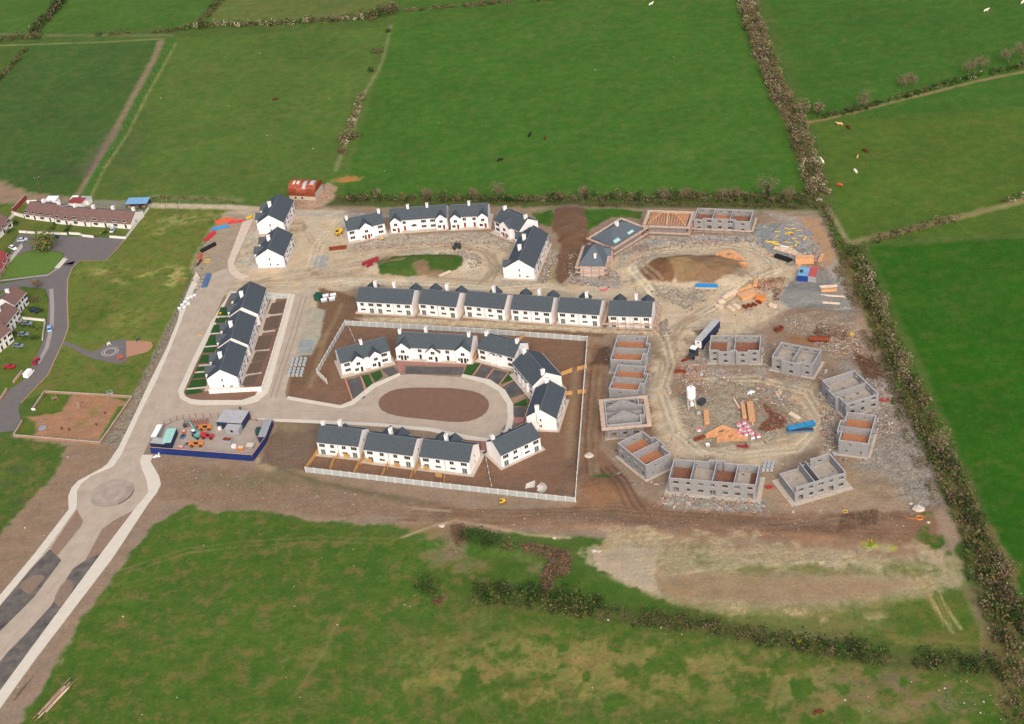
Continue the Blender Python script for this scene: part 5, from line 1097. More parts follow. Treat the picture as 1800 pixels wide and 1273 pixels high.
for lb,px,py,h,cr,k in [
 ('bare round tree above the lane hedge, behind the house with the brown spoil',875,350,6.5,3.6,'bare'),('small dark leafy tree in the hedge right of the bare round one',1030,350,5.5,2.8,'ivyb'),
 ('ivy-clad bare tree with wide pale crown behind the roofless terrace',1350,352,10,4.6,'ivy'),('bare tree standing alone on the hedge between the upper right fields',1516,188,7,3.6,'bare'),
 ('left of two bare trees halfway along the upper right hedge',1588,156,6.5,3,'bare'),('right of two bare trees halfway along the upper right hedge',1606,152,6,2.8,'bare'),
 ('bare tree left of its twin near the right edge of the upper hedge',1702,130,6,3.2,'bare'),('bare tree right of its twin near the right edge of the upper hedge',1726,124,6.5,3.2,'bare'),
 ('bare tree near the right picture edge on the upper hedge',1772,112,7,3.4,'bare'),('large bare tree at the right picture edge on the upper hedge',1796,104,8,4,'bare'),
 ('bare tree where the upper right hedge meets the tall hedgerow, left one',1410,206,7,3.4,'pale'),('bare tree where the upper right hedge meets the tall hedgerow, right one',1440,203,5.5,2.4,'pale'),
 ('pale twiggy tree in the tall hedgerow beside the cattle field',1412,262,6,3.4,'pale'),('pale twiggy tree at the top of the tall hedgerow',1318,30,6,3.2,'pale'),
 ('pale twiggy tree in the middle of the tall hedgerow',1382,185,6.5,3.2,'pale'),('thin bare tree in the lane hedge behind the timber-framed roof',1165,352,5,2.4,'bare'),
 ('thin bare tree in the lane hedge right of the angled hipped house',1205,350,5,2.2,'bare'),('slim dark tree in the lane hedge behind the roofless terrace',1292,352,5.5,2.0,'ivy'),
 ('small bare tree in the lane hedge left of the ivy-clad tree',1270,350,5,2.2,'bare'),('bare tree in the lane hedge right of the ivy-clad one',1385,350,5,2.4,'bare'),
 ('twiggy tree in the lane hedge behind the twin-gabled white house',752,350,4.5,2.2,'bare'),('twiggy tree in the lane hedge left of the bare round tree',835,350,4.5,2.2,'bare'),
 ('spreading garden tree with orange and green leaves on the grass island',80,440,6.5,5.6,'leaf'),('pale tree in the broad right hedge beside the timber store',1545,545,6,3.6,'pale'),
 ('pale tree in the right hedge beside the roofless houses',1590,650,6,3.4,'pale'),('pale brown tree in the right hedge above the boulder',1655,800,7,4,'pale'),
 ('thin street tree by the old road junction',66,508,4,1.6,'bare'),('dead white branchy tree lying near the bottom hedge',1560,400,3.5,2.2,'bare')][:-1]:
    tree(lb,px,py,h,cr,('bare' if k=='ivyb' else k) if k!='ivyb' else 'leaf' if False else ('ivy' if k=='ivyb' else k))
# ---------------- boundary walls ----------------
def panelwall(label,pts,h=1.9,step=3.0,panel='panel',group='concrete panel walls of the new estate',name='boundary_wall',cap=True,ph=.25,cat='wall'):
    a=np.array(W(*pts[0])); b_=np.array(W(*pts[1])); Ln=np.hypot(*(b_-a)); an=math.atan2(*(b_-a)[::-1]); n=max(1,round(Ln/step)); s_=Ln/n
    root=thing(name,label,cat,(a[0],a[1],0),an,group)
    pm=MB().box(-.14,.14,-.14,.14,0,h+ph); pm.lathe([(.2,h+ph),(.0,h+ph+.18)],4); pm=pm.mesh('wall_post',M['post']); qm=MB(); qm.box(.15,s_-.15,-.06,.06,0,h)
    for k in(1,2): qm.box(.15,s_-.15,-.065,.065,h*k/3-.015,h*k/3+.01,1)
    if cap: qm.box(.15,s_-.15,-.11,.11,h+.002,h+.1,1)
    qm=qm.mesh('wall_panel',[M[panel],M['post']])
    for k in range(n+1): inst('wall_post',pm,root,(k*s_,0,0))
    for k in range(n): inst('wall_panel',qm,root,(k*s_,0,0))
    return root
panelwall('grey panel wall slanting up the left of the inner estate',[(558,658),(608,571)])
panelwall('short return of grey panel wall at the left corner of the inner estate',[(558,658),(575,675)],panel='post')
panelwall('long grey panel wall behind the oval houses, below the middle row',[(608,572),(820,584)])
panelwall('right half of the grey panel wall below the middle row',[(820,584),(1033,600)])
panelwall('post wall down the right side of the inner estate, next to the dug trench',[(1033,600),(1012,884)])
panelwall('grey panel wall along the front of the lower gardens',[(538,830),(776,858)])
panelwall('right half of the front grey panel wall, near the fan of posts',[(776,858),(1012,884)])
panelwall('white panel wall below the white gable house',[(369,693),(461,688)],1.9,3.6,'render')
panelwall('stepped white panel wall behind the lower back gardens',[(461,688),(479,630)],1.7,3.0,'render')
panelwall('stepped white panel wall behind the upper back gardens',[(480,626),(511,524)],1.7,3.0,'render')
panelwall('short grey wall at the top of the back gardens',[(470,527),(508,525)],1.4,3,'panel')
panelwall('thin block wall between two gardens left of the oval houses',[(612,573),(628,610)],.8,4,'panel',cap=False,ph=0)
panelwall('low garden wall running down from the brick-paved gap',[(853,800),(864,855)],.7,3,'panel',cap=False,ph=0)
gw='white walls of the old gardens'
def lowwall(label,pts,h=1.0,m='oldrender',grp=gw,w_=.25,name='garden_wall'):
    P=WP(pts); o=P[0]; root=thing(name,label,'wall',(o[0],o[1],0),0,grp); 
    for i in range(len(P)-1):
        d=P[i+1]-P[i]; l=np.hypot(*d); T=Matrix.Translation((*(P[i]-o),0))@Matrix.Rotation(math.atan2(d[1],d[0]),4,'Z')
        MB().box(.0 if i else 0,l-.01,-w_/2,w_/2,0,h,0,T).build('wall_run',M[m],root)
        MB().box(0,l-.01,-w_/2-.05,w_/2+.05,h+.003,h+.09,0,T).build('coping',M['concrete'],root)
lowwall('low white garden wall in front of the leftmost bungalows',[(34,409),(62,411)]); lowwall('low white garden wall in front of the middle bungalows',[(66,411),(118,413)])
lowwall('low white garden wall bending towards the right bungalows',[(122,412),(141,413),(146,416),(165,418)]); lowwall('white boundary wall running up past the end bungalow to the lane',[(193,418),(221,420),(262,367)])
lowwall('tall white gable-side wall by the red-roofed bungalow',[(0,483),(40,434)],1.6); lowwall('white wall piece left of the leftmost bungalow',[(22,377),(42,383)],1.6)
lowwall('white back wall of the leftmost bungalow yards',[(48,358),(66,357)],1.6); lowwall('pale garden wall left by the lane',[(2,405),(26,378)],1.4); lowwall('low pink garden wall beside the white van',[(24,674),(40,655)],1.0,'hay'); lowwall('low pink garden wall at the left picture edge',[(0,706),(13,686)],1.0,'hay')
lowwall('white garden wall between two drives on the curved road',[(40,561),(80,565)],1.0); lowwall('white kerb wall along the curved road gardens',[(75,599),(80,566)],.8)
lowwall('dark red wall behind the leftmost bungalow',[(24,374),(47,350)],2.2,'redroof')
lowwall('stone wall closing the top of the play area',[(79,691),(233,700)],.9,'oldwood',None); lowwall('stone wall down the left of the play area',[(79,691),(58,722)],.9,'oldwood',None)
lowwall('stone wall down the right of the play area',[(233,700),(177,780)],.9,'oldwood',None); lowwall('stone wall closing the bottom of the play area',[(25,768),(177,781)],.9,'oldwood',None); lowwall('short stone wall left of the play area entrance below',[(25,767),(40,742)],.9,'oldwood',None)
# timber garden fences
def tfence(label,a,b,h=1.7,grp='timber garden fences'):
    p,q=np.array(W(*a)),np.array(W(*b)); d=q-p; l=np.hypot(*d); root=thing('timber_fence',label,'fence',(p[0],p[1],0),math.atan2(d[1],d[0]),grp)
    b_=MB(); x=0
    while x<l: b_.box(x,min(x+.14,l),-.03,.03,.05,h); x+=.16
    b_.build('fence_boards',M['fencewood'],root); n=max(1,int(l/2.4))
    for k in range(n+1): MB().box(k*l/n-.06,k*l/n+.06,.035,.14,0,h+.05).build('fence_post',M['fencewood'],root)
for lb,a,b in [('timber fence at the left end of the lower row',(560,795),(539,826)),('timber fence between the first and second lower gardens',(588,809),(580,829)),('timber fence between the second and third lower gardens',(631,817),(622,836)),
 ('timber fence between the third and fourth lower gardens',(677,826),(671,842)),('timber fence between the fourth and fifth lower gardens',(726,832),(721,848)),('timber fence in the right-hand lower garden',(782,840),(780,858)),
 ('timber fence beside the first and second lower houses',(640,801),(633,818)),('timber gate fence between the second and third lower houses',(737,815),(729,834)),('timber gate at the back of the first lower house',(597,797),(593,810)),('small timber screen behind the first lower house',(605,804),(615,806)),
 ('timber screen behind the second lower house, left one',(644,813),(654,815)),('timber screen behind the second lower house, right one',(694,821),(703,823)),('timber screen behind the third lower house',(745,826),(754,828)),('timber screen in the right-hand lower garden',(766,838),(777,840)),
 ('timber fence from the turned oval house to its gate, upper left',(987,661),(1006,654)),('timber fence by the right wall, upper right',(1015,652),(1032,648)),('timber fence behind the right oval house, lower left',(990,696),(1006,694)),('timber fence by the right wall, lower right',(1016,693),(1030,691)),
 ('timber fence at the corner behind the porch-gabled house',(913,600),(922,592)),('timber fence beside the long oval terrace',(832,634),(840,618)),('timber fence between the middle lower gardens behind the second house',(683,815),(681,826))]:
    tfence(lb,a,b)
# post and wire fences
def wfence(label,pts,h=1.2,step=3,m='oldwood',rail='dkgrey',grp='post and wire fences',name='wire_fence'):
    P=WP(pts); o=P[0]; root=thing(name,label,'fence',(o[0],o[1],0),0,grp); pm=MB().box(-.06,.06,-.06,.06,0,h).mesh('fence_post',M[m]); w_=MB()
    for i in range(len(P)-1):
        d=P[i+1]-P[i]; l=np.hypot(*d); n=max(1,int(l/step))
        for k in range(n): q=P[i]+d*k/n-o; inst('fence_post',pm,root,(q[0],q[1],0))
        for z in(h*.5,h*.9): w_.tube((*(P[i]-o),z),(*(P[i+1]-o),z),.02,n=3,cap=False)
    w_.build('fence_wire',M[rail],root)
wfence('green mesh fence between the open grass and the long road',[(398,368),(372,405),(350,450),(335,492),(312,550),(292,590),(268,640),(238,690)],1.8,3,'darkgreen','darkgreen')
wfence('wire fence along the lane hedge by the cattle field',[(1436,240),(1448,300),(1462,360),(1490,423)],1.1,3)
wfence('post fence from the ditch corner to the brown hedge',[(1490,425),(1520,420),(1700,380),(1790,354)],1.1,4)
wfence('wire fence from the compound to the lower garden wall',[(468,806),(520,818),(538,824)],1.1,3)
wfence('wire fence near the loose block heap',[(508,678),(540,677),(572,672)],1.1,3)
wfence('wire fence along the far-left field beside the stream',[(300,80),(255,160),(210,240),(165,330)],1.0,6)
# ---------------- site compound ----------------
def seg(a,b,z=0): 
    p,q=np.array(W(*a,z)),np.array(W(*b,z)); d=q-p; return p,np.hypot(*d),math.atan2(d[1],d[0])
def hoarding(label,a,b,h=2.6):
    p,l,an=seg(a,b); root=thing('hoarding',label,'hoarding',(p[0],p[1],0),an,'blue hoardings of the compound'); n=max(1,int(l/2.4))
    for k in range(n): MB().box(k*l/n+.01,(k+1)*l/n-.01,-.04,.04,.05,h).build('hoarding_sheet',M['hoard'],root)
    MB().box(0,l,-.07,.07,h+.003,h+.09).build('top_rail',M['timber'],root)
    for k in range(n+1): MB().tube((k*l/n,.1,h*.8),(k*l/n,1.2,0),.05,n=4).build('brace',M['timber'],root)
hoarding('long blue hoarding along the front of the compound',(266,797),(445,811)); hoarding('blue hoarding up the right side of the compound',(446,811),(468,780)); 
def cabin(label,a,b,dep,h,wall,roof,group=None,name='site_cabin',cat='cabin',win=2,z0=0,hb=None):
    p,l,an=seg(a,b); root=thing(name,label,cat,(p[0],p[1],z0),an,group)
    MB().box(0,l,0,dep,.15,h).build('body',M[wall],root); 
    r=MB(); r.box(-.06,l+.06,-.06,dep+.06,h+.003,h+.1); 
    x=.3
    while x<l: r.box(x,x+.06,-.03,dep+.03,h+.103,h+.15); x+=.6
    r.build('roof',M[roof],root)
    for i in range(win): 
        x=(i+.5)*l/max(win,1); MB().box(x-.45,x+.45,-.05,-.003,1.2,2.0).build('window',M['pane'],root)
    for x in(.2,l-.2):
        for y in(.2,dep-.2): MB().box(x-.12,x+.12,y-.12,y+.12,0,.148).build('foot',M['dkgrey'],root)
    for x in(-.03,l+.003):
        for y in(-.03,dep+.003-.03): MB().box(x-.04,x+.06,y-.02,y+.08,.15,h).build('corner_post',M[wall],root)
    return root
cg='cabins and containers of the compound'
cabin('grey-roofed blue cabin standing on the back edge of the compound',(384,754),(427,757),7,3.0,'navy','greyroof',cg)
cabin('smaller grey box cabin in front of the blue cabin',(397,764),(421,766),3.2,2.4,'grey','greyroof',cg,win=1)
cabin('long navy container at the right edge of the compound',(469,779),(481,748),2.5,2.6,'navy','grey',cg,win=0,name='container',cat='container')
cabin('dark blue container with pale green roof at the left of the compound',(303,789),(313,764),3.2,2.6,'navy','seafoam',cg,win=0,name='container',cat='container')
cabin('low container behind the front-left hoarding corner with grey junk on its roof',(267,789),(291,791.5),3,2.5,'navy','greyroof',cg,win=0,name='container',cat='container')
cabin('narrow white-roofed container at the left edge of the compound',(277,778),(288,757),1.8,2.4,'grey','white',cg,win=0,name='container',cat='container')
wfence('brown mesh fence curving around the back of the compound',[(266,790),(276,762),(290,748),(312,739),(345,734),(384,733),(430,737),(462,742)],1.9,2.0,'rust','rust',None,'site_fence')
# excavator
def excavator(label,px,py,rz,body='teal',s=1.0,cat='excavator',grp=None):
    x,y=W(px,py); r=thing('excavator',label,cat,(x,y,0),rz,grp)
    for sy in(-1,1):
        t=MB(); pr=[(-1.6,.1),(1.6,.1),(1.9,.45),(1.6,.8),(-1.6,.8),(-1.9,.45)]; 
        a=[(u,sy*.8-.25,v) for u,v in pr]; b=[(u,sy*.8+.25,v) for u,v in pr]; t.face(a[::-1]); t.face(b)
        for i in range(6): j=(i+1)%6; t.face([a[i],a[j],b[j],b[i]])
        t.build('track',M['black'],r)
    b=MB(); b.extr([(1.3*math.cos(k*.42)*(1.0)-.3,1.25*math.sin(k*.42)) for k in range(15)],.85,1.7); o=b.build('upper_body',M[body],r)
    MB().box(-1.3,-.6,-1.0,1.0,1.703,2.0).build('engine_cover',M['grey'],r)
    c=MB(); c.box(.0,1.1,.25,1.1,1.703,2.8); c.build('cab',M['glass'],r); MB().box(-.05,1.15,.2,1.15,2.803,2.9).build('cab_roof',M['white'],r)
    for nm,p,q,w_ in(('boom',(.8,-.3,1.7),(3.2,-.3,4.2),.28),('boom',(3.2,-.3,4.2),(5.4,-.3,3.9),.24),('stick',(5.4,-.3,3.9),(7.2,-.3,1.6),.18)):
        d=MB(); d.tube(p,q,w_,w_*.8,5); d.build(nm,M[body],r)
    k=MB(); k.extr([(7.0,-.8),(7.9,-.8),(8.2,-.3),(7.9,.2),(7.0,.2)],.6,1.5); k.build('bucket',M['dkgrey'],r); MB().tube((1.6,-.3,1.9),(3.4,-.3,4.0),.09,n=5).build('ram',M['grey'],r)
    r.scale=(s,s,s); return r
excavator('teal excavator with raised boom in the compound',347,768,R(130),'teal',1.0)
def telehandler(label,px,py,rz,m,L=4.6,boom=True,grp='site machines',name='telehandler',cat='telehandler'):
    x,y=W(px,py); r=thing(name,label,cat,(x,y,0),rz,grp)
    MB().box(-L/2,L/2,-.65,.65,.6,1.15).build('chassis',M[m],r)
    w_=MB(); w_.tube((0,-.18,0),(0,.18,0),.52,n=12); wm=w_.mesh('wheel',M['black']); h=MB(); h.tube((0,-.2,0),(0,.2,0),.24,n=10); hm=h.mesh('hub',M[m])
    for sx in(-1,1):
        for sy in(-1,1): o=inst('wheel',wm,r,(sx*L*.32,sy*.85,.52)); inst('hub',hm,o,(0,0,0))
    MB().box(-.7,.5,.15,.72,1.153,2.25).build('cab',M['glass'],r); MB().box(-.75,.55,.1,.77,2.253,2.34).build('cab_roof',M[m],r)
    if boom: 
        b=MB(); b.tube((-L/2,-.35,1.7),(L/2+.9,-.35,1.45),.2,.16,4); b.build('boom',M[m],r); f=MB()
        for y_ in(-.7,.0): f.box(L/2+.9,L/2+2.0,y_-.05,y_+.05,.4,.5)
        f.box(L/2+.8,L/2+.9,-.8,.1,.35,1.4); f.build('forks',M['dkgrey'],r)
    else:
        b=MB(); q=[(L*.05,-.8,1.3),(L*.55,-.8,1.6),(L*.55,.8,1.6),(L*.05,.8,1.3)]; b.slab([(a_[0],a_[1],a_[2]+.45) for a_ in q],.8); b.build('skip',M[m],r)
    return r
telehandler('orange telehandler parked lengthways near the blue hoarding',346,784,R(170),'orange',4.8)
telehandler('red dumper parked behind the orange telehandler',366,770,R(165),'red',4.2,False,name='dumper',cat='dumper')
telehandler('orange-yellow machine at the back of the compound',362,755,R(170),'orange',4.2,name='telehandler')
telehandler('yellow site machine beside the twin-gabled white house',596,412,R(40),'yellow',3,False,name='dumper',cat='dumper')
telehandler('small yellow digger on the brown haul road below the wall',883,885,R(20),'yellow',2.6,False,name='dumper',cat='dumper')
bpy.data.objects[[o.name for o in bpy.data.objects if 'digger on the brown haul' in o.get('label','')][0]].scale=(.65,.65,.65)
telehandler('dark machine parked on the rubble behind the grass mound',803,437,R(10),'dkgrey',3.2,False,name='dumper',cat='dumper')
def mixer(label,px,py,c='yellow',grp='small concrete mixers'):
    x,y=W(px,py); r=thing('cement_mixer',label,'cement mixer',(x,y,0),random.uniform(0,3),grp)
    b=MB(); b.lathe([(.15,.6),(.5,.9),(.5,1.3),(.28,1.6)],12); b.build('drum',M[c],r); f=MB(); 
    for t in range(3): f.tube((.0,0,.7),(.6*math.cos(t*2.1),.6*math.sin(t*2.1),0),.05,n=4)
    f.build('stand',M['dkgrey'],r)
mixer('small yellow mixer in front of the twin-gabled white house',673,423); mixer('red mixer beside the navy container in the compound',454.5,773,'red'); mixer('yellow mixer beside the red one in the compound',459,776)
def stack(label,px,py,L,D,H,rz,mats,name='timber_stack',cat='timber',grp=None,lay=4,n=5,z=0,gap=.04,bear=True):
    p=at(px,py,z); r=thing(name,label,cat,p,rz,grp)
    rn=random.Random(int(px*3+py))
    for k in range(lay):
        b=MB(); hh=H/lay
        for i in range(n):
            e=rn.uniform(-.04,.04)*L; w_=D/n; b.box(-L/2+e,L/2+e,-D/2+i*w_+gap/2,-D/2+(i+1)*w_-gap/2,.12+k*hh+.01,.12+(k+1)*hh)
        b.build('plank_layer',M[mats] if isinstance(mats,str) else M[mats[k%len(mats)]],r)
    if bear:
        for x in(-L*.35,L*.35): MB().box(x-.08,x+.08,-D/2-.05,D/2+.05,0,.12).build('bearer',M['oldwood'],r)
    return r
def pipes(label,px,py,L,n,rad,rz,m,name='pipe_bundle',cat='pipes',grp='bundles of plastic pipes'):
    p=at(px,py); r=thing(name,label,cat,p,rz,grp); rn=random.Random(int(px))
    k=0
    for row in range(3):
        for i in range(n-row):
            b=MB(); e=rn.uniform(-.3,.3); y=(i-(n-row-1)/2)*2*rad; z=rad+row*rad*1.75; b.tube((-L/2+e,y,z),(L/2+e,y,z),rad,n=8); b.build('pipe',M[m],r); k+=1
    for x in(-L*.3,L*.3): MB().box(x-.05,x+.05,-n*rad-.03,n*rad+.03,0,.05).build('strap',M['dkgrey'],r)
def pr(a,b): p,l,an=seg(a,b); return ((a[0]+b[0])/2,(a[1]+b[1])/2,l,an)
for lb,a,b,n,rad,m in [('orange plastic pipes nearest the lane in the yard',(380,394),(415,385),4,.14,'orangep'),('second bundle of orange plastic pipes just below the lane one',(378,391),(400,385),4,.13,'orangep'),('bright red pipe bundle reaching the half-built pavement',(401,393),(430,389),3,.18,'redp'),('bright blue pipe bundle below the red and orange ones',(373,405),(400,399),4,.17,'brightblue'),
  ('short thick bright red pipe bundle lying steeply',(361,424),(377,410),5,.2,'redp'),('black pipe bundle in the left yard',(354,443),(379,430),5,.2,'black'),('short orange pipe bundle beside the mesh fence',(350,458),(353,448),5,.16,'orangep'),('thick blue-grey pipe bundle standing by the white pallets',(359,506),(367,484),6,.2,'bluegrey'),
  ('rust-orange pipe bundle on the tan ground left of the twin-gabled house',(580,439),(609,436),5,.2,'rust'),('dark red pipe bundle at the end of the grass mound',(638,468),(665,457),5,.22,'maroon'),('small maroon pipe bundle below the dark red one',(646,474),(656,469),3,.18,'maroon'),
  ('long black pipe bundle by the broken timber, upper right close',(1363,451),(1390,460),5,.22,'black'),('grey pipes lying beside the mesh fence',(346,468),(354,458),3,.15,'dkgrey')]:
    x_,y_,l,an=pr(a,b); pipes(lb,x_,y_,l,n,rad,an,m)
# concrete rings
def cring(label,px,py,n=1,r=.62,h=.5,m='concrete',grp='concrete manhole rings'):
    p=at(px,py); t=thing('concrete_ring',label,'concrete ring',p,0,grp)
    for k in range(n): b=MB(); b.lathe([(r,0),(r,h-.02),(r*.72,h-.02),(r*.72,0)],18,c=(0,0,k*h)); b.build('ring',M[m],t)
for lb,px,py,n,r in [('concrete ring alone on the haul road left of the lorry',1195,614,1,.75),('upper of two stacked rings left of the silo',1174.5,685,2,.75),('lower of the two ring stacks left of the silo',1177,691,2,.7),('dark concrete ring in the junction of tracks',1192,760,1,.72),
  ('pale concrete ring below the dark one at the track junction',1184.5,771,1,.75),('ring behind the long roofless terrace, by the white crate',1252,793,1,.8),('ring lying close below the white crate',1243,803,1,.6),('left of two rings below the timber-framed house',1133,452,1,.6),
  ('right of two rings below the timber-framed house',1140,453.5,1,.7),('ring by the track below the roofless terrace',1237,438,1,.7),('smaller ring below that one on the soil island',1231,443,1,.6),('ring on the track in front of the timber-framed roof',1180,437,1,.6),
  ('left of the rings in the rubble north-east of the silo',1366,694,2,.7),('right of the rings in the rubble north-east of the silo',1371,690,2,.7),('concrete ring half buried in the rubble by the brushwood',1152,527,1,.5)][:-1]:
    cring(lb,px,py,n,r)
# silo
x,y=W(1216,716); s=thing('silo','tall white cement silo on splayed legs','silo',(x,y,0),0)
b=MB(); b.lathe([(0.01,8.0),(1.0,7.95),(1.42,7.7),(1.45,7.5),(1.45,4.2),(.35,2.3),(.3,2.0),(.01,2.0)],28); o=b.build('tank',M['white'],s)
for p in o.data.polygons: p.use_smooth=False
MB().lathe([(.25,7.95),(.25,8.2),(.01,8.22)],10).build('lid',M['grey'],o)
for k in range(4):
    t=R(45+90*k); MB().tube((1.3*math.cos(t),1.3*math.sin(t),4.4),(1.75*math.cos(t),1.75*math.sin(t),0),.11,n=5).build('leg',M['post'],s)
for k in range(4):
    t=R(45+90*k);u=R(135+90*k); MB().tube((1.6*math.cos(t),1.6*math.sin(t),1.3),(1.6*math.cos(u),1.6*math.sin(u),1.3),.06,n=4).build('brace',M['post'],s)
MB().cbox((.1,-.3,1.3),(1.1,.9,1.0)).build('discharge_box',M['white'],s)
cabin('small dark mixing plant behind the silo',(1226,712),(1233,715),2.4,1.6,'dkgrey','dkgrey',None,'mixer_plant','mixer',0)
# lorry
P1=np.array(W(1221.5,597.5,4.0)); P2=np.array(W(1254,561,4.0)); d=P2-P1; L=np.hypot(*d); an=math.atan2(d[1],d[0])
t=thing('lorry','articulated lorry with long grey-roofed navy trailer on the haul road','lorry',(P1[0],P1[1],0),an)
b=MB(); b.box(0,L,-2.5,0,1.15,3.95); b.build('trailer_body',M['navy'],t); MB().box(-.02,L+.02,-2.52,.02,3.953,4.03).build('trailer_roof',M['greyroof'],t); MB().box(-.06,-.003,-2.45,-.05,1.2,3.9).build('trailer_front',M['white'],t)
q=MB(); q.cbox((-.085,-1.25,3.2),(.03,.9,.5)); q.build('front_mark',M['maroon'],t)
MB().box(.3,L-.3,-1.7,-.8,.9,1.147).build('chassis',M['dkgrey'],t)
wh=MB(); wh.tube((0,-.15,0),(0,.15,0),.5,n=12); wm=wh.mesh('wheel',M['black'])
for x in(L-4.2,L-2.9,L-1.6,1.0-4.0,1.2):
    for y_ in(-2.3,-.2): inst('wheel',wm,t,(x,y_,.5))
MB().box(-6.4,-.6,-1.8,-.7,.6,.95).build('tractor_chassis',M['dkgrey'],t)
c=MB(); c.box(-4.6,-2.3,-2.45,-.05,.95,3.1); c.build('cab',M['dkgrey'],t); MB().box(-4.3,-2.4,-2.3,-.2,3.103,3.5).build('wind_deflector',M['white'],t); MB().box(-4.66,-4.603,-2.3,-.2,1.9,2.9).build('windscreen',M['glass'],t)
MB().box(-6.6,-4.67,-2.1,-.4,.7,1.9).build('bonnet',M['dkgrey'],t); MB().box(-2.2,-1.0,-2.2,-.3,.953,1.6).build('fuel_tanks',M['grey'],t)
for y_ in(-2.3,-.2): inst('wheel',wm,t,(-5.6,y_,.5))
# cars
def carmesh():
    r=MB(); prof=[(-2.1,.3),(2.1,.3),(2.15,.6),(1.95,.85),(1.0,.95),(.55,1.0),(-1.5,1.02),(-2.1,.9)]
    wd=lambda u:.86 if abs(u)<1.9 else .78
    a=[(u,-wd(u),v) for u,v in prof]; b=[(u,wd(u),v) for u,v in prof]; r.face(a); r.face(b[::-1])
    for i in range(8): j=(i+1)%8; r.face([a[j],a[i],b[i],b[j]])
    c=MB(); lo=[(.95,-.78,.96),(.95,.78,.96),(-1.75,.8,1.0),(-1.75,-.8,1.0)]; hi=[(.3,-.62,1.4),(.3,.62,1.4),(-1.2,.62,1.42),(-1.2,-.62,1.42)]
    for i in range(4): j=(i+1)%4; c.face([lo[i],lo[j],hi[j],hi[i]])
    k=MB(); k.slab([(x,y,z+.05) for x,y,z in hi],.05); w_=MB(); w_.tube((0,-.1,0),(0,.1,0),.32,n=10)
    return r,c,k,w_
_r,_c,_k,_w=carmesh(); CGL=_c.mesh('window_glass',M['glass']); CWH=_w.mesh('wheel',M['black'])
def car(label,px,py,rz,m,van=False,nm='parked_car',cat='car'):
    x,y=W(px,py); t=thing(nm,label,cat,(x,y,.08),rz,'cars parked by the old houses')
    if van:
        b=MB(); b.box(-2.3,1.2,-.95,.95,.35,2.1); b.build('body',M[m],t); MB().box(1.203,2.2,-.9,.9,.35,1.1).build('bonnet',M[m],t); 
        g=MB(); g.face([(1.21,-.88,1.103),(2.0,-.8,1.103),(1.21,-.8,2.0)]); g.face([(2.0,-.8,1.103),(2.0,.8,1.103),(1.21,.8,2.0),(1.21,-.8,2.0)]); g.face([(1.21,.88,1.103),(1.21,.8,2.0),(2.0,.8,1.103)]); g.build('windscreen',M['glass'],t)
    else: _r.build('body',M[m],t); inst('window_glass',CGL,t,(0,0,0)); _k.build('car_roof',M[m],t)
    for sx in(-1.3,1.3):
        for sy in(-.8,.8): inst('wheel',CWH,t,(sx,sy,.32))
for lb,px,py,a_,b_,m in [('pale blue car driving along the curved old road',88,580,(88,592),(87,570),'carblue'),('dark red car parked by the kerb of the curved road',64,637,(59,645),(69,629),'carred'),('bright red car parked on a garden drive',17,647,(8,647),(26,647),'carred'),
  ('silver car parked on the bungalow drive',199,406,(195,412),(203,399),'carsilver'),('silver car on the turning area at the left',40,424,(34,424),(48,422),'carsilver'),('dark blue car on the turning area beside the orange tree',95,419,(88,419),(103,418),'cardark'),
  ('dark car parked in the second drive of the curved road',62,549,(54,547),(70,551),'cardark'),('grey car parked in the third drive of the curved road',48,571,(40,571),(56,571),'cargrey'),('blue-grey car half hidden between the clipped hedges',42,590,(36,590),(49,590),'cargrey'),('grey car on the lowest visible drive',33,610,(25,610),(42,611),'cargrey')]:
    car(lb,px,py,ang(a_,b_),m)
car('white van parked by the pink garden wall',52,660,ang((45,668),(60,652)),'white',True,'parked_van','van'); car('white car half hidden behind the red-roofed bungalow',23,438,ang((18,436),(28,441)),'white')
# containers and stores of the upper right close
cabin('small blue container with pale blue roof, left of the red-roofed one',(1401.5,495),(1420,496.5),6,2.6,'blue','blueroof',None,'container','container',0)
cabin('grey container with faded red roof beside the blue one',(1420.5,497),(1434,498),6.5,2.7,'grey','redcont',None,'container','container',0)
x,y=W(1409,478,2.8); tk=thing('water_tank','small dark green round tank on the blue container roof','tank',(x,y,2.76),0); MB().lathe([(.6,0),(.6,.6),(.2,.75),(.01,.76)],14).build('tank_body',M['darkgreen'],tk); MB().lathe([(.25,.76),(.25,.85),(.01,.86)],10).build('lid',M['black'],tk)
cabin('dark green cube container at the end of the upper back gardens',(553,529),(562,530),2.4,2.4,'darkgreen','darkgreen',None,'container','container',0)
TS='stacks of timber and board'
def stk(lb,a,b,D,H,m,lay=4,n=5,**k): x_,y_,l,an=pr(a,b); return stack(lb,x_,y_,l,D,H,an,m,grp=k.pop('grp',TS),lay=lay,n=n,**k)
stk('orange timber stack behind the two containers',(1399,462),(1430,461),3.0,2.2,'timber'); stk('single orange timber pack by the right hedge of the close',(1441,462),(1446,450),1.4,.9,'timber',3,3)
stk('topmost of four timber packs on the grey gravel',(1441,510),(1471,508),.9,.7,'timber2',2,4); stk('second of four timber packs on the grey gravel, brightest orange',(1444,518),(1471,517),1.1,.8,'timber',2,4)
stk('long pale planks, third pack on the grey gravel',(1442,524),(1484,527),.6,.4,'timber2',1,4); stk('pale planks lying lowest on the grey gravel',(1446,537),(1476,539),.8,.4,'timber2',1,4)
stk('large stack of orange boards amid the timber heap',(1301,526),(1326,518),3.8,1.2,'timber',5,8); stk('narrow orange board pack behind the large board stack',(1297,515),(1322,505),.9,1.0,'timber',3,3); stk('orange pack standing on end of the heap above the boards',(1327,506),(1330,495),1.4,1.2,'timber',3,3)
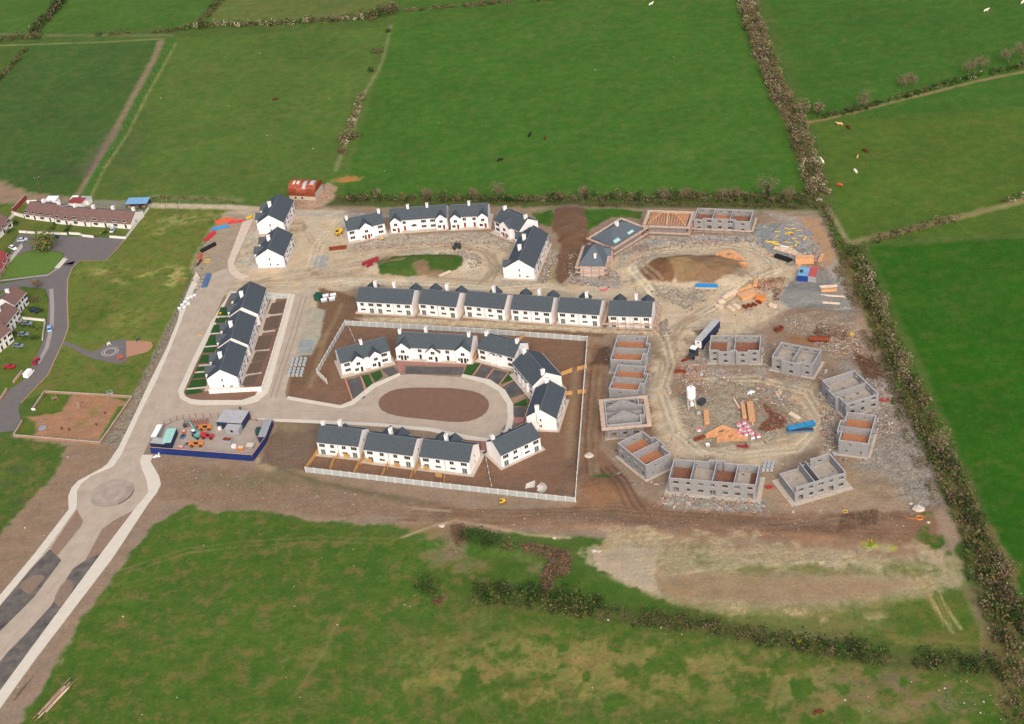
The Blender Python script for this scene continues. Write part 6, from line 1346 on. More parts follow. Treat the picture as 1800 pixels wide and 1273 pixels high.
stk('brown sheet stack right of the large board stack',(1328,527),(1345,527),2.6,1.2,'orange',4,1)
stk('orange timber pack right of the mixing plant',(1243,748),(1241,725),1.6,1.1,'timber',4,4); stk('left and shorter of two orange packs in the middle of the close',(1309,737),(1305,713),1.3,1.1,'timber',4,3); stk('right and brighter of two orange packs in the middle of the close',(1322,743),(1318,711),2.0,1.2,'timber',4,5)
stk('grey-white weathered planks above the blue skip',(1388,728),(1405,738),1.4,.6,'timber2',2,4); stk('pale poles lying left of the two orange packs',(1290,703),(1300,719),.6,.4,'timber2',1,3)
stk('pale plank pair beside the upper rubble of the grass mound',(773,488),(792,479),1.2,.4,'timber2',1,4); stk('small brown plank stack below the silo clearing',(1221,776),(1238,769),1.0,.8,'rust',3,3)
for i,(a,b,lb) in enumerate([((1272,527),(1284,518),'left back pallet of pale kerbs by the timber heap'),((1282,522),(1292,513),'middle back pallet of pale kerbs by the timber heap'),((1290,520),(1299,512),'right back pallet of pale kerbs touching the board stack'),((1263,534),(1273,531),'left front pallet of pale kerbs'),((1259,540),(1270,545),'lowest left pallet of pale kerbs'),((1280,542),(1290,548),'pallet of pale kerbs in the middle front'),((1290,539),(1300,544),'pallet of pale kerbs right of the middle front one'),((1353,539),(1364,543),'lone pale pallet on the tan ground')]):
    stk(lb,a,b,1.3,1.0,'timber2',3,3,name='pallet',cat='pallet',grp='pallets of pale kerbs')
for i,(px,py) in enumerate([(1310,541),(1318,539),(1326,537),(1334,533)]): stk(['leftmost','second','third','rightmost'][i]+' brown pipe pallet in front of the board stack',(px-4,py-2),(px+4,py+2),.9,.7,'rust',2,3,name='pallet',cat='pallet',grp='brown pallets')
# pink wrapped packs
for i,(px,py) in enumerate([(1308,746),(1299,750),(1313,752),(1302,757),(1308,760),(1317,758),(1321,764),(1323,771),(1333,769),(1296,764),(1302,768),(1311,766)]):
    x,y=W(px,py); p_=thing('brick_pack','pink-topped wrapped brick pack on the central heap'+[' at the top',' top left',' just below the top',' left of the middle',' in the middle',' right of the middle',' to the right',' at lower right',' far right',' far left',' lower left',' below the middle'][i],'brick pack',(x,y,0),random.uniform(0,1.5),'pink and white wrapped brick packs')
    MB().box(-.55,.55,-.5,.5,.12,.95).build('packed_bricks',M['white'],p_); MB().box(-.57,.57,-.52,.52,.953,1.15).build('pink_cover',M['pink'],p_); MB().box(-.5,.5,-.45,.45,0,.117).build('pallet_base',M['oldwood'],p_)
x,y=W(1228,758); p_=thing('brick_pack','single pink-topped pack left of the roof trusses','brick pack',(x,y,0),.4,'pink and white wrapped brick packs'); MB().box(-.6,.6,-.5,.5,.12,.8).build('packed_bricks',M['white'],p_); MB().box(-.62,.62,-.52,.52,.803,.95).build('pink_cover',M['pink'],p_)
# roof trusses
def trusses(label,px,py,L,rz,n,lean,H=2.6,grp='heaps of roof trusses',m='timber'):
    p=at(px,py); r=thing('truss_stack',label,'roof trusses',p,rz,grp)
    for k in range(n):
        b=MB(); T=Matrix.Translation((0,k*.14,.06+k*.09))@Matrix.Rotation(lean,4,'X'); w_=.06
        def mem(a,c): b.tube(T@Vector(a),T@Vector(c),w_,n=4)
        o_=Vector((-L/2,0,0));e=Vector((L/2,0,0));t_=Vector((0,H,0)); mem(o_,e);mem(o_,t_);mem(e,t_)
        for q in(-.25,.0,.25): mem((L*q,0,0),(L*q*.5,H*(1-abs(q)),0)); mem((L*q,0,0),(L*(q+.12 if q<=0 else q-.12),H*.4,0))
        b.build('truss',M[m],r)
trusses('front heap of orange triangular roof trusses',1287,776,9.5,ang((1262,778),(1313,776)),9,R(18)); trusses('rear heap of orange roof trusses behind the front one',1272,768,11,ang((1244,768),(1300,763)),10,R(25))
trusses('orange roof trusses along the upper edge of the soil island',1282,457,11,ang((1256,452),(1304,461)),8,R(60),2.2); trusses('broken orange trusses at the end of the soil island',1304,474,5,R(-70),6,R(12),2.2)
trusses('pale orange trusses strewn below the yellow foundation',1385,446,13,ang((1345,440),(1400,458)),8,R(20),1.6,m='timber2')
# skips
def skip(label,px,py,rz,m,L=4.6,name='skip',grp=None):
    p=at(px,py); r=thing(name,label,'skip',p,rz,grp); w_=1.8; 
    lo=[(-L*.32,-.7),(L*.32,-.7),(L*.32,.7),(-L*.32,.7)]; hi=[(-L/2,-w_/2),(L/2,-w_/2),(L/2,w_/2),(-L/2,w_/2)]
    b=MB()
    for i in range(4): j=(i+1)%4; b.slab([(*lo[i],.1),(*lo[j],.1),(*hi[j],1.4),(*hi[i],1.4)],.05)
    b.face([(*q,.12) for q in lo]); b.build('skip_body',M[m],r); f=MB(); f.box(-L*.4,L*.4,-.75,.75,.5,.9); f.build('rubble_load',M['dkgrey'],r)
    for i in range(4):
        j=(i+1)%4; MB().tube((*hi[i],1.42),(*hi[j],1.42),.06,n=4).build('rim',M[m],r)
x,y=W(1408,752); 
r_=thing('pipe_crate','bright blue bundle crate lying beside its darker twin','blue crate',(x,y,0),ang((1388,752),(1428,742)))
b=MB(); 
for k in range(6): b.tube((-4.6,-.9+k*.36,.95),(4.6,-.9+k*.36,.95),.18,n=6)
b.build('blue_tubes',M['skipblue'],r_); MB().box(-4.5,4.5,-1.0,1.0,.1,.75).build('crate_base',M['skipblue'],r_)
for x_ in(-4,-1.3,1.3,4): MB().box(x_-.06,x_+.06,-1.05,1.05,1.14,1.2).build('strap',M['brightblue'],r_)
x,y=W(1407,759); r_=thing('pipe_crate','dark blue-grey crate lying in front of the bright blue one','blue crate',(x,y,0),ang((1388,758),(1426,756))); MB().box(-4,4,-.6,.6,.1,.8).build('crate_base',M['bluegrey'],r_); MB().box(-4.05,4.05,-.65,.65,.803,.88).build('crate_lid',M['dkgrey'],r_)
p=at(1242,509); r_=thing('blue_sheeted_stack','bright blue sheeted stack on the rubble below the soil island','covered stack',p,ang((1225,509),(1259,510))); MB().box(-4.0,4.0,-1.0,1.0,.1,1.1).build('stacked_blocks',M['concrete'],r_); b=MB(); b.slab([(-4.1,-1.1,1.12),(4.1,-1.1,1.12),(4.0,1.1,1.32),(-4.0,1.1,1.28)],.06); b.build('blue_sheet',M['brightblue'],r_)
p=at(1440,600); r_=thing('steel_tank','long rusty steel tank lying on the rubble','tank',p,ang((1425,599),(1455,600))); 
b=MB(); b.tube((-3.3,0,1.0),(3.3,0,1.0),1.0,n=18); b.build('tank_shell',M['rust'],r_)
for x_ in(-2.2,0,2.2): b=MB(); b.tube((x_-.08,0,1.0),(x_+.08,0,1.0),1.05,n=18); b.build('tank_band',M['rust'],r_)
skip('small rusty skip on the soil left of the long rusty tank',1369,582,R(20),'rust',3.2)
for lb,px,py,rz in [('rusty beam heap just in front of the lorry, upper one',1206,634,R(30)),('rusty steel heap lower down in front of the lorry',1195,655,R(-5))]:
    p=at(px,py); r_=thing('steel_heap',lb,'scrap steel',p,rz,'rusty steel heaps by the lorry'); rn=random.Random(px)
    for k in range(9): b=MB(); z=.15+k*.08; b.cbox((rn.uniform(-.6,.6),rn.uniform(-.5,.5),z),(3.2,.22,.22),0,rn.uniform(-.5,.5)); b.build('steel_beam',M['rust'],r_)
# block pallets (grey wrapped)
n_=0
for gx_,gy_,nx_,ny_,dx,dy,lbl in [(527,638,4,3,7.2,5.2,'grey wrapped block pallet in the upper group beside the dug strip'),(522,656,4,3,7.2,5.2,'grey wrapped block pallet in the lower group beside the dug strip'),(1352,822,3,3,7,6,'grey block pallet behind the gap between the two nearest roofless houses')]:
    for i in range(nx_):
        for j in range(ny_):
            x,y=W(gx_+(i-(nx_-1)/2)*dx-j*1.5,gy_+(j-(ny_-1)/2)*dy)
            t=thing('block_pallet',lbl,'block pallet',(x,y,0),R(-10+random.uniform(-8,8)),lbl.replace('grey ','grey ').replace('pallet','pallets')); MB().box(-.48,.48,-.42,.42,.1,1.0).build('wrapped_blocks',M['wrap'],t); MB().box(-.5,.5,-.44,.44,0,.097).build('pallet_base',M['oldwood'],t)
for k,(px,py,lb) in enumerate([(1233,660,'lone grey block pallet left of the shell by the lorry'),(1345,668,'grey block pallet in the gap between the two back shells'),(1452,655,'grey block pallet under the strewn shell'),(1444,700,'grey block pallet at the door of the strewn shell'),(1466,800,'grey block pallet below the decked side-on shell'),(1352,690,'grey block pallet by the rings in the clearing'),(1228,728,'grey block pallet beside the mixing plant'),(1150,660,'grey block pallet right of the left column'),(1146,700,'grey block pallet beside the ringed gable shell'),(1335,430,'grey block pallet left of the foundation'),(1322,432,'second grey block pallet left of the foundation'),(1100,498,'grey block pallet below the small hipped house'),(1160,535,'grey block pallet near the end of the middle row')]):
    x,y=W(px,py); t=thing('block_pallet',lb,'block pallet',(x,y,0),R(30*k),'single block pallets')
    MB().box(-.55,.55,-.45,.45,.1,.9).build('wrapped_blocks',M['block' if k%2 else 'wrap'],t); MB().box(-.57,.57,-.47,.47,0,.097).build('pallet_base',M['oldwood'],t)
for px,py,lb in [(316,545,'lowest white crate on the left yard pavement'),(321,539,'second white crate up the left yard pavement'),(326,534,'third white crate up the left yard pavement'),(325,543,'white crate just right of the lowest one'),(331,528,'fourth white crate up the left yard pavement'),(337,525,'white crate by the parked pipes, left'),(343,522,'white crate by the parked pipes, right'),(332,537,'white crate nearest the road in the left yard'),
   (573,523,'back left of four pale boxes by the green container'),(586,521.5,'back right of four pale boxes by the green container'),(570,530,'front left of four pale boxes by the green container'),(584,528,'front right of four pale boxes by the green container'),(1244,785,'white crate beside the concrete rings behind the long shell')]:
    x,y=W(px,py); big=560<px<600; t=thing('crate',lb,'crate',(x,y,0),R(8),'white crates' if px<400 else None); s_=(1.1,.7,1.0) if big else (.6,.55,.9)
    MB().box(-s_[0],s_[0],-s_[1],s_[1],.1,s_[2]).build('crate_body',M['wrap'] if px<1000 else M['concrete'],t); MB().box(-s_[0]-.04,s_[0]+.04,-s_[1]-.04,s_[1]+.04,s_[2]+.003,s_[2]+.1).build('crate_lid',M['white'],t)
# pale slabs fan
p=at(941,858); r_=thing('post_fan','fan of pale concrete posts beside the front panel wall','concrete posts',p,0)
for k in range(13):
    t=R(-62+k*9.5); b=MB(); b.tube((.8*math.cos(t),.8*math.sin(t)-.5,.1+.02*k),(3.6*math.cos(t),3.2*math.sin(t)-.5,.15+.02*k),.1,n=4); b.build('loose_post',M['post'],r_)
for k in range(5): MB().cbox((-1.6+.1*k,.6+.5*k,.1+.05*k),(3.0,.35,.12),0,R(5+4*k)).build('loose_slab',M['post'],r_)
# logs
p,l,an=seg((62,1262),(132,1192)); r_=thing('log_pile','pile of long bare poles on the grass at the bottom left','logs',(*np.array(W(96,1230)),0),an); rn=random.Random(3)
for k in range(16):
    b=MB(); y_=(k%6-2.5)*.42+rn.uniform(-.1,.1); z=.14+.22*(k//6); e=rn.uniform(-2.5,2.5); Lk=rn.uniform(8,12.5); sw=rn.uniform(-.5,.5); b.tube((e-Lk/2,y_-sw,z),(e+Lk/2,y_+sw,z+rn.uniform(0,.25)),.13,.08,6); b.build('pole',M['oldwood' if k%3 else 'timber2'],r_)
p,l,an=seg((24,1233),(60,1188)); r_=thing('log','single dark pole lying beside the bottom left pavement','log',(p[0],p[1],0),an); b=MB(); b.tube((0,0,.12),(l,0,.12),.12,.08,7); b.build('pole',M['bark'],r_); b=MB(); b.tube((l*.2,.4,.1),(l*.7,.5,.1),.09,.06,6); b.build('pole',M['bark'],r_)
# boulders
def rock(label,px,py,r,grp='pale boulders',fl=.6):
    b=MB(); r*=.72; rn=random.Random(int(px+py*2)); n=9
    prof=[(r*.85,0),(r,r*fl*.4),(r*.75,r*fl*.85),(r*.3,r*fl),(.01,r*fl*1.02)]; b.lathe(prof,n); b.v=[(x*(1.2+rn.uniform(-.18,.18)),y*(1+rn.uniform(-.18,.18)),z*(1+rn.uniform(-.15,.15))) for x,y,z in b.v]
    o=b.build('boulder',M['boulder'],None,at(px,py),rn.uniform(-.5,0)); tag(o,label,'boulder',grp)
for q in [('large flat white boulder by the yellow hose at the right',1614,897,2.2),('smaller boulder left of the large white one',1601,887,.8),('small boulder right of the flat white one, further down',1632,920,.7),('left of two boulders on the grass by the pale mud',1044,969,1.0),('right of two boulders on the grass by the pale mud',1053,970,.8),('tan boulder at the edge of the brown haul road',777,925,1.2),('pale boulder above the pair on the grass',975,946,.9),('white sack-like boulder in the bright field corner',1756,993,1.2),('pale stone at the junction of the lane and the ditch',1440,352,1.8),('grey boulder beside the trench at the lower right of the garden wall',1035,802,1.8)]: rock(*q)
# hose coils
def coil(label,px,py,r,m='yellow',n=3,tail=True):
    p=at(px,py,.05); b=MB(); prev=None; N_=22
    for k in range(N_*n+1):
        t=2*math.pi*k/N_; q=(r*math.cos(t),r*.9*math.sin(t),.08+.1*k/N_)
        if prev: b.tube(prev,q,.12,n=5,cap=False)
        prev=q
    if tail: b.tube((r,0,.1),(r+.2,r*1.5,.1),.1,n=5); b.tube((-r,0,.1),(-r*3.2,r*.6,.1),.1,n=5); b.tube((-r*3.2,r*.6,.1),(-r*4,r*2,.1),.1,n=5)
    o=b.build('hose_coil',M[m],None,p); tag(o,label,'hose coil')
coil('orange-yellow hose coil with trailing end near the large boulder',1616,912,1.0,'orange'); coil('yellow hose coil on the left yard ground',364.5,459.5,1.3,'yellow',2,False); coil('small yellow hose piece on the mud below the near right shell',1486,900,.7,'yellow',1,False)
for px,py,lb,r in [(440,382,'yellow pile of fittings at the top of the half-built pavement',1.8),(1498,590,'yellow plastic heap on the rubble at the right',1.0),(387,552,'small yellow barrier on the lawn edge',.6),(352,590,'yellow cones by the long road',.5),(1497,590,'tiny yellow scraps in the rubble',.4)][:4]:
    p=at(px,py); r_=thing('plastic_heap',lb,'plastic heap',p,0,None); rn=random.Random(px)
    for k in range(7): MB().cbox((rn.uniform(-r,r)*.6,rn.uniform(-r,r)*.6,.15+.06*k),(r*.8,r*.4,.2),0,rn.uniform(0,3)).build('yellow_piece',M['yellow'],r_)
for px,py,lb,m in [(1351,857,'red plastic heap between the two nearest roofless houses','red'),(1555,706,'red sheeting heap behind the strewn block house','red'),(1307,786,'red steel frames lying in front of the trusses','maroon'),(275,803,'white sheet heap outside the hoarding','white'),(1319,691,'crumpled white sheeting at the top of the central clearing','white'),(1060,510,'pink and white sheeting heap above the end of the middle row','pink')]:
    p=at(px,py); r_=thing('sheeting_heap',lb,'debris heap',p,0,None); rn=random.Random(px+5)
    for k in range(6): MB().cbox((rn.uniform(-1.2,1.2),rn.uniform(-.6,.6),.1+.07*k),(rn.uniform(.8,2.0),rn.uniform(.3,.9),.1),0,rn.uniform(0,3),rx=rn.uniform(-.3,.3)).build('loose_sheet',M[m],r_)
# foundation with yellow insulation
A=np.array(W(1322,424)); B_=np.array(W(1390,441)); C_=np.array(W(1367,396)); u=B_-A; an=math.atan2(u[1],u[0]); L=16.5; D=10.5
A=np.array(W(1342,428)); 
ft=thing('house_foundation','grey foundation plan with yellow insulation sheets, no walls yet','foundation',(A[0],A[1],0),ang((1343,430),(1392,442)) )
L=dist((1343,430),(1392,442)); L=13; D=15
b=MB(); b.box(-.3,L+.3,-.3,D+.3,0,.12); b.build('footing_slab',M['dpc'],ft)
for x0,x1,y0,y1 in [(0,L,0,.3),(0,L,D-.3,D),(0,.3,.31,D-.31),(L-.3,L,.31,D-.31),(L/2-.15,L/2+.15,.31,D-.31),(.31,L/2-.16,5,5.25),(L/2+.16,L-.31,5,5.25),(.31,L/2-.16,10,10.25),(L/2+.16,L-.31,10,10.25)]: MB().box(x0,x1,y0,y1,.123,.6).build('footing_wall',M['block'],ft)
rn=random.Random(4)
for (cx,cy,w_,h_,rz) in [(2.2,1.0,3.6,.9,.1),(5.2,.8,2.6,1.0,.0),(4,2,2,.5,.3),(10.5,1.2,2.2,.5,.5),(11.8,3.2,.5,2.2,.2),(1.2,9,2,.5,.3),(3.8,12.5,2.4,.5,.0),(8.2,13.2,2.4,.4,.4),(5.6,13.6,1.6,.35,.7),(9.2,7.2,1.8,.4,1),(2.5,5.8,.4,2.2,0),(10.5,10,1.8,.35,.2),(12.6,9,.5,3,.1),(4.6,9.0,.4,1.8,.4),(8,3.6,2.6,.4,.2),(11.5,5.2,2.5,.4,-.3)]: MB().cbox((cx,cy,.62+rn.uniform(0,.1)),(w_,h_,.08),0,rz).build('insulation_sheet',M['insul'],ft)
for k in range(22): MB().cbox((rn.uniform(1,L-1),rn.uniform(1,D-1),.35),(rn.uniform(.5,1.2),rn.uniform(.4,.9),.5),0,rn.uniform(0,3)).build('block_stack',M['block'],ft)
MB().cbox((8.6,.2,.75),(3.2,.5,.3),0,.05).build('white_lintels',M['white'],ft)
tk=at(1390,412); r_=thing('tarpaulin_bundle','yellow tarpaulin bundle beside the foundation','tarpaulin',tk,R(-50)); MB().cbox((0,0,.4),(2.6,1.1,.6),0,.1).build('tarpaulin_fold',M['yellow'],r_); MB().cbox((.9,-.4,.5),(1.2,.5,.5),0,.6).build('tarpaulin_fold',M['maroon'],r_)
# barn
o,a,L,D=rect((507,337),(549,339),8.5,'s',3.6); bn=thing('barn','rusty round-roofed barn with patched sheets beside the lane','barn',(o[0],o[1],0),a)
L=max(L,12)
b=MB(); b.box(0,L,0,D,0,3.4); b.build('wall',M['concrete'],bn); MB().box(-.02,L+.02,-.05,-.003,1.7,3.4).build('rusty_cladding',M['rust'],bn)
rf=MB(); N_=12
for k in range(N_):
    t0=math.pi*k/N_; t1=math.pi*(k+1)/N_; f_=lambda t:(D/2-(D/2+.2)*math.cos(t),3.4+3.2*math.sin(t))
    (y0,z0),(y1,z1)=f_(t0),f_(t1); rf.face([(-.2,y0,z0),(L+.2,y0,z0),(L+.2,y1,z1),(-.2,y1,z1)])
ro=rf.build('roof',M['rustroof'],bn)
for x_ in(0,L):
    g=MB(); g.face([(x_,D/2-(D/2)*math.cos(math.pi*k/N_),3.4+3.1*math.sin(math.pi*k/N_)) for k in range(N_+1)]); g.build('gable_sheet',M['rust'],bn)
def patch(x0,x1,k0,k1,m):
    p_=MB()
    for k in range(k0,k1):
        t0=math.pi*k/N_; t1=math.pi*(k+1)/N_; f_=lambda t:(D/2-(D/2+.23)*math.cos(t),3.43+3.2*math.sin(t)); (y0,z0),(y1,z1)=f_(t0),f_(t1); p_.face([(x0,y0,z0),(x1,y0,z0),(x1,y1,z1),(x0,y1,z1)])
    p_.build('roof_patch',M[m],ro)
for q in [(L*.12,L*.2,4,6,'timber2'),(L*.26,L*.36,4,6,'timber2'),(L*.52,L*.64,2,6,'greyroof'),(L*.76,L*.92,4,7,'greyroof'),(0,L*.3,0,2,'rust'),(L*.66,L+.1,0,2,'rust')]: patch(*q)
for x_ in(L*.2,L*.45): MB().box(x_,x_+.8,-.09,-.055,.4,1.3).build('window',M['pane'],bn)
# sheds behind the terrace
def shed(label,a,b,D,h,wall,roof,open_=False):
    p,l,an=seg(a,b); r=thing('shed',label,'shed',(p[0],p[1],0),an,'sheds behind the bungalows')
    if open_:
        for x in np.linspace(.1,l-.1,5):
            for y in(.1,D-.1): MB().tube((x,y,0),(x,y,h),.07,n=5).build('post',M['dkgrey'],r)
        MB().box(.05,l-.05,D-.08,D-.02,.1,h-.05).build('back_wall',M['navy'],r)
        for k in range(5): MB().cbox((1+k*l/6,1.6,.6),(1.4,1.0,1.1),0,.3*k).build('stored_goods',M['dkgrey' if k%2 else 'oldwood'],r)
    else: MB().box(0,l,0,D,0,h-.02).build('wall',M[wall],r); MB().box(l*.4,l*.4+.9,-.05,-.003,.05,1.95).build('door',M['doord'],r)
    b_=MB(); b_.slab([(-.15,-.2,h+.05),(l+.15,-.2,h+.05),(l+.15,D+.2,h+.25),(-.15,D+.2,h+.25)],.08); b_.build('roof',M[roof],r)
shed('open-sided shed with pale blue roof at the end of the lane',(223,369),(260,368),5,2.8,'grey','blueroof',True)
shed('white flat-roofed shed behind the left bungalows',(82,361),(100,361),3.5,2.4,'oldrender','white'); shed('dark red roofed shed behind the middle bungalows',(122,366),(145,367),4.5,2.6,'oldrender','redroof'); shed('small white roofed shed behind the middle bungalows',(126,358),(136,358),2.6,2.2,'oldrender','white'); shed('pale narrow shed right of the dark red roofed one',(141,360),(157,361),3,2.4,'oldrender','greyroof'); shed('grey lean-to beside the end bungalow',(231,395),(240,395),8,2.2,'grey','grey')
# poles
def tpole(label,px,py,h=8):
    x,y=W(px,py); r=thing('utility_pole',label,'utility pole',(x,y,0),R(20),'wooden utility poles'); b=MB(); b.tube((0,0,0),(0,0,h),.14,.1,7); b.build('pole',M['bark'],r)
    MB().cbox((0,0,h-.5),(2.2,.12,.12)).build('cross_arm',M['bark'],r)
    for k in(-.95,0,.95): MB().lathe([(.08,0),(.08,.2),(.01,.22)],6,c=(k,0,h-.44)).build('insulator',M['white'],r)
tpole('utility pole in the far-left field corner',73,341,8.5); tpole('left of two utility poles beside the lane',295,379,7.5); tpole('right of two utility poles beside the lane',318,383,7.5)
# play equipment
x,y=W(146,706); r_=thing('slide','small metal slide in the walled play area','slide',(x,y,0),R(-100)); b=MB(); b.slab([(0,-.25,.2),(0,.25,.2),(3.6,.25,2.1),(3.6,-.25,2.1)],.08); b.build('chute',M['grey'],r_)
for y_ in(-.25,.25): MB().tube((3.6,y_,2.1),(4.4,y_,0),.05,n=5).build('ladder_rail',M['grey'],r_)
for k in range(5): MB().tube((3.7+.14*k,-.25,1.9-.38*k),(3.7+.14*k,.25,1.9-.38*k),.04,n=5).build('rung',M['grey'],r_)
x,y=W(75,753); r_=thing('roundabout','round grey play roundabout in the walled play area','roundabout',(x,y,0),0); MB().lathe([(1.4,.15),(1.4,.3),(.01,.32)],20).build('platform',M['grey'],r_)
for k in range(4): t=R(90*k); MB().tube((.2*math.cos(t),.2*math.sin(t),.3),(1.2*math.cos(t),1.2*math.sin(t),.9),.04,n=5).build('handrail',M['dkgrey'],r_)
def playframe(label,px,py,m,s=1,nm='climbing_frame'):
    x,y=W(px,py); r=thing(nm,label,'play equipment',(x,y,0),R(20))
    for dx in(-1,1):
        for dy in(-.8,.8): MB().tube((dx*s,dy*s,0),(dx*s*.8,dy*s*.6,2*s),.07,n=5).build('upright',M[m],r)
    MB().box(-.8*s,.8*s,-.5*s,.5*s,1.0*s,1.12*s).build('platform',M[m],r)
    for dy in(-.5,.5): MB().tube((-.8*s,dy*s,2*s),(.8*s,dy*s,2*s),.06,n=5).build('top_rail',M[m],r)
playframe('red climbing frame at the edge of the asphalt play circle',213,633,'orangep',1.1); playframe('white rocker beside the painted circle',192,607,'white',.6,'play_rocker'); playframe('green spring toy on the terracotta surface',243,600,'darkgreen',.7,'play_rocker'); playframe('leaning swing frame in the fenced grass corner',97,704,'oldwood',1.0,'swing_frame'); playframe('metal swing frame by the top play wall',195,697,'grey',1.1,'swing_frame')
for px,py,lb in [(109,755,'left small toy post in the play area'),(122,757,'right small toy post in the play area'),(185,728,'upper dark toy post at the right of the play area'),(170,748,'lower dark toy post at the right of the play area')]:
    x,y=W(px,py); r=thing('spring_toy',lb,'play equipment',(x,y,0),0); MB().lathe([(.25,0),(.25,.1),(.1,.12),(.1,.5)],8).build('spring',M['dkgrey'],r); MB().cbox((0,0,.7),(.8,.3,.4)).build('seat',M['rust'],r)
x,y=W(60,724); r=thing('info_sign','white sign board at the play area entrance','sign',(x,y,0),R(-15)); MB().cbox((0,0,1.1),(1.5,.08,.8)).build('sign_board',M['white'],r); 
for k in(-.6,.6): MB().tube((k,.1,0),(k,.1,1.4),.05,n=5).build('sign_post',M['grey'],r)
# compound clutter
for lb,px,py,m,dx,dy,dz in [('grey trailer with brown load in the middle of the compound',400,776,'grey',3.6,2.0,.9),('white bowser near the right of the compound',412,787,'white',1.4,1.2,1.2),('orange plywood stack near the right hoarding',424,790,'orange',2.2,1.5,.9),('grey steel sheets stacked by the right hoarding',440,785,'grey',3.0,2.6,.7),('pink and white bags near the front hoarding',318,787,'pink',1.8,1.0,.5),('dark generator beside the navy container',457,764,'darkgreen',2.0,2.0,2.4),('orange drum cluster left of the excavator',324,761,'orangep',1.2,.8,.8),('grey steel box behind the left container',322,769,'bluegrey',1.4,2.2,.7),('white bin in front of the blue cabin',387,755,'white',1.0,1.0,1.1)]:
    x,y=W(px,py); r=thing('site_store' if 'trailer' not in lb else 'trailer',lb,'site store' if 'trailer' not in lb else 'trailer',(x,y,0),ang((300,790),(400,800))); MB().box(-dx/2,dx/2,-dy/2,dy/2,.12,dz).build('body',M[m],r)
    MB().box(-dx*.38,dx*.38,-dy*.35,dy*.35,dz+.003,dz+.14).build('top_load',M['rust' if 'brown' in lb else ('dkgrey' if m in('darkgreen','bluegrey') else 'timber2')],r)
    for k in(-1,1): MB().box(k*dx*.35-.1,k*dx*.35+.1,-dy/2-.02,dy/2+.02,0,.117).build('skid',M['dkgrey'],r)
# scaffold pole stacks and barriers at the back of the compound
r=thing('barrier_stack','rows of rust-red steel barriers at the back of the compound','barriers',(*W(345,746),0),ang((320,748),(370,744)))
for k in range(16): 
    b=MB(); x_=-4+k*.55; b.tube((x_,-1.6,0),(x_,-1.6,1.1),.05,n=4); b.tube((x_,1.6,0),(x_,1.6,1.1),.05,n=4); b.tube((x_,-1.6,1.1),(x_,1.6,1.1),.06,n=4); b.tube((x_,-1.6,.5),(x_,1.6,.5),.05,n=4); b.build('barrier',M['orangep' if k%2 else 'rust'],r)
# ---------------- animals and a person ----------------
def skinmesh(name,verts,edges,radii,sub=2):
    me=bpy.data.meshes.new(name+'_cage'); me.from_pydata(verts,edges,[]); o=bpy.data.objects.new(name+'_cage',me); col.objects.link(o)
    o.modifiers.new('s','SKIN'); sv=me.skin_vertices[0].data
    for i,r in enumerate(radii): sv[i].radius=(r,r) if not isinstance(r,tuple) else r
    sv[0].use_root=True; s2=o.modifiers.new('u','SUBSURF'); s2.levels=sub; s2.render_levels=sub
    dg=bpy.context.evaluated_depsgraph_get(); dg.update(); m=bpy.data.meshes.new_from_object(o.evaluated_get(dg)); m.name=name; bpy.data.objects.remove(o); return m
def cowmesh(graze):
    v=[(0,0,1.05),(.75,0,1.08),(-.75,0,1.1),(1.0,0,1.15)]; e=[(0,1),(0,2),(1,3)]; r=[.42,.38,.36,.3]
    hd=[(1.25,0,1.0),(1.5,0,.55),(1.6,0,.3),(1.68,0,.12)] if graze else [(1.3,0,1.35),(1.5,0,1.5),(1.75,0,1.42),(1.95,0,1.3)]
    b=len(v); v+=hd; e+=[(3,b),(b,b+1),(b+1,b+2),(b+2,b+3)]; r+=[.22,.19,.16,.11]
    for sy in(-1,1):
        for x,par in((.72,1),(-.72,2)):
            k=len(v); bk=.06 if x>0 else -.1
            v+=[(x,sy*.24,.75),(x+bk,sy*.25,.42),(x+.02,sy*.25,.06)]; e+=[(par,k),(k,k+1),(k+1,k+2)]; r+=[.15,.085,.07]
        k=len(v); h=v[b+1]; v+=[(h[0]-.02,sy*.3,h[2]+.1)]; e+=[(b+1,k)]; r+=[.05]
    k=len(v); v+=[(-1.05,0,1.0),(-1.12,0,.5)]; e+=[(2,k),(k,k+1)]; r+=[.05,.05]
    return skinmesh('cow',v,e,r,1)
CM=[cowmesh(False),cowmesh(True)]
CM[0].materials.append(M['cowblack']); CM[1].materials.append(M['cowblack'])
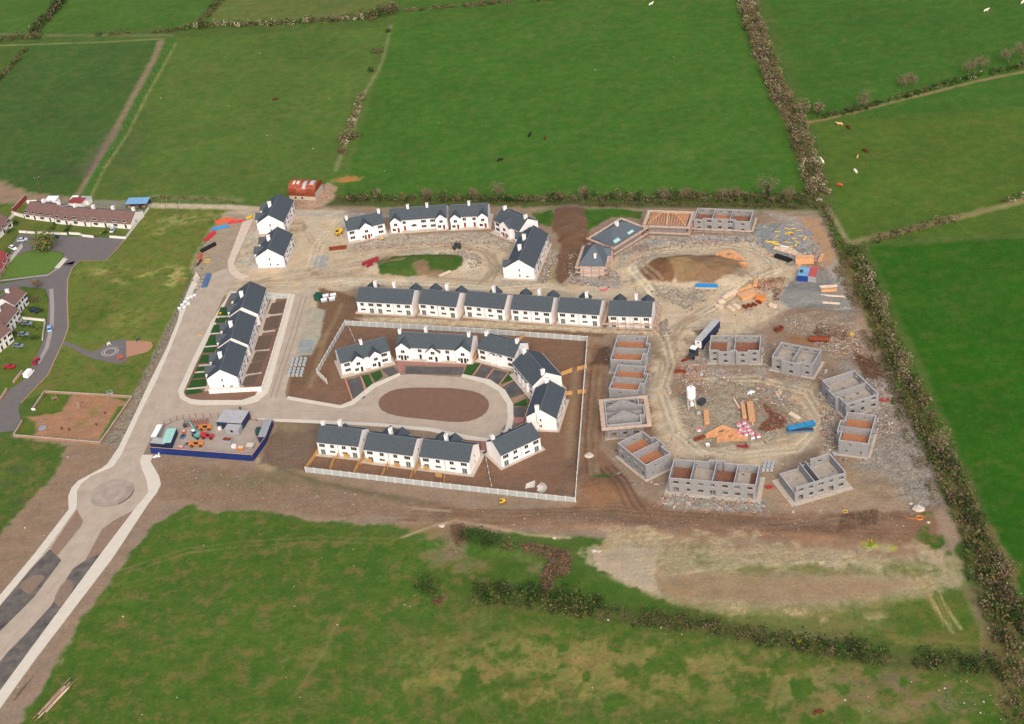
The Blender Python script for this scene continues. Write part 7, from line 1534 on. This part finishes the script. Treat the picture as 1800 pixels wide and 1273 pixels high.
for i,(lb,px,py,m,rz,g) in enumerate([('dark brown cow alone in the field left of the blossom hedge',483,177,'cowbrown',10,1),('black cow beside a brown one in the big pasture',931,240,'cowblack',60,0),('brown cow just right of the black one in the big pasture',958,246,'cowbrown',80,1),('black cow alone lower in the big pasture',878,284,'cowblack',20,1),
  ('tan cow by the muddy corner of the cattle field',1477,221,'cowtan',160,0),('dark brown cow next to the tan one',1492,227,'cowbrown',110,1),('dark brown cow alone in the cattle field',1522,268,'cowbrown',120,1),('white cow close to the ditch fence',1446,287,'cowwhite',100,0),('white cow in the open part of the cattle field',1504,304,'cowwhite',105,1),
  ('reddish cow lowest in the cattle field',1477,328,'cowred',150,1),('white cow in the top right field',1733,21,'cowwhite',15,0),('white cow at the right picture edge in the top field',1797,7,'cowwhite',40,0),('small tan calf in the cattle field above the white cow',1507,278,'cowtan',60,0),('dark brown cow alone in the bottom field',1437,1256,'cowbrown',10,1),('distant white cow near the top of the big pasture',1144,10,'cowwhite',30,0)]):
    x,y=W(px,py); o=bpy.data.objects.new('cow',CM[g]); col.objects.link(o); o.location=(x,y,-.03); o.rotation_euler=(0,0,R(rz)); tag(o,lb,'cow','cattle in the fields')
    o.material_slots[0].link='OBJECT'; o.material_slots[0].material=M[m]; s_=1.08 if 'calf' not in lb else .7; o.scale=(s_,)*3
v=[(0,0,.98),(0,0,1.25),(0,0,1.46),(0,0,1.56),(0,0,1.68),(.1,0,.9),(.12,.06,.5),(.13,.0,.06),(-.1,0,.9),(-.12,-.1,.5),(-.13,-.16,.08),(.2,0,1.42),(.26,.02,1.15),(.24,-.12,.95),(-.2,0,1.42),(-.26,.02,1.15),(-.24,-.12,.95),(.13,-.14,.03),(-.13,-.3,.05)]
e=[(0,1),(1,2),(2,3),(3,4),(0,5),(5,6),(6,7),(0,8),(8,9),(9,10),(2,11),(11,12),(12,13),(2,14),(14,15),(15,16),(7,17),(10,18)]
pm_=skinmesh('person',v,e,[.15,.16,.13,.06,.1,.1,.07,.055,.1,.07,.055,.08,.055,.045,.08,.055,.045,.05,.05],1); pm_.materials.append(M['skin'])
x,y=W(423,722); o=bpy.data.objects.new('person',pm_); col.objects.link(o); o.location=(x,y,.03); tag(o,'person in dark clothes walking alone across the pale road','person')
hd=MB(); hd.lathe([(.01,-.12),(.08,-.08),(.1,0),(.08,.09),(.01,.13)],10,c=(0,-.01,1.68)); hd.build('face',M['flesh'],o); hd=MB(); hd.lathe([(.105,.0),(.09,.09),(.01,.15)],10,c=(0,.01,1.69)); hd.build('hair',M['black'],o)
# ---------------- uncountable rubble and litter ----------------
def scatter(name,label,polys,n,smin,smax,pal,zflat=.5,long=1,clus=0):
    P_=[];S_=[];CO=[];V=[];Fc=[]
    for pts in polys:
        PP=WP(pts); lo=PP.min(0); hi=PP.max(0); q=rng.uniform(lo,hi,(n*3,2)); 
        if clus: q=q[vn(q[:,0],q[:,1],3.5,11)>clus]
        q=q[(sdist(PP,q[:,0],q[:,1])<0)&(HT(q[:,0],q[:,1])<.7)][:n]; P_.append(q)
    P_=np.concatenate(P_); N_=len(P_); s_=rng.uniform(smin,smax,N_)*rng.choice([.6,1,1,1.5],N_); c_=pal_pick(pal,N_); hz=HT(P_[:,0],P_[:,1]); th=rng.uniform(0,6.28,N_)
    base=np.array([(-1,-1,-.3),(1,-1,-.3),(1,1,-.3),(-1,1,-.3),(-.8,-.7,1),(.7,-.8,1),(.8,.7,1),(-.7,.8,1)],float)*.5
    B_=base[None]*np.stack([s_*long,s_,s_*zflat],1)[:,None]*(1+.25*rng.uniform(-1,1,(N_,8,3))); ct,st=np.cos(th)[:,None],np.sin(th)[:,None]
    V=np.stack([P_[:,0,None]+B_[:,:,0]*ct-B_[:,:,1]*st,P_[:,1,None]+B_[:,:,0]*st+B_[:,:,1]*ct,hz[:,None]+B_[:,:,2]+.02],2).reshape(-1,3)
    F=np.array([(4,5,6,7),(0,1,5,4),(1,2,6,5),(2,3,7,6),(3,0,4,7)]); F=(F[None]+8*np.arange(N_)[:,None,None]).reshape(-1,4)
    me=bpy.data.meshes.new(name); me.vertices.add(len(V)); me.vertices.foreach_set('co',V.astype(np.float32).ravel()); me.loops.add(len(F)*4); me.loops.foreach_set('vertex_index',F.astype(np.int32).ravel()); me.polygons.add(len(F)); me.polygons.foreach_set('loop_start',np.arange(0,len(F)*4,4,dtype=np.int32)); me.update()
    ca=me.color_attributes.new('Col','FLOAT_COLOR','POINT'); ca.data.foreach_set('color',np.concatenate([np.repeat(c_,8,0),np.ones((8*N_,1))],1).astype(np.float32).ravel()); me.materials.append(M['tinted'])
    o=bpy.data.objects.new(name,me); col.objects.link(o); tag(o,label,name.replace('_',' '),None,'stuff')
RP=dict(st=(156,142,126),wt=(196,182,166),dk=(112,98,86),br=(142,110,86),og=(190,138,100),rd=(138,80,64),gr=(132,126,122),bl=(90,120,150),yl=(210,180,80))
def pal_pick(p,n):
    ks=list(p); w_=np.array([p[k] for k in ks],float); w_/=w_.sum(); A_=np.array([lin(RP[k]) for k in ks]); return A_[rng.choice(len(ks),n,p=w_)]*rng.uniform(.75,1.15,(n,1))
scatter('rubble','broken stone and concrete rubble over the building site',[[(615,430),(690,412),(870,408),(905,440),(860,428),(700,430),(620,442)],[(745,448),(830,438),(852,462),(830,478),(815,452)],[(945,495),(968,440),(985,450),(960,500)],[(1000,470),(1090,480),(1090,508),(1000,500)],[(1095,452),(1140,424),(1330,416),(1335,428),(1150,440)],[(1130,500),(1260,512),(1215,548),(1150,520)],[(1370,555),(1440,552),(1520,600),(1530,640),(1440,612)],[(1165,866),(1340,882),(1335,900),(1160,886)],[(1330,680),(1380,690),(1415,735),(1390,745),(1340,720)],[(1150,572),(1172,560),(1182,590),(1165,600)],[(335,475),(356,470),(360,500),(340,520)],[(1500,660),(1560,680),(1570,760),(1540,770)],[(1195,640),(1345,665),(1345,675),(1230,680)],[(1380,430),(1440,440),(1440,460),(1390,455)],[(1440,690),(1465,700),(1475,800),(1450,800)]],800,.15,.42,dict(st=5,wt=1.4,dk=2.5,gr=3,br=2),.6,clus=.35)
scatter('gravel','loose small stones across the tan and grey site ground',[[(540,420),(1000,440),(990,500),(560,510)],[(1010,480),(1100,430),(1440,430),(1480,520),(1300,600),(1180,600),(1100,520)],[(1170,640),(1560,640),(1640,880),(1560,930),(1300,900),(1160,860)],[(280,815),(760,890),(600,905),(345,880)],[(700,895),(1640,900),(1600,950),(900,935)],[(240,700),(310,560),(345,480),(350,485),(262,668)],[(1520,620),(1580,700),(1660,890),(1600,880),(1530,760)]],1800,.1,.26,dict(st=4,wt=.6,dk=4,gr=2,br=4),.5)
scatter('debris','splintered timber and scrap scattered over the closes',[[(1110,455),(1190,450),(1150,470),(1120,472)],[(1325,440),(1440,450),(1450,475),(1400,470),(1350,455)],[(1335,480),(1390,490),(1390,530),(1340,540),(1300,510)],[(1280,690),(1400,690),(1430,740),(1340,780),(1300,740)],[(1100,690),(1140,690),(1150,760),(1130,760)],[(1440,640),(1470,700),(1480,800),(1440,760)],[(1160,868),(1350,884),(1340,905),(1150,890)],[(1190,640),(1240,640),(1240,662),(1190,662)],[(1440,560),(1500,575),(1530,640),(1460,620)],[(1120,560),(1140,600),(1140,680),(1120,640)],[(1195,650),(1240,665),(1230,700),(1190,690)]],200,.12,.24,dict(og=3.4,wt=3,br=4,rd=2,yl=.3,bl=.15),.4,long=6)
scatter('debris','broken blocks and boards lying around the unfinished shells',[[(1235,600),(1345,600),(1345,662),(1235,665)],[(1345,600),(1450,620),(1450,668),(1345,664)],[(1450,640),(1555,650),(1560,735),(1450,735)],[(1460,730),(1555,735),(1545,812),(1462,812)],[(1360,815),(1495,805),(1495,895),(1365,905)],[(1165,800),(1345,815),(1345,895),(1165,880)],[(1065,580),(1150,585),(1150,770),(1060,770)],[(1075,770),(1190,770),(1190,860),(1080,860)],[(1210,410),(1335,405),(1335,425),(1100,470),(1100,440)],[(1185,670),(1440,680),(1450,770),(1200,790)],[(1320,380),(1440,390),(1450,450),(1330,440)],[(1000,420),(1020,420),(1020,500),(1000,500)],[(620,432),(900,420),(900,436),(640,440)]],150,.14,.34,dict(st=4,gr=4,dk=3,br=3,wt=1.5,og=.8),.5,long=3)
scatter('litter','tiny white scraps littering the fields and hedges',[[(1060,1082),(1560,1165),(1560,1175),(1060,1098)],[(1600,1170),(1780,1190),(1780,1273),(1600,1220)],[(1740,1000),(1800,1040),(1800,1090),(1750,1060)]],26,.16,.36,dict(wt=1),.6)
scatter('litter','sparse white scraps across the pastures',[[(0,1180),(1750,1180),(1750,1273),(0,1273)],[(300,920),(700,960),(800,1100),(200,1100)],[(160,90),(600,90),(600,340),(160,340)],[(720,60),(1300,20),(1380,330),(640,330)],[(-10,340),(400,352),(400,700),(20,700)],[(120,790),(240,820),(60,1000),(0,1000)]],14,.2,.36,dict(wt=1),.6)
# brushwood heap
def brush(label,pts,n,h,pal,size=.9,grp='heaps of cut brushwood'):
    PP=WP(pts); lo=PP.min(0); hi=PP.max(0); q=rng.uniform(lo,hi,(n*4,2)); d=sdist(PP,q[:,0],q[:,1]); q=q[d<0][:n]; d=d[d<0][:n]; c=q.mean(0); z=rng.uniform(.02,1,len(q))*np.minimum(h,-d*1.1+.1)
    me=leafmesh('brushwood_heap',np.column_stack([q-c,z]),rng.uniform(.6,1.5,len(q))*size,pick(pal,len(q),.35),aspect=.12,flat=.7); o=bpy.data.objects.new('brushwood_heap',me); col.objects.link(o); o.location=(c[0],c[1],0); tag(o,label,'brushwood heap',grp)
PB=dict(twig=6,brown=5,red=1.6,orange=.4)
brush('upper arm of the reddish brushwood heap on the grass',[(910,958),(940,956),(1000,970),(1008,985),(985,990),(915,975)],1800,1.8,PB); brush('lower arm of the reddish brushwood heap reaching the hedge',[(968,978),(1005,985),(1000,1012),(975,1018),(965,1045),(948,1045),(952,1010)],2000,1.6,PB)
brush('dark brushwood in the rubble at the upper right of the close',[(1435,565),(1500,575),(1490,600),(1430,590)],1200,1.0,dict(brown=4,red=3,twig=3)); brush('dark red brushwood behind the strewn block house',[(1500,620),(1545,640),(1555,665),(1520,668)],1000,1.2,dict(brown=5,red=3)); brush('brown roots heap on the mud right of the nearest shell',[(1480,905),(1545,895),(1540,925),(1470,935)],700,.7,dict(brown=5,red=1,twig=2)); brush('purple-brown brush by the tan boulder',[(790,925),(815,920),(825,960),(800,965)],500,.8,dict(brown=4,red=2)); brush('red-brown rebar and scrap heap in the central clearing',[(1335,700),(1350,715),(1385,740),(1378,752),(1345,760),(1330,755),(1352,735)],900,.7,dict(red=6,orange=1,brown=2)); brush('tangle of scrap beside the board stack, upper right close',[(1355,512),(1375,508),(1378,530),(1358,532)],500,.9,dict(red=4,brown=3,twig=1)); brush('broken timber tangle above the board stack',[(1310,495),(1380,488),(1380,515),(1335,512)],500,.6,dict(orange=3,twig=4,brown=2),1.2)
